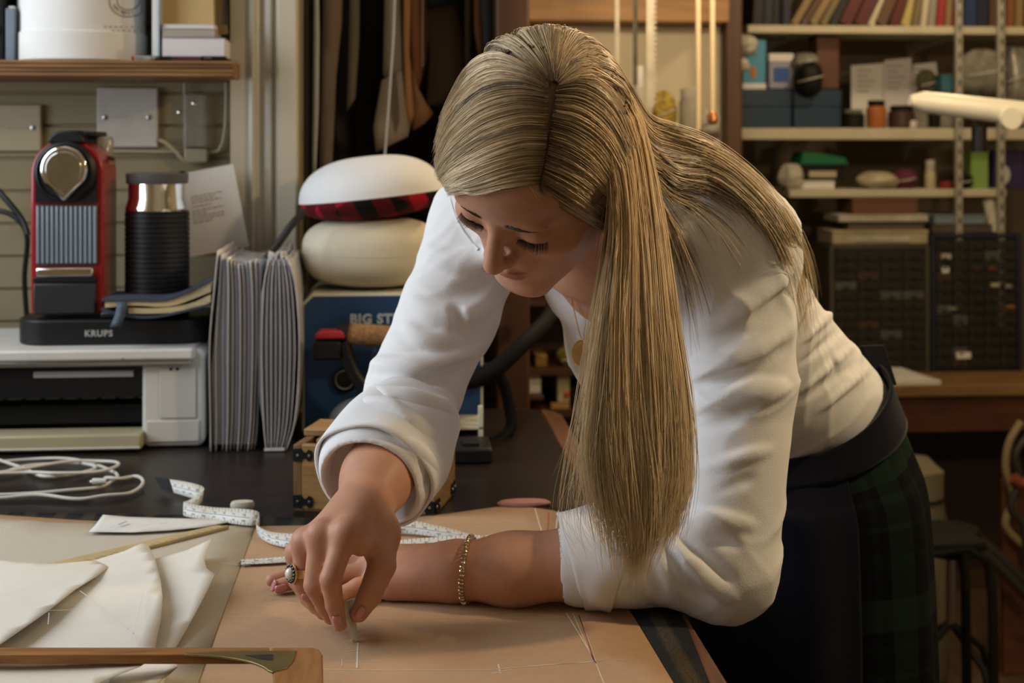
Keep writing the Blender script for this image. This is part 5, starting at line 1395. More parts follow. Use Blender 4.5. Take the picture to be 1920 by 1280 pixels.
LF = [(+1, [(1300, 615), (1370, 590), (1440, 545), (1480, 500)], 0.0070), (-1, [(1300, 650), (1380, 625), (1450, 580), (1488, 540)], 0.0060),
      (+1, [(1295, 690), (1350, 690), (1420, 660), (1484, 610)], 0.0075), (-1, [(1295, 725), (1360, 718), (1430, 690), (1480, 650)], 0.0060), (+1, [(1300, 760), (1360, 745), (1430, 735), (1470, 725)], 0.0070),
      (-1, [(1300, 800), (1370, 785), (1440, 770)], 0.0050), (+1, [(1320, 880), (1400, 855), (1445, 840)], 0.0045), (-1, [(1310, 930), (1390, 905), (1430, 890)], 0.0040),
      (-1, [(1245, 985), (1290, 1025), (1345, 1075), (1385, 1095)], 0.0060), (+1, [(1240, 1000), (1280, 1045), (1330, 1095), (1370, 1118)], 0.0060), (-1, [(1232, 1005), (1262, 1060), (1300, 1110), (1335, 1135)], 0.0055), (+1, [(1225, 1010), (1245, 1065), (1275, 1115)], 0.0050),
      (-1, [(1310, 985), (1360, 1010), (1405, 1030)], 0.0045), (+1, [(1300, 960), (1360, 975), (1415, 985)], 0.0050),
      (+1, [(1110, 1015), (1150, 1060), (1160, 1120)], 0.0040), (-1, [(1190, 1010), (1195, 1070), (1200, 1120), (1228, 1145)], 0.0045)]
TF = [(+1, [(1500, 640), (1545, 600), (1560, 585)], 0.006), (-1, [(1500, 690), (1550, 645), (1580, 615)], 0.006), (+1, [(1490, 740), (1550, 690), (1600, 650)], 0.006), (-1, [(1500, 765), (1560, 715), (1620, 675)], 0.006),
      (+1, [(1530, 770), (1580, 730), (1630, 690)], 0.006), (-1, [(1495, 600), (1530, 560), (1545, 540)], 0.005), (-1, [(1560, 740), (1570, 700), (1560, 660)], 0.004),
      (-1, [(1330, 380), (1420, 420), (1480, 470)], 0.0035), (-1, [(975, 570), (1010, 640), (1060, 700)], 0.004), (+1, [(985, 575), (1025, 640), (1075, 690)], 0.004)]
base_ops = Ops(shirt)
for grp, gf in ((RF, 1.25), (LF, 0.95), (TF, 0.62)):
    for sgn, ln, r_ in grp:
        c_ = catmull(ln, 4 * len(ln))
        hp, hit = raymarch(base_ops, c_[:, 0], c_[:, 1], d0=1.15)
        view = hp - np.array([0, 0, EYE]); view /= np.linalg.norm(view, axis=1)[:, None]
        n = len(hp); rs = r_ * (gf if sgn > 0 else min(0.95, gf * 1.1)) * np.sin(np.linspace(0.12, math.pi - 0.12, n)) ** 0.8
        tp_ = np.sin(np.linspace(0.12, math.pi - 0.12, n)); sink = (1 - tp_) * 0.006
        off = (0.0 if sgn > 0 else -0.0038)
        hp = hp + view * (off + (rs * 0.60 + sink if sgn > 0 else -sink))[:, None]
        kk = float(np.clip(r_ * gf * 1.8, 0.004, 0.012))
        for i in range(n - 1):
            if hit[i] and hit[i + 1] and np.linalg.norm(hp[i] - hp[i + 1]) < 0.05:
                (shirt.u if sgn > 0 else shirt.s)(cone(hp[i], hp[i + 1], rs[i], rs[i + 1]), kk if sgn > 0 else kk)
def shirt_post(p, d):
    idx = np.nonzero(np.abs(d) < 0.012)[0]
    q = p[idx]; x, y, z = q[:, 0], q[:, 1], q[:, 2]
    w1 = np.sin(38 * z + 22 * x + 1.6 * np.sin(26 * x + 9 * y) + 1.1 * np.sin(47 * z - 20 * y))
    w2 = np.sin(55 * x - 34 * z + 2.0 * np.sin(31 * z + 14 * y) + 0.9)
    w3 = np.sin(70 * y + 41 * z + 1.8 * np.sin(39 * x))
    m1 = 0.5 + 0.5 * np.sin(17 * x + 13 * z + 5 * y); m2 = 0.5 + 0.5 * np.sin(19 * z - 11 * x + 2.0)
    r = 0.0030 * (1 - np.abs(w1)) ** 2.2 * m1 + 0.0026 * (1 - np.abs(w2)) ** 2.2 * m2 + 0.0015 * (1 - np.abs(w3)) ** 2 * (1 - m1)
    for c_, R0_ in ((PZ(1065, 1.38, 0.04), 0.06), (P(700, 890, 1.40), 0.075)):
        r = r * np.clip(np.linalg.norm(q - V3(c_), axis=1) / R0_ - 0.5, 0, 1)
    d = d.copy(); d[idx] -= r - 0.0004
    return d
def thin_out(pos, faces, colr, hidden, cell):
    # coarser mesh where the clothes cover the body, fine elsewhere, still one surface
    key = np.arange(len(pos)).astype(np.int64)
    g_ = np.floor(pos[hidden] / cell).astype(np.int64) + 5000
    key[hidden] = 10 ** 13 + (g_[:, 0] * 10000 + g_[:, 1]) * 10000 + g_[:, 2]
    uq, inv = np.unique(key, return_inverse=True); cnt = np.bincount(inv)
    np_ = np.stack([np.bincount(inv, pos[:, i]) / cnt for i in range(3)], 1); nc = np.stack([np.bincount(inv, colr[:, i]) / cnt for i in range(3)], 1)
    q = inv[faces]; t = np.concatenate([q[:, [0, 1, 2]], q[:, [0, 2, 3]]])
    t = t[(t[:, 0] != t[:, 1]) & (t[:, 1] != t[:, 2]) & (t[:, 0] != t[:, 2])]
    srt = np.sort(t, 1); _, fi = np.unique((srt[:, 0].astype(np.int64) << 42) + (srt[:, 1].astype(np.int64) << 21) + srt[:, 2], return_index=True)
    return np_, t[np.sort(fi)], nc
bp_, bf_, bcol_ = BODY
hid = (evalops(base_ops, bp_) < -0.008) | ((bp_[:, 2] < PELV.z + 0.05) & (np.hypot(bp_[:, 0] - PELV.x, bp_[:, 1] - PELV.y) < 0.24))
bp_, bf_, bcol_ = thin_out(bp_, bf_, bcol_, hid, 0.007)
bo = np_mesh('body', bp_ - V3(wl), bf_, m_skin, woman, bcol_)
m_shirt = mat('white_shirt_cotton', (0.76, 0.76, 0.77), 0.8, bump=0.12, bscale=700, sheen=0.1, spec=0.25)
pos, fcs = sdf_mesh(shirt, 0.0026, post=shirt_post)
pos = relax(pos, fcs, 2, 0.5)
sh_o = np_mesh('shirt', pos - V3(wl), fcs, m_shirt, woman)
tag(sh_o, 'white cotton shirt with rolled sleeves and open neck')

# turned-back cuff bands lying over the sleeve ends
def cuff_band(A_, B_, rA, rB, sA, sB, thA, thB, flap=None, n=72, rows=14):
    A_, B_ = Vector(A_), Vector(B_); ax = (B_ - A_).normalized(); u_ = Vector((0, 0, 1)); u_ = (u_ - ax * u_.dot(ax)).normalized(); v_ = ax.cross(u_)
    rr_ = np.random.default_rng(9).random(6) * 6.28; out_ = []
    for i in range(rows):
        t = i / (rows - 1); row = []
        for j in range(n):
            th = 2 * math.pi * j / n
            shift = (1 - t) * sA * math.cos(th - thA) + t * sB * math.cos(th - thB)
            if flap: 
                dth = (th - flap[0] + math.pi) % (2 * math.pi) - math.pi
                shift -= (1 - t) * flap[1] * max(0.0, 1 - abs(dth) / 0.45)
            r = rA + (rB - rA) * t + 0.0022 * math.sin(3 * th + rr_[0] + 2 * t) * math.sin(math.pi * min(1, t + 0.2)) + 0.0014 * math.sin(5 * th + rr_[1] - 5 * t) + 0.0028 * math.sin(math.pi * t)
            p_ = A_ + (B_ - A_) * t + ax * shift + (u_ * math.cos(th) + v_ * math.sin(th)) * r
            p_.z = max(p_.z, TZ + 0.0045)
            row.append(p_ - wl)
        out_.append(row)
    o = MB().grid(out_, closed=True).build('rolled_cuff', m_shirt, sh_o, solid=0.0028, angle=80, soff=1.0)
    return o
cuff_band(PZ(1180, 1.377, 0.0500), PZ(1070, 1.379, 0.0470), 0.0495, 0.0440, -0.022, 0.012, 0.35, 0.3, flap=(2.3, 0.020))
cuff_band(CA_ + (CB_ - CA_) * 0.05, P(699, 893, 1.398), 0.0545, 0.0610, 0.010, 0.004, 2.2, 0.5)

# stitched seams
sops = Ops(shirt)
for ln in ([(1492, 655), (1520, 678), (1530, 700), (1560, 722), (1575, 745)], [(972, 556), (990, 590), (1022, 640), (1062, 690)], [(842, 352), (850, 392), (868, 432), (897, 468)]):
    c_ = catmull(ln, 40); hp, hit = raymarch(sops, c_[:, 0], c_[:, 1], d0=1.15, inset=0.0004)
    pts_ = [Vector(q) - wl for q, h_ in zip(hp, hit) if h_]
    if len(pts_) > 6 and max((pts_[i + 1] - pts_[i]).length for i in range(len(pts_) - 1)) < 0.05:
        MB().tube(pts_, 0.0019, 6).build('seam', m_shirt, sh_o)

# ---- skirt with waistband
def tartan():
    m = bpy.data.materials.new('dark_tartan_wool'); m.use_nodes = True; nt = m.node_tree; b = nt.nodes['Principled BSDF']
    b.inputs['Roughness'].default_value = 0.95; b.inputs['Specular IOR Level'].default_value = 0.1
    uv = nt.nodes.new('ShaderNodeUVMap'); sp = nt.nodes.new('ShaderNodeSeparateXYZ'); nt.links.new(uv.outputs[0], sp.inputs[0])
    outs = []
    for ax in 'XY':
        md = nt.nodes.new('ShaderNodeMath'); md.operation = 'WRAP'; nt.links.new(sp.outputs[ax], md.inputs[0]); md.inputs[1].default_value = 0; md.inputs[2].default_value = 1
        r = nt.nodes.new('ShaderNodeValToRGB'); r.color_ramp.interpolation = 'CONSTANT'; e = r.color_ramp.elements
        seq = [(0, 0.0), (0.10, 1.0), (0.32, 0.0), (0.40, 0.35), (0.46, 0.0), (0.60, 0.5), (0.64, 0.0), (0.80, 0.25), (0.88, 0.0)]
        e[0].position = 0; e[0].color = (0, 0, 0, 1); e[1].position = seq[1][0]; e[1].color = (1, 1, 1, 1)
        for p_, v_ in seq[2:]:
            k = e.new(p_); k.color = (v_, v_, v_, 1)
        nt.links.new(md.outputs[0], r.inputs['Fac']); outs.append(r)
    mx = nt.nodes.new('ShaderNodeMix'); mx.data_type = 'RGBA'; mx.blend_type = 'MIX'; mx.inputs[0].default_value = 0.5
    nt.links.new(outs[0].outputs['Color'], mx.inputs[6]); nt.links.new(outs[1].outputs['Color'], mx.inputs[7])
    r2 = nt.nodes.new('ShaderNodeValToRGB'); e = r2.color_ramp.elements; e[0].color = (0.0028, 0.0028, 0.0050, 1); e[1].color = (0.0085, 0.0190, 0.0130, 1); e[1].position = 0.8
    k = e.new(0.25); k.color = (0.0040, 0.0062, 0.0058, 1)
    nt.links.new(mx.outputs[2], r2.inputs['Fac']); nt.links.new(r2.outputs['Color'], b.inputs['Base Color'])
    return m
m_tartan = tartan()
m_navyw = mat('navy_wool', (0.0042, 0.0043, 0.0095), 0.95, spec=0.1, sheen=0.15, bump=0.1, bscale=500)
# rings: centre, side radius, front radius, tilt of the ring plane along the spine
def ring_pts(c_, a, b, up_, n=72, th0=0.0, th1=2 * math.pi, close=True):
    up_ = up_.normalized(); s_ = (sx_ - up_ * sx_.dot(up_)).normalized(); f_ = up_.cross(s_)
    if f_.dot(fx_) < 0: f_ = -f_
    return [Vector(c_) + s_ * a * math.cos(t) + f_ * b * math.sin(t) for t in np.linspace(th0, th1, n, endpoint=not close)]
up_w = (-spine * 0.75 + Vector((0, 0, 1)) * 0.55).normalized()
Wc = WAIST + spine * 0.000
hipc = Vector((PELV.x, PELV.y, 0))
# keys: (t, centre, side r, front r, up)
keys = [(Wc, 0.094, 0.092, up_w), (Wc.lerp(PELV, 0.30), 0.110, 0.104, up_w.lerp(Vector((0, 0, 1)), 0.25)), (Wc.lerp(PELV, 0.65), 0.134, 0.118, up_w.lerp(Vector((0, 0, 1)), 0.55)),
        (PELV, 0.155, 0.130, up_w.lerp(Vector((0, 0, 1)), 0.85)), (hipc + Vector((0, 0, PELV.z - 0.10)), 0.163, 0.136, Vector((0, 0, 1))), (hipc + Vector((0, 0, PELV.z - 0.22)), 0.168, 0.140, Vector((0, 0, 1))), (hipc + Vector((0, 0, 0.40)), 0.180, 0.150, Vector((0, 0, 1)))]
K = np.array([list(k[0]) + [k[1], k[2]] + list(k[3]) for k in keys]); KS = catmull(K, 40)
def skirt_surface(name, th0, th1, m, off=0.0, i0=0, i1=40, closed=False, fold=0.003, n=90, th=0.0025):
    rows_ = []; uvs = []
    acc = 0.0
    for i in range(i0, i1):
        c_ = Vector(KS[i][:3]); up_ = Vector(KS[i][5:8])
        if i > i0: acc += (c_ - Vector(KS[i - 1][:3])).length
        r_ = ring_pts(c_, KS[i][3] + off, KS[i][4] + off, up_, n, th0, th1, closed)
        ctr = c_
        out_ = []
        for j, q in enumerate(r_):
            t_ = th0 + (th1 - th0) * j / (n - 1); g_ = min(1, i / 14)
            q = q + (q - ctr).normalized() * fold * g_ * (math.sin(7 * t_ + 0.5) + 0.5 * math.sin(13 * t_ + i * 0.05))
            out_.append(q - wl); uvs.append((t_ * 0.155 / 0.17, acc / 0.17))
        rows_.append(out_)
    mb = MB().grid(rows_, closed=closed)
    o = mb.build(name, m, woman, solid=th, angle=80)
    ul = o.data.uv_layers.new(name='UVMap')
    for lp in o.data.loops: ul.data[lp.index].uv = uvs[lp.vertex_index]
    return o
# angle 0 = her left side, pi/2 = front
sk = skirt_surface('skirt', 0, 2 * math.pi, m_tartan, 0.0, 3, 40, closed=True)
tag(sk, 'dark green and navy tartan wool skirt')
pn_ = skirt_surface('wrap_panel', 0.62, 2.75, m_navyw, 0.005, 2, 40, fold=0.004)
wbd = skirt_surface('waistband', 0, 2 * math.pi, m_navyw, 0.0075, 0, 9, closed=True, fold=0.0, th=0.004)
# tab of the belt sticking out at the back
tb0 = P(1632, 668, 1.76) - wl
MB().add([P(1612, 648, 1.72) - wl, P(1656, 646, 1.74) - wl, P(1680, 722, 1.74) - wl, P(1630, 716, 1.72) - wl], [(0, 1, 2, 3)]).build('belt_tab', m_navyw, woman, solid=0.006, smooth=False, bevel=0.002)
# shoes
for s_ in (-1, 1):
    ank = Vector((PELV.x, PELV.y, 0)) + sx_ * 0.09 * s_ - fx_ * 0.02
    sole = []
    M_ = Matrix.Translation(ank - wl) @ Matrix(((fx_.x, sx_.x, 0, 0), (fx_.y, sx_.y, 0, 0), (0, 0, 1, 0), (0, 0, 0, 1)))
    ol = smooth_closed([(-0.055, 0.0), (-0.04, 0.032), (0.02, 0.036), (0.11, 0.044), (0.17, 0.034), (0.195, 0.0), (0.17, -0.034), (0.11, -0.044), (0.02, -0.036), (-0.04, -0.032)], 40)
    rows_ = [[M_ @ Vector((x_, y_, z_)) for x_, y_ in [(0.07 + (a - 0.07) * s2, b * s2) for a, b in ol]] for z_, s2 in ((0.001, 0.98), (0.015, 1.02), (0.03, 1.0), (0.05, 0.88), (0.06, 0.7))]
    MB().grid(rows_, closed=True).build('shoe', m_black, woman)
# ---- hair
cap = Ops()
cap.u(ell(HD(0, 0.034, -0.0755), HR, (0.0795, 0.0925, 0.0935)), 0.01)
cap.u(ell(HD(0.02, -0.03, -0.125), HR, (0.055, 0.06, 0.045)), 0.03)
cap.s(ell(HD(0.0, -0.047, 0.032), HR, (0.094, 0.110, 0.092)), 0.006)
cap.s(cone(HD(0, -0.09, -0.06), HD(0, -0.15, -0.04), 0.05, 0.06), 0.01)
hq, _ = raymarch(body, [1050, 1020, 1080], [404, 396, 418], d0=1.0)
for q in hq: cap.s(ball(q, 0.015), 0.004)
hairmass = Ops(cap)
cp, cf = sdf_mesh(cap, 0.0026)
def hair_material():
    m = bpy.data.materials.new('blonde_hair'); m.use_nodes = True; nt = m.node_tree; b = nt.nodes['Principled BSDF']
    at = nt.nodes.new('ShaderNodeVertexColor'); at.layer_name = 'tint'
    nt.links.new(at.outputs['Color'], b.inputs['Base Color'])
    b.inputs['Roughness'].default_value = 0.40; b.inputs['Specular IOR Level'].default_value = 0.60; b.inputs['Specular Tint'].default_value = (1.0, 0.9, 0.7, 1)
    tr = nt.nodes.new('ShaderNodeBsdfTranslucent'); nt.links.new(at.outputs['Color'], tr.inputs['Color'])
    ms = nt.nodes.new('ShaderNodeMixShader'); ms.inputs[0].default_value = 0.14
    nt.links.new(b.outputs[0], ms.inputs[1]); nt.links.new(tr.outputs[0], ms.inputs[2]); nt.links.new(ms.outputs[0], nt.nodes['Material Output'].inputs['Surface'])
    return m
m_hair = hair_material()
ROOT, MID, TIP = np.array([0.22, 0.155, 0.098]), np.array([0.80, 0.620, 0.400]), np.array([0.92, 0.780, 0.560])
ccol = np.tile(ROOT * 1.25, (len(cp), 1))
hair = np_mesh('hair', cp - V3(wl), cf, m_hair, woman, ccol)
tag(hair, 'long straight blonde hair with darker parting falling forward')

def resolve_all(guides):
    """control points: (px,py,depth), (px,py,'h') on the head, (px,py,'s') on the shirt, ((l,u,f),0,0) in head coordinates"""
    out = [[None] * len(g) for g in guides]; want = {'h': [], 's': []}
    for gi, g in enumerate(guides):
        for pi, (a, b, d) in enumerate(g):
            if isinstance(a, tuple):
                q = np.array(a) - np.array([0, 0.034, -0.0755]); q = q / np.linalg.norm(q / np.array([0.0795, 0.0925, 0.0935])) * 1.02
                out[gi][pi] = V3(HD(*(q + np.array([0, 0.034, -0.0755]))))
            elif isinstance(d, str): want[d].append((gi, pi, a, b))
            else: out[gi][pi] = V3(P(a, b, d + (0.03 if d < 1.36 else 0.0)))
    for k, ls in want.items():
        if ls:
            xy = np.array([(q[2], q[3]) for q in ls], float)
            for _ in range(8):
                hp, hit = raymarch(OPL[k], xy[:, 0], xy[:, 1], d0=1.0, inset=-0.002 if k == 'h' else -0.006)
                if k == 's' or hit.all(): break
                xy[~hit] += (np.array([1012.0, 255.0]) - xy[~hit]) * 0.03
            for q, p_ in zip(ls, hp): out[q[0]][q[1]] = p_
    return [np.array(g) for g in out]
OPL = {'h': Ops(list(body[:NHEAD]) + list(cap)), 's': base_ops}
def strand_group(name, guides, n, M, r, seed, thick=0.012, lift=0.003, wave=0.003, fray=0.004, cut=(0.82, 1.0), dark=0.25, clumps=90, tipc=1.0, rootlen=0.22, light=0.0, edge=False):
    R_ = np.random.default_rng(seed)
    G = np.array([catmull(g, M) for g in resolve_all(guides)]); ng = len(G)
    cs = R_.random(clumps); ct = R_.random(clumps); cph = R_.random((clumps, 4)) * 6.28; cc = R_.normal(0, 1, clumps)
    ci = R_.integers(0, clumps, n)
    s = np.clip(cs[ci] + R_.normal(0, 0.020, n), 0, 1); tt = np.clip(ct[ci] + R_.normal(0, 0.15, n), 0, 1)
    x = s * (ng - 1); i = np.minimum(x.astype(int), ng - 2); u = (x - i)[:, None, None]
    base = G[i] * (1 - u) + G[i + 1] * u                                  # n,M,3
    sc = np.clip(cs[ci], 0, 1) * (ng - 1); ic = np.minimum(sc.astype(int), ng - 2); uc = (sc - ic)[:, None, None]
    cen = G[ic] * (1 - uc) + G[ic + 1] * uc
    w = np.linspace(0, 1, M)[None, :, None]
    base = base * (1 - 0.55 * w ** 1.5) + cen * (0.55 * w ** 1.5)
    # shorten
    st0 = R_.uniform(0, 0.045, n)[:, None]; ln = st0 + (R_.uniform(cut[0], cut[1], n)[:, None] - st0) * np.linspace(0, 1, M)[None]
    f = ln * (M - 1); j = np.minimum(f.astype(int), M - 2); fu = (f - j)[..., None]
    rows = np.arange(n)[:, None]
    base = base[rows, j] * (1 - fu) + base[rows, j + 1] * fu
    eye = np.array([0, 0, EYE]); view = base - eye; view /= np.linalg.norm(view, axis=2, keepdims=True)
    tan = np.gradient(base, axis=1); tan /= np.maximum(1e-9, np.linalg.norm(tan, axis=2, keepdims=True))
    sd = np.cross(tan, view); sd /= np.maximum(1e-9, np.linalg.norm(sd, axis=2, keepdims=True))
    wv = np.linspace(0, 1, M)[None, :]
    dep = (tt[:, None] * thick - lift) * np.minimum(1, 0.35 + 2.2 * wv)
    if edge: dep = dep + lift * np.clip((s - 0.72) / 0.28, 0, 1)[:, None] * 0.85
    ph = cph[ci]
    lat = wave * np.sin(ph[:, :1] + wv * (3 + 3 * ph[:, 1:2] / 6.28)) * wv + R_.normal(0, fray, n)[:, None] * wv ** 2 + R_.normal(0, 0.0010, n)[:, None]
    dep = dep + wave * 0.8 * np.sin(ph[:, 2:3] + wv * (2.5 + 3 * ph[:, 3:4] / 6.28)) * wv + R_.normal(0, 0.0008, n)[:, None]
    base = base + view * dep[..., None] + sd * lat[..., None]
    # colour along the strand: darker roots, pale lengths, streaks per clump
    a = np.clip(wv / rootlen, 0, 1)[..., None]; b = np.clip((wv - 0.35) / 0.65, 0, 1)[..., None] * tipc
    colr = ROOT * (1 - a) + MID * a; colr = colr * (1 - b) + TIP * b
    k = np.exp(0.30 * cc[ci] + R_.normal(0, 0.22, n) + light)[:, None, None]
    dk = (R_.random(n) < dark)[:, None, None]
    colr = colr * k * np.where(dk, 0.42, 1.0); colr = np.clip(colr * np.minimum(1.0, 0.94 / colr.max(axis=2, keepdims=True)), 0.01, 0.95)
    rad = r * (0.75 + 0.5 * R_.random(n))[:, None] * np.clip(1.15 - wv ** 3, 0.15, 1)
    up = np.cross(sd, tan)
    V_ = np.stack([base + (sd * math.cos(q) + up * math.sin(q)) * rad[..., None] for q in (0, 2.094, 4.189)], 2)   # n,M,3,3
    idx = np.arange(n * M * 3).reshape(n, M, 3)
    A0 = idx[:, :-1, :]; A1 = idx[:, 1:, :]
    F_ = np.stack([A0, np.roll(A0, -1, 2), np.roll(A1, -1, 2), A1], -1).reshape(-1, 4)
    C_ = np.repeat(colr[:, :, None, :], 3, 2).reshape(-1, 3)
    o = np_mesh(name, V_.reshape(-1, 3) - V3(wl), F_, m_hair, hair, C_)
    o['kind'] = 'stuff'
    return o

left_sweep = [
    [(1028, 158, 'h'), (982, 122, 'h'), (928, 100, 'h'), (885, 118, 'h'), (850, 165, 'h'), (829, 222, 1.30)],
    [(1028, 166, 'h'), (978, 145, 'h'), (915, 142, 'h'), (862, 182, 'h'), (833, 240, 'h'), (822, 290, 1.28)],
    [(1030, 185, 'h'), (972, 178, 'h'), (905, 195, 'h'), (854, 240, 'h'), (829, 285, 'h'), (821, 318, 1.27)],
    [(1030, 212, 'h'), (972, 210, 'h'), (903, 232, 'h'), (852, 274, 'h'), (831, 305, 'h'), (823, 333, 1.26)],
    [(1028, 245, 'h'), (975, 244, 'h'), (908, 265, 'h'), (858, 298, 'h'), (836, 322, 'h'), (827, 342, 1.25)],
    [(1024, 282, 'h'), (978, 282, 'h'), (918, 299, 'h'), (866, 323, 'h'), (842, 338, 'h'), (830, 350, 1.24)],
    [(1019, 316, 'h'), (980, 318, 'h'), (930, 330, 'h'), (880, 346, 'h'), (850, 352, 'h'), (832, 356, 1.22)],
    [(1013, 342, 'h'), (985, 345, 'h'), (940, 352, 'h'), (895, 361, 'h'), (860, 364, 'h'), (836, 360, 1.205)]]
strand_group('hair_strands', left_sweep, 4300, 18, 0.00040, 11, thick=0.004, lift=0.0065, wave=0.002, fray=0.0016, cut=(0.88, 1.0), dark=0.16, clumps=170, rootlen=0.36, light=0.22, edge=True)
over_top = [[((0.012 + 0.035 * math.cos(ph), 0.118, -0.075 - 0.02 * math.sin(ph)), 0, 0), ((0.055 * math.cos(ph), 0.098, -0.10 - 0.045 * math.sin(ph)), 0, 0), ((0.075 * math.cos(ph), 0.05, -0.12 - 0.06 * math.sin(ph)), 0, 0), ((0.08 * math.cos(ph), -0.01, -0.10 - 0.07 * math.sin(ph)), 0, 0), ((0.06 * math.cos(ph), -0.06, -0.11 - 0.04 * math.sin(ph)), 0, 0)] for ph in np.linspace(0.1, math.pi - 0.1, 9)]
strand_group('hair_strands', over_top, 1500, 13, 0.00048, 18, thick=0.001, lift=0.000, wave=0.001, fray=0.001, cut=(0.92, 1.0), dark=0.3, clumps=80, rootlen=0.3, tipc=0.5)
right_top = [
    [(1012, 350, 'h'), (1040, 374, 'h'), (1076, 400, 'h'), (1118, 424, 'h'), (1152, 438, 1.25), (1185, 448, 1.29)],
    [(1015, 340, 'h'), (1048, 358, 'h'), (1086, 381, 'h'), (1124, 408, 'h'), (1156, 428, 1.25), (1185, 442, 1.29)],
    [(1020, 316, 'h'), (1058, 332, 'h'), (1098, 356, 'h'), (1136, 390, 'h'), (1162, 412, 1.25), (1185, 430, 1.29)],
    [(1026, 282, 'h'), (1068, 298, 'h'), (1110, 326, 'h'), (1146, 366, 'h'), (1166, 395, 'h'), (1182, 420, 1.28)],
    [(1031, 245, 'h'), (1076, 260, 'h'), (1120, 292, 'h'), (1152, 338, 'h'), (1170, 376, 'h'), (1182, 410, 1.27)],
    [(1036, 212, 'h'), (1084, 224, 'h'), (1130, 258, 'h'), (1160, 308, 'h'), (1176, 355, 'h'), (1186, 400, 1.26)],
    [(1040, 182, 'h'), (1090, 188, 'h'), (1138, 222, 'h'), (1170, 280, 'h'), (1187, 335, 'h'), (1194, 390, 1.26)],
    [(1044, 162, 'h'), (1096, 150, 'h'), (1146, 180, 'h'), (1180, 245, 'h'), (1196, 310, 'h'), (1204, 370, 1.27)]]
strand_group('hair_strands', right_top, 2600, 15, 0.00040, 12, thick=0.004, lift=0.0072, wave=0.0015, fray=0.0014, cut=(0.9, 1.0), dark=0.20, clumps=130, rootlen=0.42, tipc=0.9, light=0.12)
crown_fan = [
    [(1030, 160, 'h'), (992, 122, 'h'), (950, 92, 'h'), (915, 88, 'h'), (906, 114, 1.29)], [(1033, 154, 'h'), (1010, 108, 'h'), (984, 74, 'h'), (966, 58, 'h'), (962, 76, 1.30)], [(1037, 152, 'h'), (1034, 106, 'h'), (1030, 66, 'h'), (1028, 45, 'h'), (1028, 62, 1.30)],
    [(1041, 152, 'h'), (1056, 108, 'h'), (1076, 72, 'h'), (1090, 56, 'h'), (1092, 74, 1.30)], [(1045, 157, 'h'), (1080, 122, 'h'), (1120, 102, 'h'), (1150, 122, 'h'), (1154, 150, 1.29)]]
strand_group('hair_strands', crown_fan, 1100, 12, 0.00040, 19, thick=0.001, lift=0.0012, wave=0.0015, fray=0.0012, cut=(0.92, 1.0), dark=0.2, clumps=70, rootlen=0.35, tipc=0.5)
fall = [
    [(1050, 212, 'h'), (1108, 262, 'h'), (1146, 345, 'h'), (1148, 440, 1.205), (1130, 560, 1.20), (1116, 700, 1.21), (1108, 830, 1.22), (1126, 950, 1.23), (1160, 1060, 1.26)],
    [(1049, 190, 'h'), (1118, 212, 'h'), (1160, 315, 'h'), (1168, 450, 1.21), (1158, 600, 1.21), (1152, 760, 1.22), (1158, 900, 1.23), (1172, 1020, 1.25), (1170, 1110, 1.28)],
    [(1048, 172, 'h'), (1122, 170, 'h'), (1178, 265, 'h'), (1196, 430, 1.23), (1200, 600, 1.225), (1208, 780, 1.235), (1214, 900, 1.24), (1204, 1010, 1.255), (1180, 1090, 1.275)],
    [(1047, 160, 'h'), (1116, 132, 'h'), (1190, 220, 'h'), (1222, 400, 1.25), (1240, 600, 1.245), (1256, 780, 1.25), (1258, 900, 1.255), (1238, 985, 1.26), (1212, 1050, 1.275)],
    [(1046, 153, 'h'), (1104, 104, 'h'), (1184, 188, 'h'), (1232, 370, 1.27), (1258, 600, 1.265), (1279, 760, 1.27), (1280, 880, 1.275), (1264, 960, 1.28), (1248, 1000, 1.285)]]
strand_group('hair_strands', fall, 4900, 26, 0.00042, 13, thick=0.025, lift=0.005, wave=0.0075, fray=0.0055, cut=(0.74, 1.0), dark=0.07, clumps=190, rootlen=0.24, light=0.42)
flyaway = [
    [(1060, 215, 'h'), (1112, 262, 'h'), (1146, 345, 'h'), (1146, 440, 1.21), (1125, 600, 1.21), (1105, 760, 1.22), (1080, 880, 1.23), (1070, 960, 1.25), (1110, 1010, 1.28)],
    [(1055, 180, 'h'), (1115, 225, 'h'), (1150, 330, 'h'), (1155, 450, 1.215), (1135, 620, 1.22), (1115, 800, 1.23), (1110, 920, 1.24), (1120, 990, 1.26), (1150, 1040, 1.28)]]
strand_group('stray_hair', flyaway, 150, 30, 0.00032, 14, thick=0.04, lift=0.01, wave=0.012, fray=0.012, cut=(0.7, 1.0), dark=0.1, clumps=60, rootlen=0.3)
back_drape = [
    [(1120, 80, 'h'), (1175, 150, 'h'), (1215, 215, 1.33), (1262, 236, 1.40), (1340, 268, 's'), (1428, 338, 's'), (1494, 430, 's'), (1522, 520, 's'), (1524, 600, 1.50)],
    [(1140, 120, 'h'), (1188, 200, 'h'), (1225, 255, 1.33), (1270, 272, 's'), (1345, 300, 's'), (1420, 362, 's'), (1480, 450, 's'), (1506, 545, 's'), (1514, 640, 1.49)],
    [(1150, 160, 'h'), (1192, 260, 'h'), (1228, 320, 1.31), (1270, 335, 's'), (1335, 340, 's'), (1405, 392, 's'), (1462, 475, 's'), (1492, 570, 's'), (1508, 650, 1.48)]]
strand_group('hair_strands', back_drape, 480, 24, 0.00036, 15, thick=0.006, lift=0.006, wave=0.004, fray=0.004, cut=(0.72, 1.0), dark=0.3, clumps=46, rootlen=0.25, tipc=0.7, light=0.05)
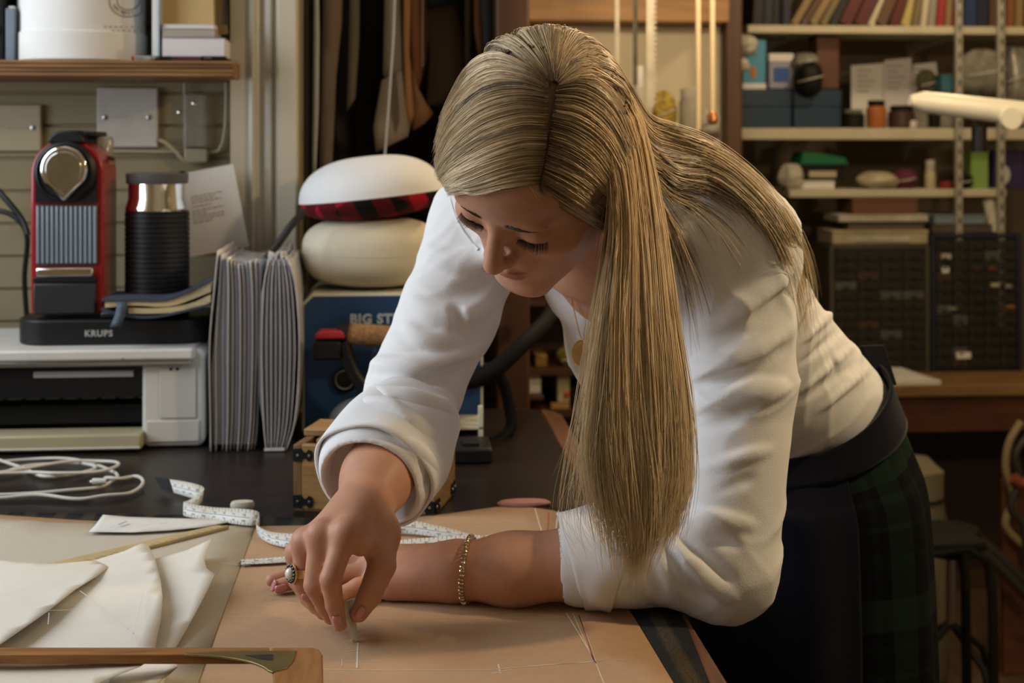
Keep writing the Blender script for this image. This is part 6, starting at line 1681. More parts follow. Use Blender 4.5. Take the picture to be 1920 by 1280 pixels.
neck_hair = [
    [(1165, 250, 'h'), (1205, 330, 1.30), (1238, 400, 1.33), (1262, 480, 1.345), (1280, 580, 1.345), (1290, 690, 1.345)],
    [(1170, 200, 'h'), (1215, 300, 1.31), (1262, 350, 1.37), (1320, 362, 's'), (1385, 400, 's'), (1440, 470, 's')],
    [(1175, 180, 'h'), (1220, 270, 1.32), (1275, 315, 1.39), (1345, 330, 's'), (1415, 380, 's'), (1470, 460, 's')]]
strand_group('hair_strands', neck_hair, 380, 18, 0.00036, 16, thick=0.010, lift=0.004, wave=0.004, fray=0.005, cut=(0.7, 1.0), dark=0.45, clumps=50, rootlen=0.3, tipc=0.2, light=-0.3)  # strands darkened: shade behind the long fall is put into their colour
wisps = [
    [(985, 345, 'h'), (1005, 372, 'h'), (1030, 398, 'h'), (1062, 420, 'h')],
    [(1030, 345, 'h'), (1050, 372, 'h'), (1072, 396, 'h'), (1100, 418, 'h')]]
strand_group('stray_hair', wisps, 9, 14, 0.00022, 17, thick=0.004, lift=0.004, wave=0.004, fray=0.004, cut=(0.5, 1.0), dark=0.0, clumps=20, rootlen=0.01, light=0.3)

# ---- lashes and brows
HEADOPS = Ops(body[:NHEAD])
def head_surface(l, u, f0=0.05):
    fs = np.linspace(f0, -0.06, 111); pts = np.array([V3(HD(l, u, f)) for f in fs])
    d = evalops(HEADOPS, pts, masked=False); k = int(np.argmax(d < 0)); return fs[k]
m_lash = mat('lash_brown', (0.018, 0.012, 0.009), 0.5)
m_brow = mat('brow_brown', (0.07, 0.040, 0.022), 0.6)
R_ = np.random.default_rng(4)
for s_ in (-1, 1):
    mb = MB()
    for k in range(40):
        q = k / 39; l = (0.0185 + 0.0255 * q); u = -0.0078 - 0.0012 * math.sin(math.pi * q)
        f = head_surface(l * s_, u) ; out = (q - 0.35) * 0.9
        a = HD(l * s_, u, f + 0.0004); dl = Vector((0, 0, 0)) + hLw * s_ * out * 0.5 + hFw * 0.62 - hUw * 0.50
        dl.normalize(); L_ = 0.0070 + 0.0042 * q + R_.normal(0, 0.0006)
        mb.tube([a, a + dl * L_ * 0.5, a + dl * L_ + hUw * 0.0016], [0.00042, 0.00034, 0.00010], 4)
    for i in range(len(mb.v)): mb.v[i] = tuple(Vector(mb.v[i]) - wl)
    mb.build('eyelashes', m_lash, woman)['kind'] = 'stuff'
    mb = MB()
    for k in range(250):
        q = R_.random(); l = 0.011 + 0.028 * q; u = 0.0165 + 0.0045 * math.sin(q * 2.4) - 0.0085 * q + R_.normal(0, 0.0016) * (1 - 0.6 * q)
        dq, du = 0.0058, (0.0032 - 0.0055 * q)
        pp = []
        for e_ in (0.0, 0.5, 1.0):
            l2, u2 = l + dq * e_, u + du * e_
            pp.append(HD(l2 * s_, u2, head_surface(l2 * s_, u2) + 0.0005))
        mb.tube(pp, [0.00034, 0.00030, 0.00010], 3)
    for i in range(len(mb.v)): mb.v[i] = tuple(Vector(mb.v[i]) - wl)
    mb.build('eyebrow', m_brow, woman)

# ---- nails, ring, bracelet, necklace
def grad(ops, q, e=0.0008):
    g_ = np.array([evalops(ops, (q + e * ax)[None], masked=False)[0] - evalops(ops, (q - e * ax)[None], masked=False)[0] for ax in np.eye(3)]); return Vector(g_ / np.linalg.norm(g_))
m_nail = mat('pink_nail', (0.58, 0.24, 0.24), 0.22, coat=0.4)
def nail(px, py, a, b, wd, ln):
    hp, hit = raymarch(body, [px], [py], d0=1.05); q = hp[0]; n_ = grad(body, q); t_ = (Vector(b) - Vector(a)); t_ = (t_ - n_ * t_.dot(n_)).normalized(); s_ = t_.cross(n_)
    rows_ = []
    for i in range(9):
        v = -1 + 2 * i / 8; half = wd * (1 - 0.35 * max(0, abs(v) - 0.55) / 0.45) if v < 0.55 else wd * math.sqrt(max(0.02, 1 - ((v - 0.55) / 0.5) ** 2))
        rows_.append([Vector(q) + t_ * ln * v + s_ * half * w_ - n_ * (0.0016 * w_ * w_ + 0.0006 * max(0, v) ** 2 - 0.0007) - wl for w_ in (-1, -0.6, -0.2, 0.2, 0.6, 1)])
    return MB().grid(rows_).build('fingernail', m_nail, woman, solid=0.0007)
nail(633, 1164, RI[2], RI[3], 0.0046, 0.0062)
nail(676, 1148, RT[2], RT[3], 0.0040, 0.0060)
nail(512, 1097, LI[2], LI[3], 0.0042, 0.0062)
nail(527, 1104, LM[2], LM[3], 0.0044, 0.0062)
nail(577, 1119, LR[2], LR[3], 0.0042, 0.0058)
# ring on the ring finger
m_gold = mat('gold', (0.80, 0.58, 0.27), 0.28, 1.0)
m_pearl = mat('pearl', (0.75, 0.73, 0.70), 0.15, coat=0.6)
m_gem = mat('dark_stones', (0.015, 0.016, 0.02), 0.15, spec=0.9)
rc_ = RR[0].lerp(RR[1], 0.72); ax_ = (RR[1] - RR[0]).normalized()
Mr = Matrix.Translation(rc_ - wl) @ ax_.to_track_quat('Z', 'Y').to_matrix().to_4x4()
rg = MB().lathe([(0.0103, -0.0040), (0.0112, -0.0038), (0.0115, 0), (0.0112, 0.0038), (0.0103, 0.0040), (0.0099, 0)], 32, M=Mr, cap=False).build('finger_ring', m_gold, woman)
hp, hit = raymarch(body, [563], [1073], d0=1.05); rn = (dirw(-0.80, 0.02, 0.60)); rp = rc_ + rn * 0.0112
Mb = Matrix.Translation(rp - wl) @ rn.to_track_quat('Z', 'Y').to_matrix().to_4x4()
MB().lathe([(0.0085, -0.0012), (0.0092, 0.0), (0.0086, 0.0012), (0.006, 0.0014)], 28, M=Mb).build('bezel', m_gold, rg)
MB().lathe([(0.0054, 0.001), (0.0056, 0.0025), (0.0048, 0.0046), (0.0030, 0.0060), (0.0008, 0.0066)], 24, M=Mb).build('pearl', m_pearl, rg)
gm = MB()
for k in range(14):
    a = 2 * math.pi * k / 14
    gm.lathe([(0.0016, 0), (0.0017, 0.0008), (0.0009, 0.0018), (0.0002, 0.002)], 8, M=Mb @ Matrix.Translation((0.0074 * math.cos(a), 0.0074 * math.sin(a), 0.0012)))
g_o = gm.build('stones', m_gem, rg); g_o['kind'] = 'stuff'
# bracelet: coiled wire round the left wrist
bc_ = PZ(878, 1.391, 0.0335); tdir = (PZ(960, 1.383, 0.036) - WRL).normalized(); s1 = Vector((0, 0, 1)); s1 = (s1 - tdir * s1.dot(tdir)).normalized(); s2 = tdir.cross(s1)
pts = []
for k in range(52 * 9 + 1):
    a = 2 * math.pi * k / (52 * 9); b = 2 * math.pi * k / 9
    o_ = s1 * math.cos(a) + s2 * math.sin(a); ctr = bc_ + o_ * 0.0312 + tdir * 0.004 * math.cos(a)
    pts.append(ctr + (o_ * math.cos(b) + tdir * math.sin(b)) * 0.0026 - wl)
MB().tube(pts, 0.0009, 5, cap=False).build('bracelet', mat('pale_gold', (0.72, 0.63, 0.45), 0.25, 1.0), woman)
# necklace
allops = Ops(list(body) + list(shirt))
ch = catmull([(1070, 545), (1075, 575), (1082, 605), (1091, 634), (1108, 634), (1122, 610), (1130, 560)], 50)
hp, hit = raymarch(allops, ch[:, 0], ch[:, 1], d0=1.1, inset=-0.0012)
nk = MB().tube([Vector(q) - wl for q in hp], 0.0008, 6).build('necklace', m_gold, woman)
hp, hit = raymarch(allops, [1092], [662], d0=1.1, inset=-0.004)
nd = dirw(-0.25, -0.05, 1).normalized()
Mp = Matrix.Translation(Vector(hp[0]) - wl) @ nd.to_track_quat('Z', 'Y').to_matrix().to_4x4()
MB().lathe([(0.0110, -0.001), (0.0122, -0.0006), (0.0124, 0.0006), (0.0110, 0.0010), (0.0100, 0.0007), (0.002, 0.0008)], 32, M=Mp @ Matrix.Diagonal((1.0, 1.25, 1, 1))).build('pendant', m_gold, nk)

# ---- the chalk in her hand
ct_ = T(667, 1203, HK)
ck_ = thing('marking_chalk', 'thin white tailors chalk pinched in her right hand', 'chalk', tuple(ct_))
upv = (P(648, 1130, 1.281) - ct_); hgt = upv.length; upv.normalize(); thv = dirw(0.96, 0.2, 0.25); thv = (thv - upv * thv.dot(upv)).normalized(); dpv = upv.cross(thv)
ol = smooth_closed([(0.0, 0.0), (0.006, 0.012), (0.013, 0.028), (0.012, hgt), (-0.012, hgt), (-0.013, 0.028), (-0.006, 0.012)], 28)
ol = [(a, max(0.0, b)) for a, b in ol]
mb = MB(); n = len(ol)
rows_ = [[dpv * a * s2 + upv * (0.02 + (b - 0.02) * s2 if s2 < 1 else b) + thv * t2 for a, b in ol] for t2, s2 in ((-0.0026, 0.86), (-0.0022, 1.0), (0.0022, 1.0), (0.0026, 0.86))]
mb.grid(rows_, closed=True); mb.f.append(tuple(range(n))[::-1]); mb.f.append(tuple(range(3 * n, 4 * n)))
mb.build('chalk_plate', mat('white_chalk', (0.62, 0.60, 0.52), 0.85, var=0.08, vscale=200), ck_, angle=50)
strokes(ck_, 'chalk_dust', [[(655, 1198), (668, 1204), 0.0009]], m_chalk, HK + 0.0002)
# ------------------------------------------------------------------ background: bookshelves, drawer cabinets and workbench
YSF = 4.22                                   # front of the shelves
def sxp(px, Y=YSF): return Q(px, HOR, Y).x
def szp(py, Y=YSF, px=1600): return Q(px, py, Y).z
m_shw = mat('white_shelf_paint', (0.50, 0.46, 0.34), 0.5, var=0.06)
def bshelf(label, px0, px1, pt, pb, dep=0.26, x1=None):
    t = thing('bookshelf', label, 'shelf', (sxp(px0), YSF, szp(pb)))
    w_ = (x1 if x1 is not None else sxp(px1)) - sxp(px0); h = szp(pt) - szp(pb)
    B('board', m_shw, t, 0, w_, 0, dep, 0, h, 0.003)
    for k in range(3 if px1 > 1900 else 0):
        xx = w_ * (0.12 + 0.38 * k)
        MB().prism([(0.02, -0.002), (dep + 0.2, -0.002), (dep + 0.2, -0.07), (dep + 0.15, -0.03)], xx, xx + 0.012, axis='x').build('bracket', m_shw, t)
    return t
XE = 2.45
bshelf('upper white bookshelf carrying the leaning books', 1402, 1960, 48, 63, x1=XE)
bshelf('middle white bookshelf carrying the blue boxes', 1390, 1960, 240, 262, x1=XE)
bshelf('lower white shelf carrying the green bottle', 1480, 1888, 355, 370)
m_std = mat('grey_standard', (0.40, 0.38, 0.33), 0.4, 0.3)
for px, nm in ((1797, 'left'), (1876, 'right')):
    t = thing('shelf_standard', 'slotted metal wall upright, the %s one of two behind the lamp' % nm, 'upright', (sxp(px, 4.2), 4.19, 0.78))
    B('rail', m_std, t, -0.010, 0.010, 0, 0.02, 0, 1.5, 0.002)
    for k in range(34): B('slot', m_dark, t, -0.003, 0.003, -0.001, 0.0005, 0.03 + k * 0.043, 0.05 + k * 0.043, 0)
# books: (left px at base, width px, lean px at the top of the frame, height m, colour name)
bc = {'navy': (0.012, 0.016, 0.035), 'tan': (0.24, 0.16, 0.075), 'brown': (0.10, 0.055, 0.03), 'black': (0.015, 0.014, 0.014), 'wine': (0.09, 0.016, 0.016), 'cream': (0.50, 0.45, 0.32), 'straw': (0.45, 0.36, 0.13), 'red': (0.30, 0.03, 0.03), 'grey': (0.26, 0.25, 0.22), 'blue': (0.015, 0.03, 0.10), 'rust': (0.22, 0.08, 0.03), 'olive': (0.16, 0.13, 0.06)}
books = [(1412, 18, 4, 'black', 'at the left end of the upper shelf'), (1432, 16, 4, 'navy', 'second from the left end of the upper shelf'), (1450, 16, 3, 'black', 'third from the left end of the upper shelf'), (1468, 14, 2, 'navy', 'fourth from the left end of the upper shelf'),
         (1484, 15, 42, 'tan', 'leaning furthest left on the upper shelf'), (1502, 14, 44, 'brown', 'leaning right of the leftmost tan book'), (1519, 16, 42, 'tan', 'leaning between a brown and an olive book'), (1538, 14, 40, 'olive', 'leaning right of two tan books'), (1556, 16, 36, 'black', 'leaning in the middle of the upper shelf'),
         (1576, 24, 34, 'wine', 'leaning left of the other thick wine book'), (1603, 22, 32, 'wine', 'leaning next to the white spined book'), (1628, 13, 34, 'cream', 'leaning right of the wine books'), (1644, 20, 30, 'brown', 'leaning right of the white spined book'), (1668, 18, 26, 'wine', 'leaning left of the straw book'),
         (1690, 16, 22, 'straw', 'leaning beside the dark red spines'), (1710, 12, 12, 'olive', 'between the straw and cream spines'), (1726, 11, 8, 'cream', 'standing left of the grey book'), (1740, 14, 6, 'grey', 'standing left of the red books'), (1757, 12, 6, 'red', 'first of the red spines'), (1772, 11, 5, 'tan', 'standing between two red spines'), (1785, 14, 4, 'red', 'second of the red spines'),
         (1808, 22, 2, 'blue', 'standing between the two metal uprights'), (1832, 20, 2, 'navy', 'standing right of the blue book'), (1856, 16, 2, 'brown', 'standing just left of the right upright'), (1886, 15, 2, 'rust', 'standing right of the right upright'), (1904, 14, 2, 'tan', 'standing at the right edge of the upper shelf'), (1921, 16, 2, 'wine', 'standing at the far right of the upper shelf')]
zbk = szp(48)
for i, (px, w_, lean, c_, where) in enumerate(books):
    yb = YSF + 0.015 + 0.01 * (i % 3); x0 = sxp(px, yb); wd = sxp(px + w_, yb) - x0; an = math.atan(lean / 62.0) * 0.9
    h = 0.20 + 0.04 * ((i * 37) % 10) / 10
    nm = 'white' if c_ == 'cream' else c_
    t = thing('book', '%s spined book %s' % (nm, where), 'book', (x0, yb, zbk + 0.0005), group='books on the upper shelf')
    M_ = Matrix.Rotation(an, 4, 'Y')
    m_c = mat('cover_' + c_, bc[c_], 0.6, var=0.1, vscale=12)
    hx = wd * math.cos(an) * 0.98
    MB().box(0, 0.0025, 0, 0.15, 0, h, M=M_).box(hx - 0.0025, hx, 0, 0.15, 0, h, M=M_).box(0.0025, hx - 0.0025, 0, 0.003, 0, h, M=M_).build('cover', m_c, t)
    MB().box(0.0027, hx - 0.0027, 0.0032, 0.146, 0.003, h - 0.003, M=M_).build('page_block', m_page, t)
    t.location.z += hx * math.sin(an) if an > 0 else 0

def crate(name, label, cat, px0, px1, pt, pb, m, Y=YSF + 0.02, dep=0.16, lid=None, m_lid=None, front=None):
    z0 = szp(pb, Y, px0); z1 = szp(pt, Y, px0); x0, x1 = sxp(px0, Y), sxp(px1, Y)
    t = thing(name, label, cat, ((x0 + x1) / 2, Y, z0)); w2 = (x1 - x0) / 2; h = z1 - z0
    lh = lid if lid is not None else 0.22
    B('body', m, t, -w2 * 0.985, w2 * 0.985, 0.002, dep - 0.002, 0, h * (1 - lh), 0.002)
    B('lid', m_lid or m, t, -w2, w2, 0, dep, h * (1 - lh) + 0.0005, h, 0.002)
    if front: B('label_panel', front, t, -w2 * 0.6, w2 * 0.6, -0.001, 0.0015, h * 0.2, h * 0.6, 0)
    return t
m_dkblue = mat('dark_blue_box', (0.008, 0.032, 0.068), 0.5, var=0.08)
crate('storage_box', 'dark blue storage box, the left one on the middle shelf', 'box', 1388, 1485, 168, 239, m_dkblue, lid=0.45)
crate('storage_box', 'dark blue storage box, the right one on the middle shelf', 'box', 1488, 1578, 168, 239, m_dkblue, lid=0.45)
m_sky = mat('sky_blue_card', (0.06, 0.27, 0.42), 0.5)
t = thing('greeting_card', 'bright blue card with orange figure propped on the blue box', 'card', (sxp(1420), YSF + 0.03, szp(167)))
hh_ = szp(75) - szp(167)
MB().prism([(sxp(1398) - sxp(1420), 0.018), (sxp(1440) - sxp(1420), 0.018), (sxp(1441) - sxp(1420), hh_), (sxp(1420) - sxp(1420), hh_), (-0.003, hh_ * 0.7), (sxp(1398) - sxp(1420), hh_ * 0.66)], 0, 0.003, axis='y').build('front_leaf', m_sky, t)
B('foot_strip', m_white2, t, sxp(1397) - sxp(1420), sxp(1441) - sxp(1420), -0.001, 0.02, 0, 0.018, 0.001)
MB().lathe([(0.011, 0), (0.010, 0.002)], 16, M=Matrix.Translation((sxp(1417) - sxp(1420), -0.0005, 0.052)) @ Matrix.Rotation(math.pi / 2, 4, 'X') @ Matrix.Diagonal((0.9, 1.9, 1, 1))).build('orange_figure', mat('orange_print', (0.42, 0.15, 0.02), 0.6), t)
crate('carton', 'lilac and white carton standing beside the bright blue card', 'box', 1442, 1488, 100, 166, mat('lilac_card', (0.28, 0.28, 0.38), 0.6), Y=YSF + 0.05, dep=0.1, lid=0.24, m_lid=m_white2, front=mat('cobalt_print', (0.02, 0.08, 0.30), 0.5))
crate('brown_box', 'brown wooden box behind on the right blue box', 'box', 1532, 1574, 62, 166, mat('brown_box_wood', (0.10, 0.04, 0.022), 0.5), Y=YSF + 0.06, dep=0.1, lid=0.3)
def jar(name, label, cat, px, pt, pb, rpx, m_b, m_c, Y=YSF + 0.08, capf=0.22, shape=None):
    x = sxp(px, Y); z0 = szp(pb, Y, px); z1 = szp(pt, Y, px); R = (sxp(px + rpx, Y) - x); h = z1 - z0
    t = thing(name, label, cat, (x, Y, z0))
    MB().lathe([(R * 0.9, 0), (R, 0.004), (R, h * (1 - capf) * 0.9), (R * 0.8, h * (1 - capf))], 24).build('body', m_b, t)
    MB().lathe([(R * 0.82, h * (1 - capf)), (R * 0.85, h * (1 - capf) + 0.003), (R * 0.85, h - 0.003), (R * 0.7, h)], 24).build('cap', m_c, t)
    return t
def lump(name, label, cat, px, pt, pb, rpx, m_b, Y=YSF + 0.09, seed=1, band=None):
    """a bunched soft thing"""
    x = sxp(px, Y); z0 = szp(pb, Y, px); z1 = szp(pt, Y, px); R = (sxp(px + rpx, Y) - x); h = z1 - z0; r_ = random.Random(seed)
    t = thing(name, label, cat, (x, Y, z0)); rows_ = []
    ph = [r_.uniform(0, 6) for _ in range(6)]
    for k in range(13):
        a = -math.pi / 2 + math.pi * k / 12; rr_ = max(0.04, math.cos(a) ** 0.6 if math.cos(a) > 0 else 0)
        rows_.append([Vector(((R * rr_ * (1 + 0.14 * math.sin(3 * b + ph[0] + k * 0.4) + 0.08 * math.sin(7 * b + ph[1]))) * math.cos(b), min(R, 0.08) * rr_ * math.sin(b), h / 2 + h / 2 * math.sin(a) * (1 + 0.08 * math.sin(4 * b + ph[2])))) for b in np.linspace(0, 2 * math.pi, 26, endpoint=False)])
    MB().grid(rows_, closed=True).build('bundle', m_b, t)
    MB().tube([(R * 0.9 * math.cos(b), -min(R, 0.08) * 0.2 + min(R, 0.08) * 0.98 * math.sin(b), h * 0.5 + 0.1 * h * math.cos(b)) for b in np.linspace(0, 2 * math.pi, 24)], 0.002, 5).build('tie', band or m_cable, t)
    return t
m_whr = mat('rag_white', (0.48, 0.45, 0.38), 0.85, var=0.2, vscale=20)
m_gry = mat('rag_grey', (0.20, 0.19, 0.16), 0.8, var=0.35, vscale=25)
m_dk = mat('tool_black', (0.008, 0.008, 0.007), 0.6, spec=0.25)
lump('white_bundle', 'white bundle hanging left of the blue card at the shelf end', 'bundle', 1398, 66, 102, 20, m_whr, Y=YSF - 0.03, seed=2)
lump('grey_bundle', 'greyish white bundle beside the post at the shelf end', 'bundle', 1388, 108, 134, 16, m_whr, Y=YSF - 0.035, seed=3)
lump('pale_bundle', 'pale crumpled bundle low on the post beside the blue boxes', 'bundle', 1370, 138, 192, 18, m_gry, Y=YSF - 0.04, seed=4)
crate('copper_tin', 'copper brown tin at the left end of the middle shelf', 'tin', 1352, 1384, 188, 238, mat('copper_tin', (0.16, 0.06, 0.025), 0.4, 0.3), Y=YSF - 0.05, dep=0.06)
lump('black_pouch', 'black pouch sagging over the right blue box', 'pouch', 1517, 118, 178, 26, m_dk, Y=YSF + 0.0, seed=5)
lump('grey_cloth', 'grey cloth crumpled above the black pouch', 'cloth', 1508, 100, 132, 24, m_gry, Y=YSF + 0.04, seed=6)
jar('orange_jar', 'orange labelled jar on the middle shelf', 'jar', 1643, 188, 239, 18, mat('orange_label', (0.40, 0.13, 0.035), 0.4), m_dk)
sheet_specs = [(1596, 1660, 118, 205), (1652, 1712, 108, 200), (1700, 1762, 116, 190)]
for k, (a, b, c_, d_) in enumerate(sheet_specs):
    t = thing('pinned_sheet', ('left', 'middle', 'right')[k] + ' pale paper sheet leaning at the back of the middle shelf', 'paper', (sxp(a, 4.47), 4.47 - 0.01 * k, szp(239, 4.47)))
    w_ = sxp(b, 4.47) - sxp(a, 4.47); h = szp(c_, 4.47) - szp(239, 4.47)
    MB().prism([(0, 0), (w_, 0), (w_ - 0.01 * k, h), (0.008 * k, h * 0.96)], 0, 0.0015, axis='y').build('sheet', m_white2 if k != 1 else m_page, t)
    mbk = MB()
    for j in range(5):
        zz_ = h * (0.55 + 0.08 * j); mbk.box(w_ * 0.15, w_ * (0.5 + 0.3 * ((j * 7) % 3) / 3), -0.0008, -0.0003, zz_, zz_ + h * 0.025)
    mbk.build('printed_lines', m_faint, t)
for k, (px, pt, rp, mm, lb) in enumerate(((1600, 205, 20, m_dk, 'black pin box left of the orange jar'), (1690, 198, 24, mat('dark_brown_tin', (0.05, 0.025, 0.015), 0.5), 'dark brown tin right of the orange jar'), (1726, 180, 14, m_gry, 'grey tin near the middle of the shelf'), (1752, 200, 14, m_dk, 'black canister left of the teal box'), (1708, 222, 12, m_white, 'small white pot on the middle shelf'))):
    jar('tin', lb, 'tin', px, pt, 239, rp, mm, m_dk if mm is not m_dk else m_gry, Y=YSF + 0.06 + 0.02 * (k % 2))
lump('dried_posy', 'dark dried posy standing behind the brown tin', 'posy', 1738, 132, 182, 18, mat('posy_green', (0.05, 0.05, 0.025), 0.8, var=0.4, vscale=60), Y=YSF + 0.14, seed=8)
crate('teal_box', 'small teal box beside the left metal upright', 'box', 1766, 1794, 140, 172, mat('teal_card', (0.035, 0.13, 0.17), 0.5), Y=YSF + 0.05, dep=0.06)
crate('tall_carton', 'tall grey carton below the teal box', 'box', 1764, 1792, 173, 239, m_gry, Y=YSF + 0.05, dep=0.08)
lump('wire_bundle', 'tangle of grey wire above the white lamp', 'wire', 1840, 95, 178, 44, m_gry, Y=YSF + 0.06, seed=9)
lump('silver_bundle', 'bunched silver grey bag at the right edge above the lamp', 'bag', 1902, 90, 200, 30, mat('silver_bag', (0.28, 0.27, 0.24), 0.35, 0.4, var=0.3, vscale=30), Y=YSF + 0.07, seed=10)
# lower shelf
m_grn = mat('green_tray', (0.012, 0.20, 0.075), 0.5)
t = thing('green_tray', 'bright green plastic tray lying on the black box', 'tray', (sxp(1545, 4.3), 4.30, szp(308, 4.3)))
w_ = sxp(1590, 4.3) - sxp(1545, 4.3)
MB().prism([(-w_, 0), (w_, 0), (w_ * 0.9, 0.022), (0, 0.034), (-w_ * 0.85, 0.040)], 0, 0.12, axis='y').build('tray_body', m_grn, t, bevel=0.003)
B('rim', m_grn, t, -w_ * 1.02, w_ * 1.02, -0.003, 0.123, 0.0, 0.004, 0.001)
crate('black_box', 'flat black box under the green tray', 'box', 1500, 1585, 309, 338, m_dk, Y=4.28, dep=0.14, front=m_cream)
slab_ = crate('paper_stack', 'stack of pale papers at the left end of the lower shelf', 'paper', 1500, 1566, 339, 354, m_white2, Y=4.27, dep=0.15)
lump('white_wad', 'white crumpled wad left of the green tray', 'paper', 1484, 308, 354, 22, m_whr, Y=4.26, seed=12)
lump('coil', 'coiled cream webbing on the lower shelf', 'webbing', 1645, 322, 354, 34, m_cream, Y=4.28, seed=13)
lump('magenta_wad', 'dark magenta cloth wad on the lower shelf', 'cloth', 1696, 318, 354, 20, mat('magenta_cloth', (0.10, 0.015, 0.04), 0.8), Y=4.29, seed=14)
jar('spray_bottle', 'cream spray bottle near the middle of the lower shelf', 'bottle', 1744, 300, 354, 10, m_cream, m_whr, Y=4.28, capf=0.4)
jar('red_pot', 'small red pot on the lower shelf', 'pot', 1773, 335, 354, 12, mat('red_pot', (0.20, 0.02, 0.015), 0.5), m_dk, Y=4.27)
lump('dark_wad', 'dark cloth wad left of the green bottle', 'cloth', 1800, 326, 354, 22, m_dk, Y=4.28, seed=15)
crate('green_bottle', 'light green bottle shaped box on the lower shelf', 'bottle', 1821, 1854, 282, 354, mat('leaf_green', (0.20, 0.34, 0.08), 0.45), Y=4.27, dep=0.06, lid=0.08)
t = crate('purple_box', 'purple box with round pale label at the right', 'box', 1864, 1920, 282, 354, mat('purple_box', (0.035, 0.02, 0.09), 0.5), Y=4.28, dep=0.1, lid=0.06)
MB().lathe([(0.028, 0), (0.027, 0.002)], 24, M=Matrix.Translation((-0.018, 0.0015, 0.045)) @ Matrix.Rotation(math.pi / 2, 4, 'X') @ Matrix.Diagonal((0.8, 1.1, 1, 1))).build('round_label', m_white2, t)
B('shelf_right_end', m_shw, t, 0, 0.001, 0.05, 0.051, 0, 0.001, 0)

# under the lower shelf: stacked boxes on the drawer cabinets
YD = 4.18
crate('brown_carton', 'flat reddish brown carton under the lower shelf', 'box', 1598, 1722, 372, 402, mat('red_brown_card', (0.13, 0.055, 0.03), 0.6), Y=YD + 0.03)
crate('file_tray', 'white file tray lying on the stacked boxes', 'tray', 1572, 1742, 403, 416, m_whr, Y=YD + 0.01)
crate('grey_carton', 'long dim carton in the stack above the drawers', 'box', 1590, 1735, 417, 431, mat('dim_card', (0.12, 0.10, 0.07), 0.7), Y=YD + 0.02)
crate('papers', 'loose stack of buff papers on the drawer cabinet', 'paper', 1560, 1742, 432, 458, mat('buff_paper', (0.40, 0.34, 0.23), 0.7, var=0.2, vscale=14), Y=YD + 0.01, front=m_whr)
crate('blue_folder_stack', 'pale blue folders stacked above the right drawer cabinet', 'folder', 1752, 1850, 404, 420, mat('pale_blue_folder', (0.16, 0.20, 0.24), 0.6), Y=YD + 0.02)
crate('dark_folder_stack', 'dark folders lying under the pale blue folders', 'folder', 1748, 1862, 421, 437, mat('dark_folder', (0.07, 0.06, 0.045), 0.6), Y=YD + 0.02)
t = thing('roll', 'cream paper roll leaning right of the folders', 'paper roll', (sxp(1878, YD), YD + 0.05, szp(438, YD)))
MB().tube([(0, 0, 0), (-0.012, 0.02, szp(378, YD) - szp(438, YD))], 0.018, 18).build('roll_body', m_whr, t)
MB().tube([(-0.006, 0.01, 0.04), (-0.007, 0.012, 0.055)], 0.0188, 18).build('band', m_cream, t)

def drawer_cabinet(label, px0, px1, pt, pb, cols, rows, m_case_, seed):
    z0 = szp(pb, YD); z1 = szp(pt, YD); x0, x1 = sxp(px0, YD), sxp(px1, YD)
    t = thing('drawer_cabinet', label, 'cabinet', ((x0 + x1) / 2, YD, z0)); w2 = (x1 - x0) / 2; h = z1 - z0
    B('case', m_case_, t, -w2, w2, 0.012, 0.2, 0, h, 0.003)
    for s_ in (-1, 1): B('side_panel', m_case_, t, s_ * w2 - (0.014 if s_ > 0 else 0), s_ * w2 + (0.014 if s_ < 0 else 0), 0, 0.0118, 0, h, 0.002)
    B('top_panel', m_case_, t, -w2 + 0.0142, w2 - 0.0142, 0, 0.0118, h - 0.012, h, 0.002)
    r_ = random.Random(seed); cw = (2 * w2 - 0.032) / cols; rh = (h - 0.03) / rows
    m_d = mat('smoky_drawer', (0.022, 0.021, 0.019), 0.3)
    fills = [m_d] * 9 + [mat('drawer_brown', (0.05, 0.03, 0.02), 0.4), mat('drawer_grey', (0.07, 0.07, 0.065), 0.4)]
    for i in range(cols):
        for j in range(rows):
            xa = -w2 + 0.016 + cw * i; za = 0.012 + rh * j
            d_ = B('drawer', r_.choice(fills), t, xa + 0.002, xa + cw - 0.002, 0.002, 0.0116, za + 0.002, za + rh - 0.002, 0.0008, 1)
            B('pull', m_d, d_, xa + cw * 0.38, xa + cw * 0.62, -0.004, 0.0018, za + rh * 0.25, za + rh * 0.42, 0)
    return t, w2, h
drawer_cabinet('dark grey cabinet of many small drawers under the buff papers', 1556, 1744, 460, 700, 4, 12, mat('cabinet_olive', (0.06, 0.055, 0.042), 0.45), 1)
t, w2, h = drawer_cabinet('dark cabinet of small drawers with blue frame at the right', 1747, 1916, 440, 700, 5, 12, mat('cabinet_blue', (0.012, 0.016, 0.035), 0.45), 2)
for (fx, fz, ww_, hh_, mm) in ((-0.68, 0.84, 0.03, 0.016, m_whr), (-0.70, 0.74, 0.022, 0.018, m_white2), (0.0, 0.75, 0.02, 0.012, m_maroon), (0.35, 0.75, 0.02, 0.012, mat('copper_bits', (0.20, 0.07, 0.03), 0.4)), (0.4, 0.63, 0.028, 0.012, m_cream), (0.7, 0.62, 0.02, 0.012, m_gry), (0.75, 0.47, 0.026, 0.010, mat('amber_bits', (0.25, 0.12, 0.03), 0.4)), (-0.3, 0.12, 0.046, 0.020, m_white2), (-0.55, 0.46, 0.03, 0.008, m_gry)):
    B('drawer_contents', mm, t, fx * w2 - ww_ / 2, fx * w2 + ww_ / 2, -0.0035, 0.0012, fz * h - hh_ / 2, fz * h + hh_ / 2, 0.001)

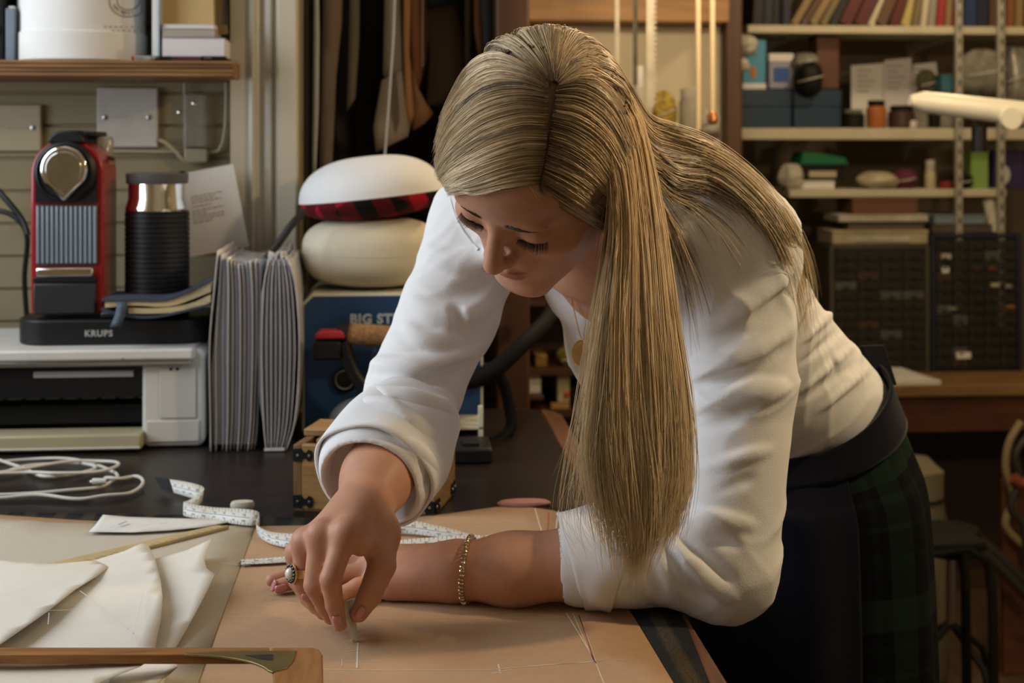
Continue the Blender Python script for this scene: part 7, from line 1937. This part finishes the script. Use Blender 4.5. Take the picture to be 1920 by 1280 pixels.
# workbench in front of the cabinets
wt = szp(700, YD) - 0.0005
YB_ = (EYE - wt) * FPX / (722 - HOR) * (CA - (1750 - 960) / FPX * SA)
wbn = thing('workbench', 'wooden workbench with ochre edge below the drawer cabinets', 'workbench', (0, 0, 0))
xa = sxp(1500, YB_)
B('bench_top', mat('bench_ochre', (0.24, 0.135, 0.05), 0.45, var=0.2, vscale=8, stretch=(0.7, 6, 6)), wbn, xa, XR - 0.002, YB_, 4.40, wt - 0.035, wt, 0.004)
m_bdk = mat('bench_brown', (0.11, 0.042, 0.022), 0.4, var=0.25, vscale=7, stretch=(0.7, 6, 6))
B('drawer_front', m_bdk, wbn, xa + 0.02, XR - 0.03, YB_ + 0.03, YB_ + 0.06, wt - 0.145, wt - 0.0365, 0.003)
B('back_panel', mat('bench_dark_brown', (0.03, 0.018, 0.012), 0.6), wbn, xa + 0.05, XR - 0.05, 4.30, 4.33, 0, wt - 0.0365, 0.002)  # back panel in a darker brown than the drawer front
for lx in (xa + 0.03, XR - 0.13): 
    for ly in (YB_ + 0.062, 4.22): B('leg', m_bdk, wbn, lx, lx + 0.07, ly, ly + 0.07, 0, wt - 0.0365, 0.003)
t = thing('paper_sheet', 'bright white paper sheet lying on the wooden workbench', 'paper', (sxp(1690, YB_ + 0.1), YB_ + 0.1, wt))
MB().prism([(sxp(1640, YB_) - t.location.x, -0.09), (sxp(1768, YB_) - t.location.x, -0.085), (sxp(1705, YB_ + 0.18) - t.location.x, 0.085), (sxp(1630, YB_ + 0.18) - t.location.x, 0.09)], 0.0, 0.012).build('sheet', m_white2, t)
MB().prism([(sxp(1650, YB_ + 0.02) - t.location.x, -0.08), (sxp(1735, YB_ + 0.02) - t.location.x, -0.07), (sxp(1690, YB_ + 0.18) - t.location.x, 0.08), (sxp(1640, YB_ + 0.18) - t.location.x, 0.085)], 0.0122, 0.024).build('top_sheet', m_white2, t)
# stool, sack, bent chair leg and hanging hoses below
YK = 3.05
def kx(px): return Q(px, HOR, YK).x
def kz(py): return Q(1790, py, YK).z
st_ = thing('stool', 'round black stool beside the tartan skirt', 'stool', (kx(1782), YK, 0))
MB().lathe([(0.06, kz(1036)), (0.068, kz(1030)), (0.07, kz(1000)), (0.064, kz(988)), (0.02, kz(984))], 32).build('seat', m_dk, st_)
MB().lathe([(0.010, 0.26), (0.010, kz(1037))], 12).build('column', m_steel, st_)
for k in range(4):
    a = k * math.pi / 2 + 0.4
    MB().tube([(0.008 * math.cos(a), 0.008 * math.sin(a), 0.27), (0.10 * math.cos(a), 0.10 * math.sin(a), 0.20), (0.16 * math.cos(a), 0.16 * math.sin(a), 0.008)], 0.008, 8).build('leg', m_dk, st_)
sk_ = thing('calico_sack', 'pale calico sack standing on the floor behind the skirt', 'sack', (kx(1812), YK + 0.35, 0))
rows_ = [[Vector((r_ * (1 + 0.08 * math.sin(5 * b + k)) * math.cos(b), r_ * 0.8 * math.sin(b), z)) for b in np.linspace(0, 2 * math.pi, 30, endpoint=False)] for k, (r_, z) in enumerate(((0.07, 0.0), (0.10, 0.03), (0.105, 0.2), (0.095, 0.38), (0.08, 0.47), (0.085, 0.54), (0.05, 0.57), (0.01, 0.575)))]
MB().grid(rows_, closed=True).build('sack_body', mat('sack_cloth', (0.15, 0.13, 0.085), 0.85, var=0.2, vscale=10), sk_)
MB().tube([(0.088 * math.cos(b), 0.07 * math.sin(b), 0.47) for b in np.linspace(0, 2 * math.pi, 24)], 0.004, 6).build('tie', m_dk, sk_)
cl_ = thing('bentwood_chair', 'dark bent chair frame low behind the skirt', 'chair', (kx(1755), YK - 0.22, 0))
for s_ in (0, 1):
    MB().tube([Vector((-0.10, 0.14 * s_, 0.50)), Vector((-0.02, 0.14 * s_, 0.51)), Vector((0.025, 0.14 * s_, 0.48)), Vector((0.035, 0.14 * s_, 0.40)), Vector((0.04, 0.14 * s_, 0.005))], 0.011, 10).build('leg', m_dk, cl_)
    MB().tube([Vector((-0.28, 0.14 * s_, 0.005)), Vector((-0.27, 0.14 * s_, 0.50))], 0.011, 10).build('leg', m_dk, cl_)
B('seat', m_dk, cl_, -0.28, 0.02, -0.01, 0.16, 0.505, 0.525, 0.006)
hg = thing('hose_bundle', 'tangled hoses and tools hanging at the right edge of the workbench', 'hoses', (Q(1905, 900, 3.4).x, 3.40, 0))
hx = Vector((hg.location.x, hg.location.y, 0))
hm = [mat('hose_cream', (0.24, 0.18, 0.09), 0.5), mat('hose_dark', (0.03, 0.025, 0.02), 0.5), mat('hose_red', (0.22, 0.05, 0.025), 0.5)]
for k, pl in enumerate(([(1915, 790), (1892, 830), (1886, 880), (1900, 930), (1885, 980), (1905, 1010), (1930, 1030)], [(1940, 800), (1905, 850), (1912, 900), (1895, 950), (1920, 990), (1925, 1080)], [(1900, 895), (1915, 905), (1935, 902)], [(1835, 1010), (1870, 1040), (1915, 1085), (1950, 1110)], [(1845, 1035), (1880, 1070), (1930, 1120)])):
    c_ = catmull([tuple(Q(px, py, 3.40 - 0.012 * k)) for px, py in pl], 30)
    MB().tube([Vector(p) - hx for p in c_], 0.010 if k < 2 else 0.014, 8).build('hose', hm[[0, 1, 2, 1, 1][k]], hg)
B('hook_board', m_bdk, hg, -0.02, 0.30, 0.03, 0.05, 0.0, wt - 0.15, 0.003)

# white tube lamp on an arm, lit
YL = 3.0
lp = thing('tube_lamp', 'white tubular task lamp reaching in from the right', 'lamp', (0, 0, 0))
m_lampw = mat('lamp_white', (0.72, 0.68, 0.54), 0.35)
A_, B2 = Q(1706, 188, YL), Q(1990, 222, YL - 0.02)
dirl = (B2 - A_).normalized()
MB().tube([A_, A_ + dirl * 0.012, A_ + dirl * 0.03, B2], [0.012, 0.017, 0.024, 0.030], 18).build('lamp_tube', m_lampw, lp)
MB().tube([Q(1893, 222, YL - 0.034) + Vector((0, 0.004, 0)), Q(1893, 222, YL - 0.034) - Vector((0, 0.012, 0))], 0.024, 18).build('joint_cap', m_lampw, lp)
MB().tube([Q(1836, 238, YL), Q(1836, 285, YL)], 0.017, 12).build('swivel', m_black, lp)
MB().tube([B2, Q(2060, 400, YL + 0.1), Q(2110, 620, YL + 0.5), Vector((Q(2110, 620, YL + 0.5).x, YB_ + 0.05, wt + 0.003))], 0.012, 10).build('stand', m_black, lp)

# ------------------------------------------------------------------ dark cabinet and hanging things before the partition
YG = 3.42
def gx(px, Y=YG): return Q(px, HOR, Y).x
def gz(py, Y=YG, px=1100): return Q(px, py, Y).z
m_dkw = mat('mahogany', (0.06, 0.022, 0.012), 0.4, var=0.3, vscale=6, stretch=(1, 6, 6))
cbn = thing('mahogany_cabinet', 'dark mahogany open cabinet behind the woman', 'cabinet', (0, 0, 0))
c0, c1 = gx(975), gx(1340); ctop = gz(262)
B('side', m_dkw, cbn, c0, c0 + 0.02, YG, YG + 0.35, 0, ctop, 0.002); B('side', m_dkw, cbn, c1 - 0.02, c1, YG, YG + 0.35, 0, ctop, 0.002)
B('back', m_dkw, cbn, c0 + 0.0205, c1 - 0.0205, YG + 0.33, YG + 0.35, 0, ctop, 0.001); B('top', m_dkw, cbn, c0 - 0.01, c1 + 0.01, YG - 0.01, YG + 0.36, ctop + 0.0005, ctop + 0.02, 0.003)
zs_ = [0.06, 0.42, gz(768), gz(690), gz(560), gz(420)]
for z in zs_: B('shelf', m_dkw, cbn, c0 + 0.0205, c1 - 0.0205, YG + 0.004, YG + 0.329, z - 0.018, z, 0.001)
def gcrate(name, label, cat, px0, px1, zt, zbase, m, Y=YG + 0.03, dep=0.12):
    x0, x1 = gx(px0, Y), gx(px1, Y); t = thing(name, label, cat, ((x0 + x1) / 2, Y, zbase + 0.0005)); w2 = (x1 - x0) / 2
    B('body', m, t, -w2, w2, 0, dep, 0, (zt - zbase) * 0.8, 0.002); B('lid', m, t, -w2 * 1.02, w2 * 1.02, -0.002, dep, (zt - zbase) * 0.8 + 0.0005, zt - zbase, 0.002)
gcrate('white_carton', 'white carton glimpsed under her chin in the dark cabinet', 'box', 983, 1014, gz(697), gz(740), m_white2)
B('shelf', m_dkw, cbn, c0 + 0.0205, gx(1020), YG + 0.004, YG + 0.329, gz(740) - 0.012, gz(740), 0.001)
gcrate('pale_bottle_box', 'pale box with red dot beside the locket', 'box', 1045, 1068, gz(705), gz(758), m_cream)
gcrate('wood_block', 'light wooden block in front of the pale box', 'block', 1033, 1068, gz(757.5), gz(768), m_ochre, Y=YG + 0.01, dep=0.015)
t = thing('red_badge', 'tiny red badge on the pale box in the cabinet', 'badge', tuple(Q(1063, 738, YG + 0.026))); MB().lathe([(0.006, 0), (0.007, 0.002), (0.004, 0.005), (0.001, 0.006)], 14, M=Matrix.Rotation(math.pi / 2, 4, 'X')).build('disc', mat('bright_red', (0.55, 0.04, 0.03), 0.4), t)
MB().lathe([(0.003, -0.004), (0.003, 0)], 10, M=Matrix.Rotation(math.pi / 2, 4, 'X')).build('stem', m_dk, t)
gcrate('black_tin', 'black tin right of the pale box in the cabinet', 'tin', 1071, 1096, gz(730), gz(768), m_dk)
gcrate('brass_tin', 'small brass coloured tin high in the dark cabinet gap', 'tin', 1004, 1026, gz(668), gz(690), mat('brass_paint', (0.30, 0.19, 0.05), 0.4, 0.5))
lump2 = lump('yellow_flowers', 'yellow green posy beside the locket in the cabinet', 'posy', 1068, 650, 689, 22, mat('posy_yellow', (0.17, 0.14, 0.02), 0.8, var=0.4, vscale=60), Y=YG + 0.05, seed=21)
# on top of the cabinet
jar('glass_jar', 'clear glass jar on the mahogany cabinet', 'jar', 1293, 165, 253, 20, mat('jar_glass', (0.55, 0.53, 0.45), 0.1, trans=0.5, ior=1.2), m_whr, Y=YG + 0.12)
lump('mimosa_posy', 'yellow mimosa posy on the mahogany cabinet', 'posy', 1244, 172, 254, 22, mat('mimosa', (0.36, 0.26, 0.05), 0.8, var=0.5, vscale=80), Y=YG + 0.12, seed=22)
jar('white_vase', 'slim white vase by her hair on the cabinet', 'vase', 1197, 124, 254, 11, m_whr, m_white2, Y=YG + 0.16, capf=0.3)
lump('cream_bundle', 'cream tissue bundle at the right end of the mahogany cabinet', 'paper', 1328, 205, 254, 20, m_whr, Y=YG + 0.10, seed=23)
# hanging strips and pull cords
ZTOP = ZC - 0.001
def hanger(name, label, cat, px, pb, Y, r, m, knob=None, teeth=False, flat=False):
    x = gx(px, Y); z0 = gz(pb, Y, px); t = thing(name, label, cat, (x, Y, z0))
    if flat: B('strip', m, t, -r, r, -0.001, 0.001, 0, ZTOP - z0, 0)
    else: MB().tube([(0, 0, 0), (0, 0, ZTOP - z0)], r, 10).build('cord', m, t)
    if teeth:
        for k in range(36): B('tooth', m, t, r, r + 0.006, -0.001, 0.001, 0.008 + k * 0.012, 0.013 + k * 0.012, 0)
    if knob: MB().lathe([(0.006, -0.03), (0.012, -0.025), (0.013, -0.012), (0.006, 0.0)], 16).build('knob', knob, t)
m_cordw = mat('cord_cream', (0.70, 0.58, 0.38), 0.5)
hanger('pull_cord', 'cream pull cord hanging in front of the partition, the left one', 'cord', 1309, 244, 3.05, 0.0062, m_cordw)
hanger('pull_cord', 'cream pull cord with copper knob, right of the other one', 'cord', 1336, 208, 3.05, 0.0062, m_cordw, knob=mat('copper', (0.50, 0.22, 0.09), 0.3, 0.8))
hanger('curtain_tape', 'notched white strip hanging just right of her crown', 'tape', 1219, 200, 3.10, 0.0085, m_whr, teeth=True, flat=True)
hanger('hanging_tape', 'thin white tape hanging above her head', 'tape', 1157, 120, 3.2, 0.005, m_whr, flat=True)
hanger('hanging_tape', 'thin grey tape hanging right of the thin white one', 'tape', 1191, 160, 3.2, 0.005, m_gry, flat=True)
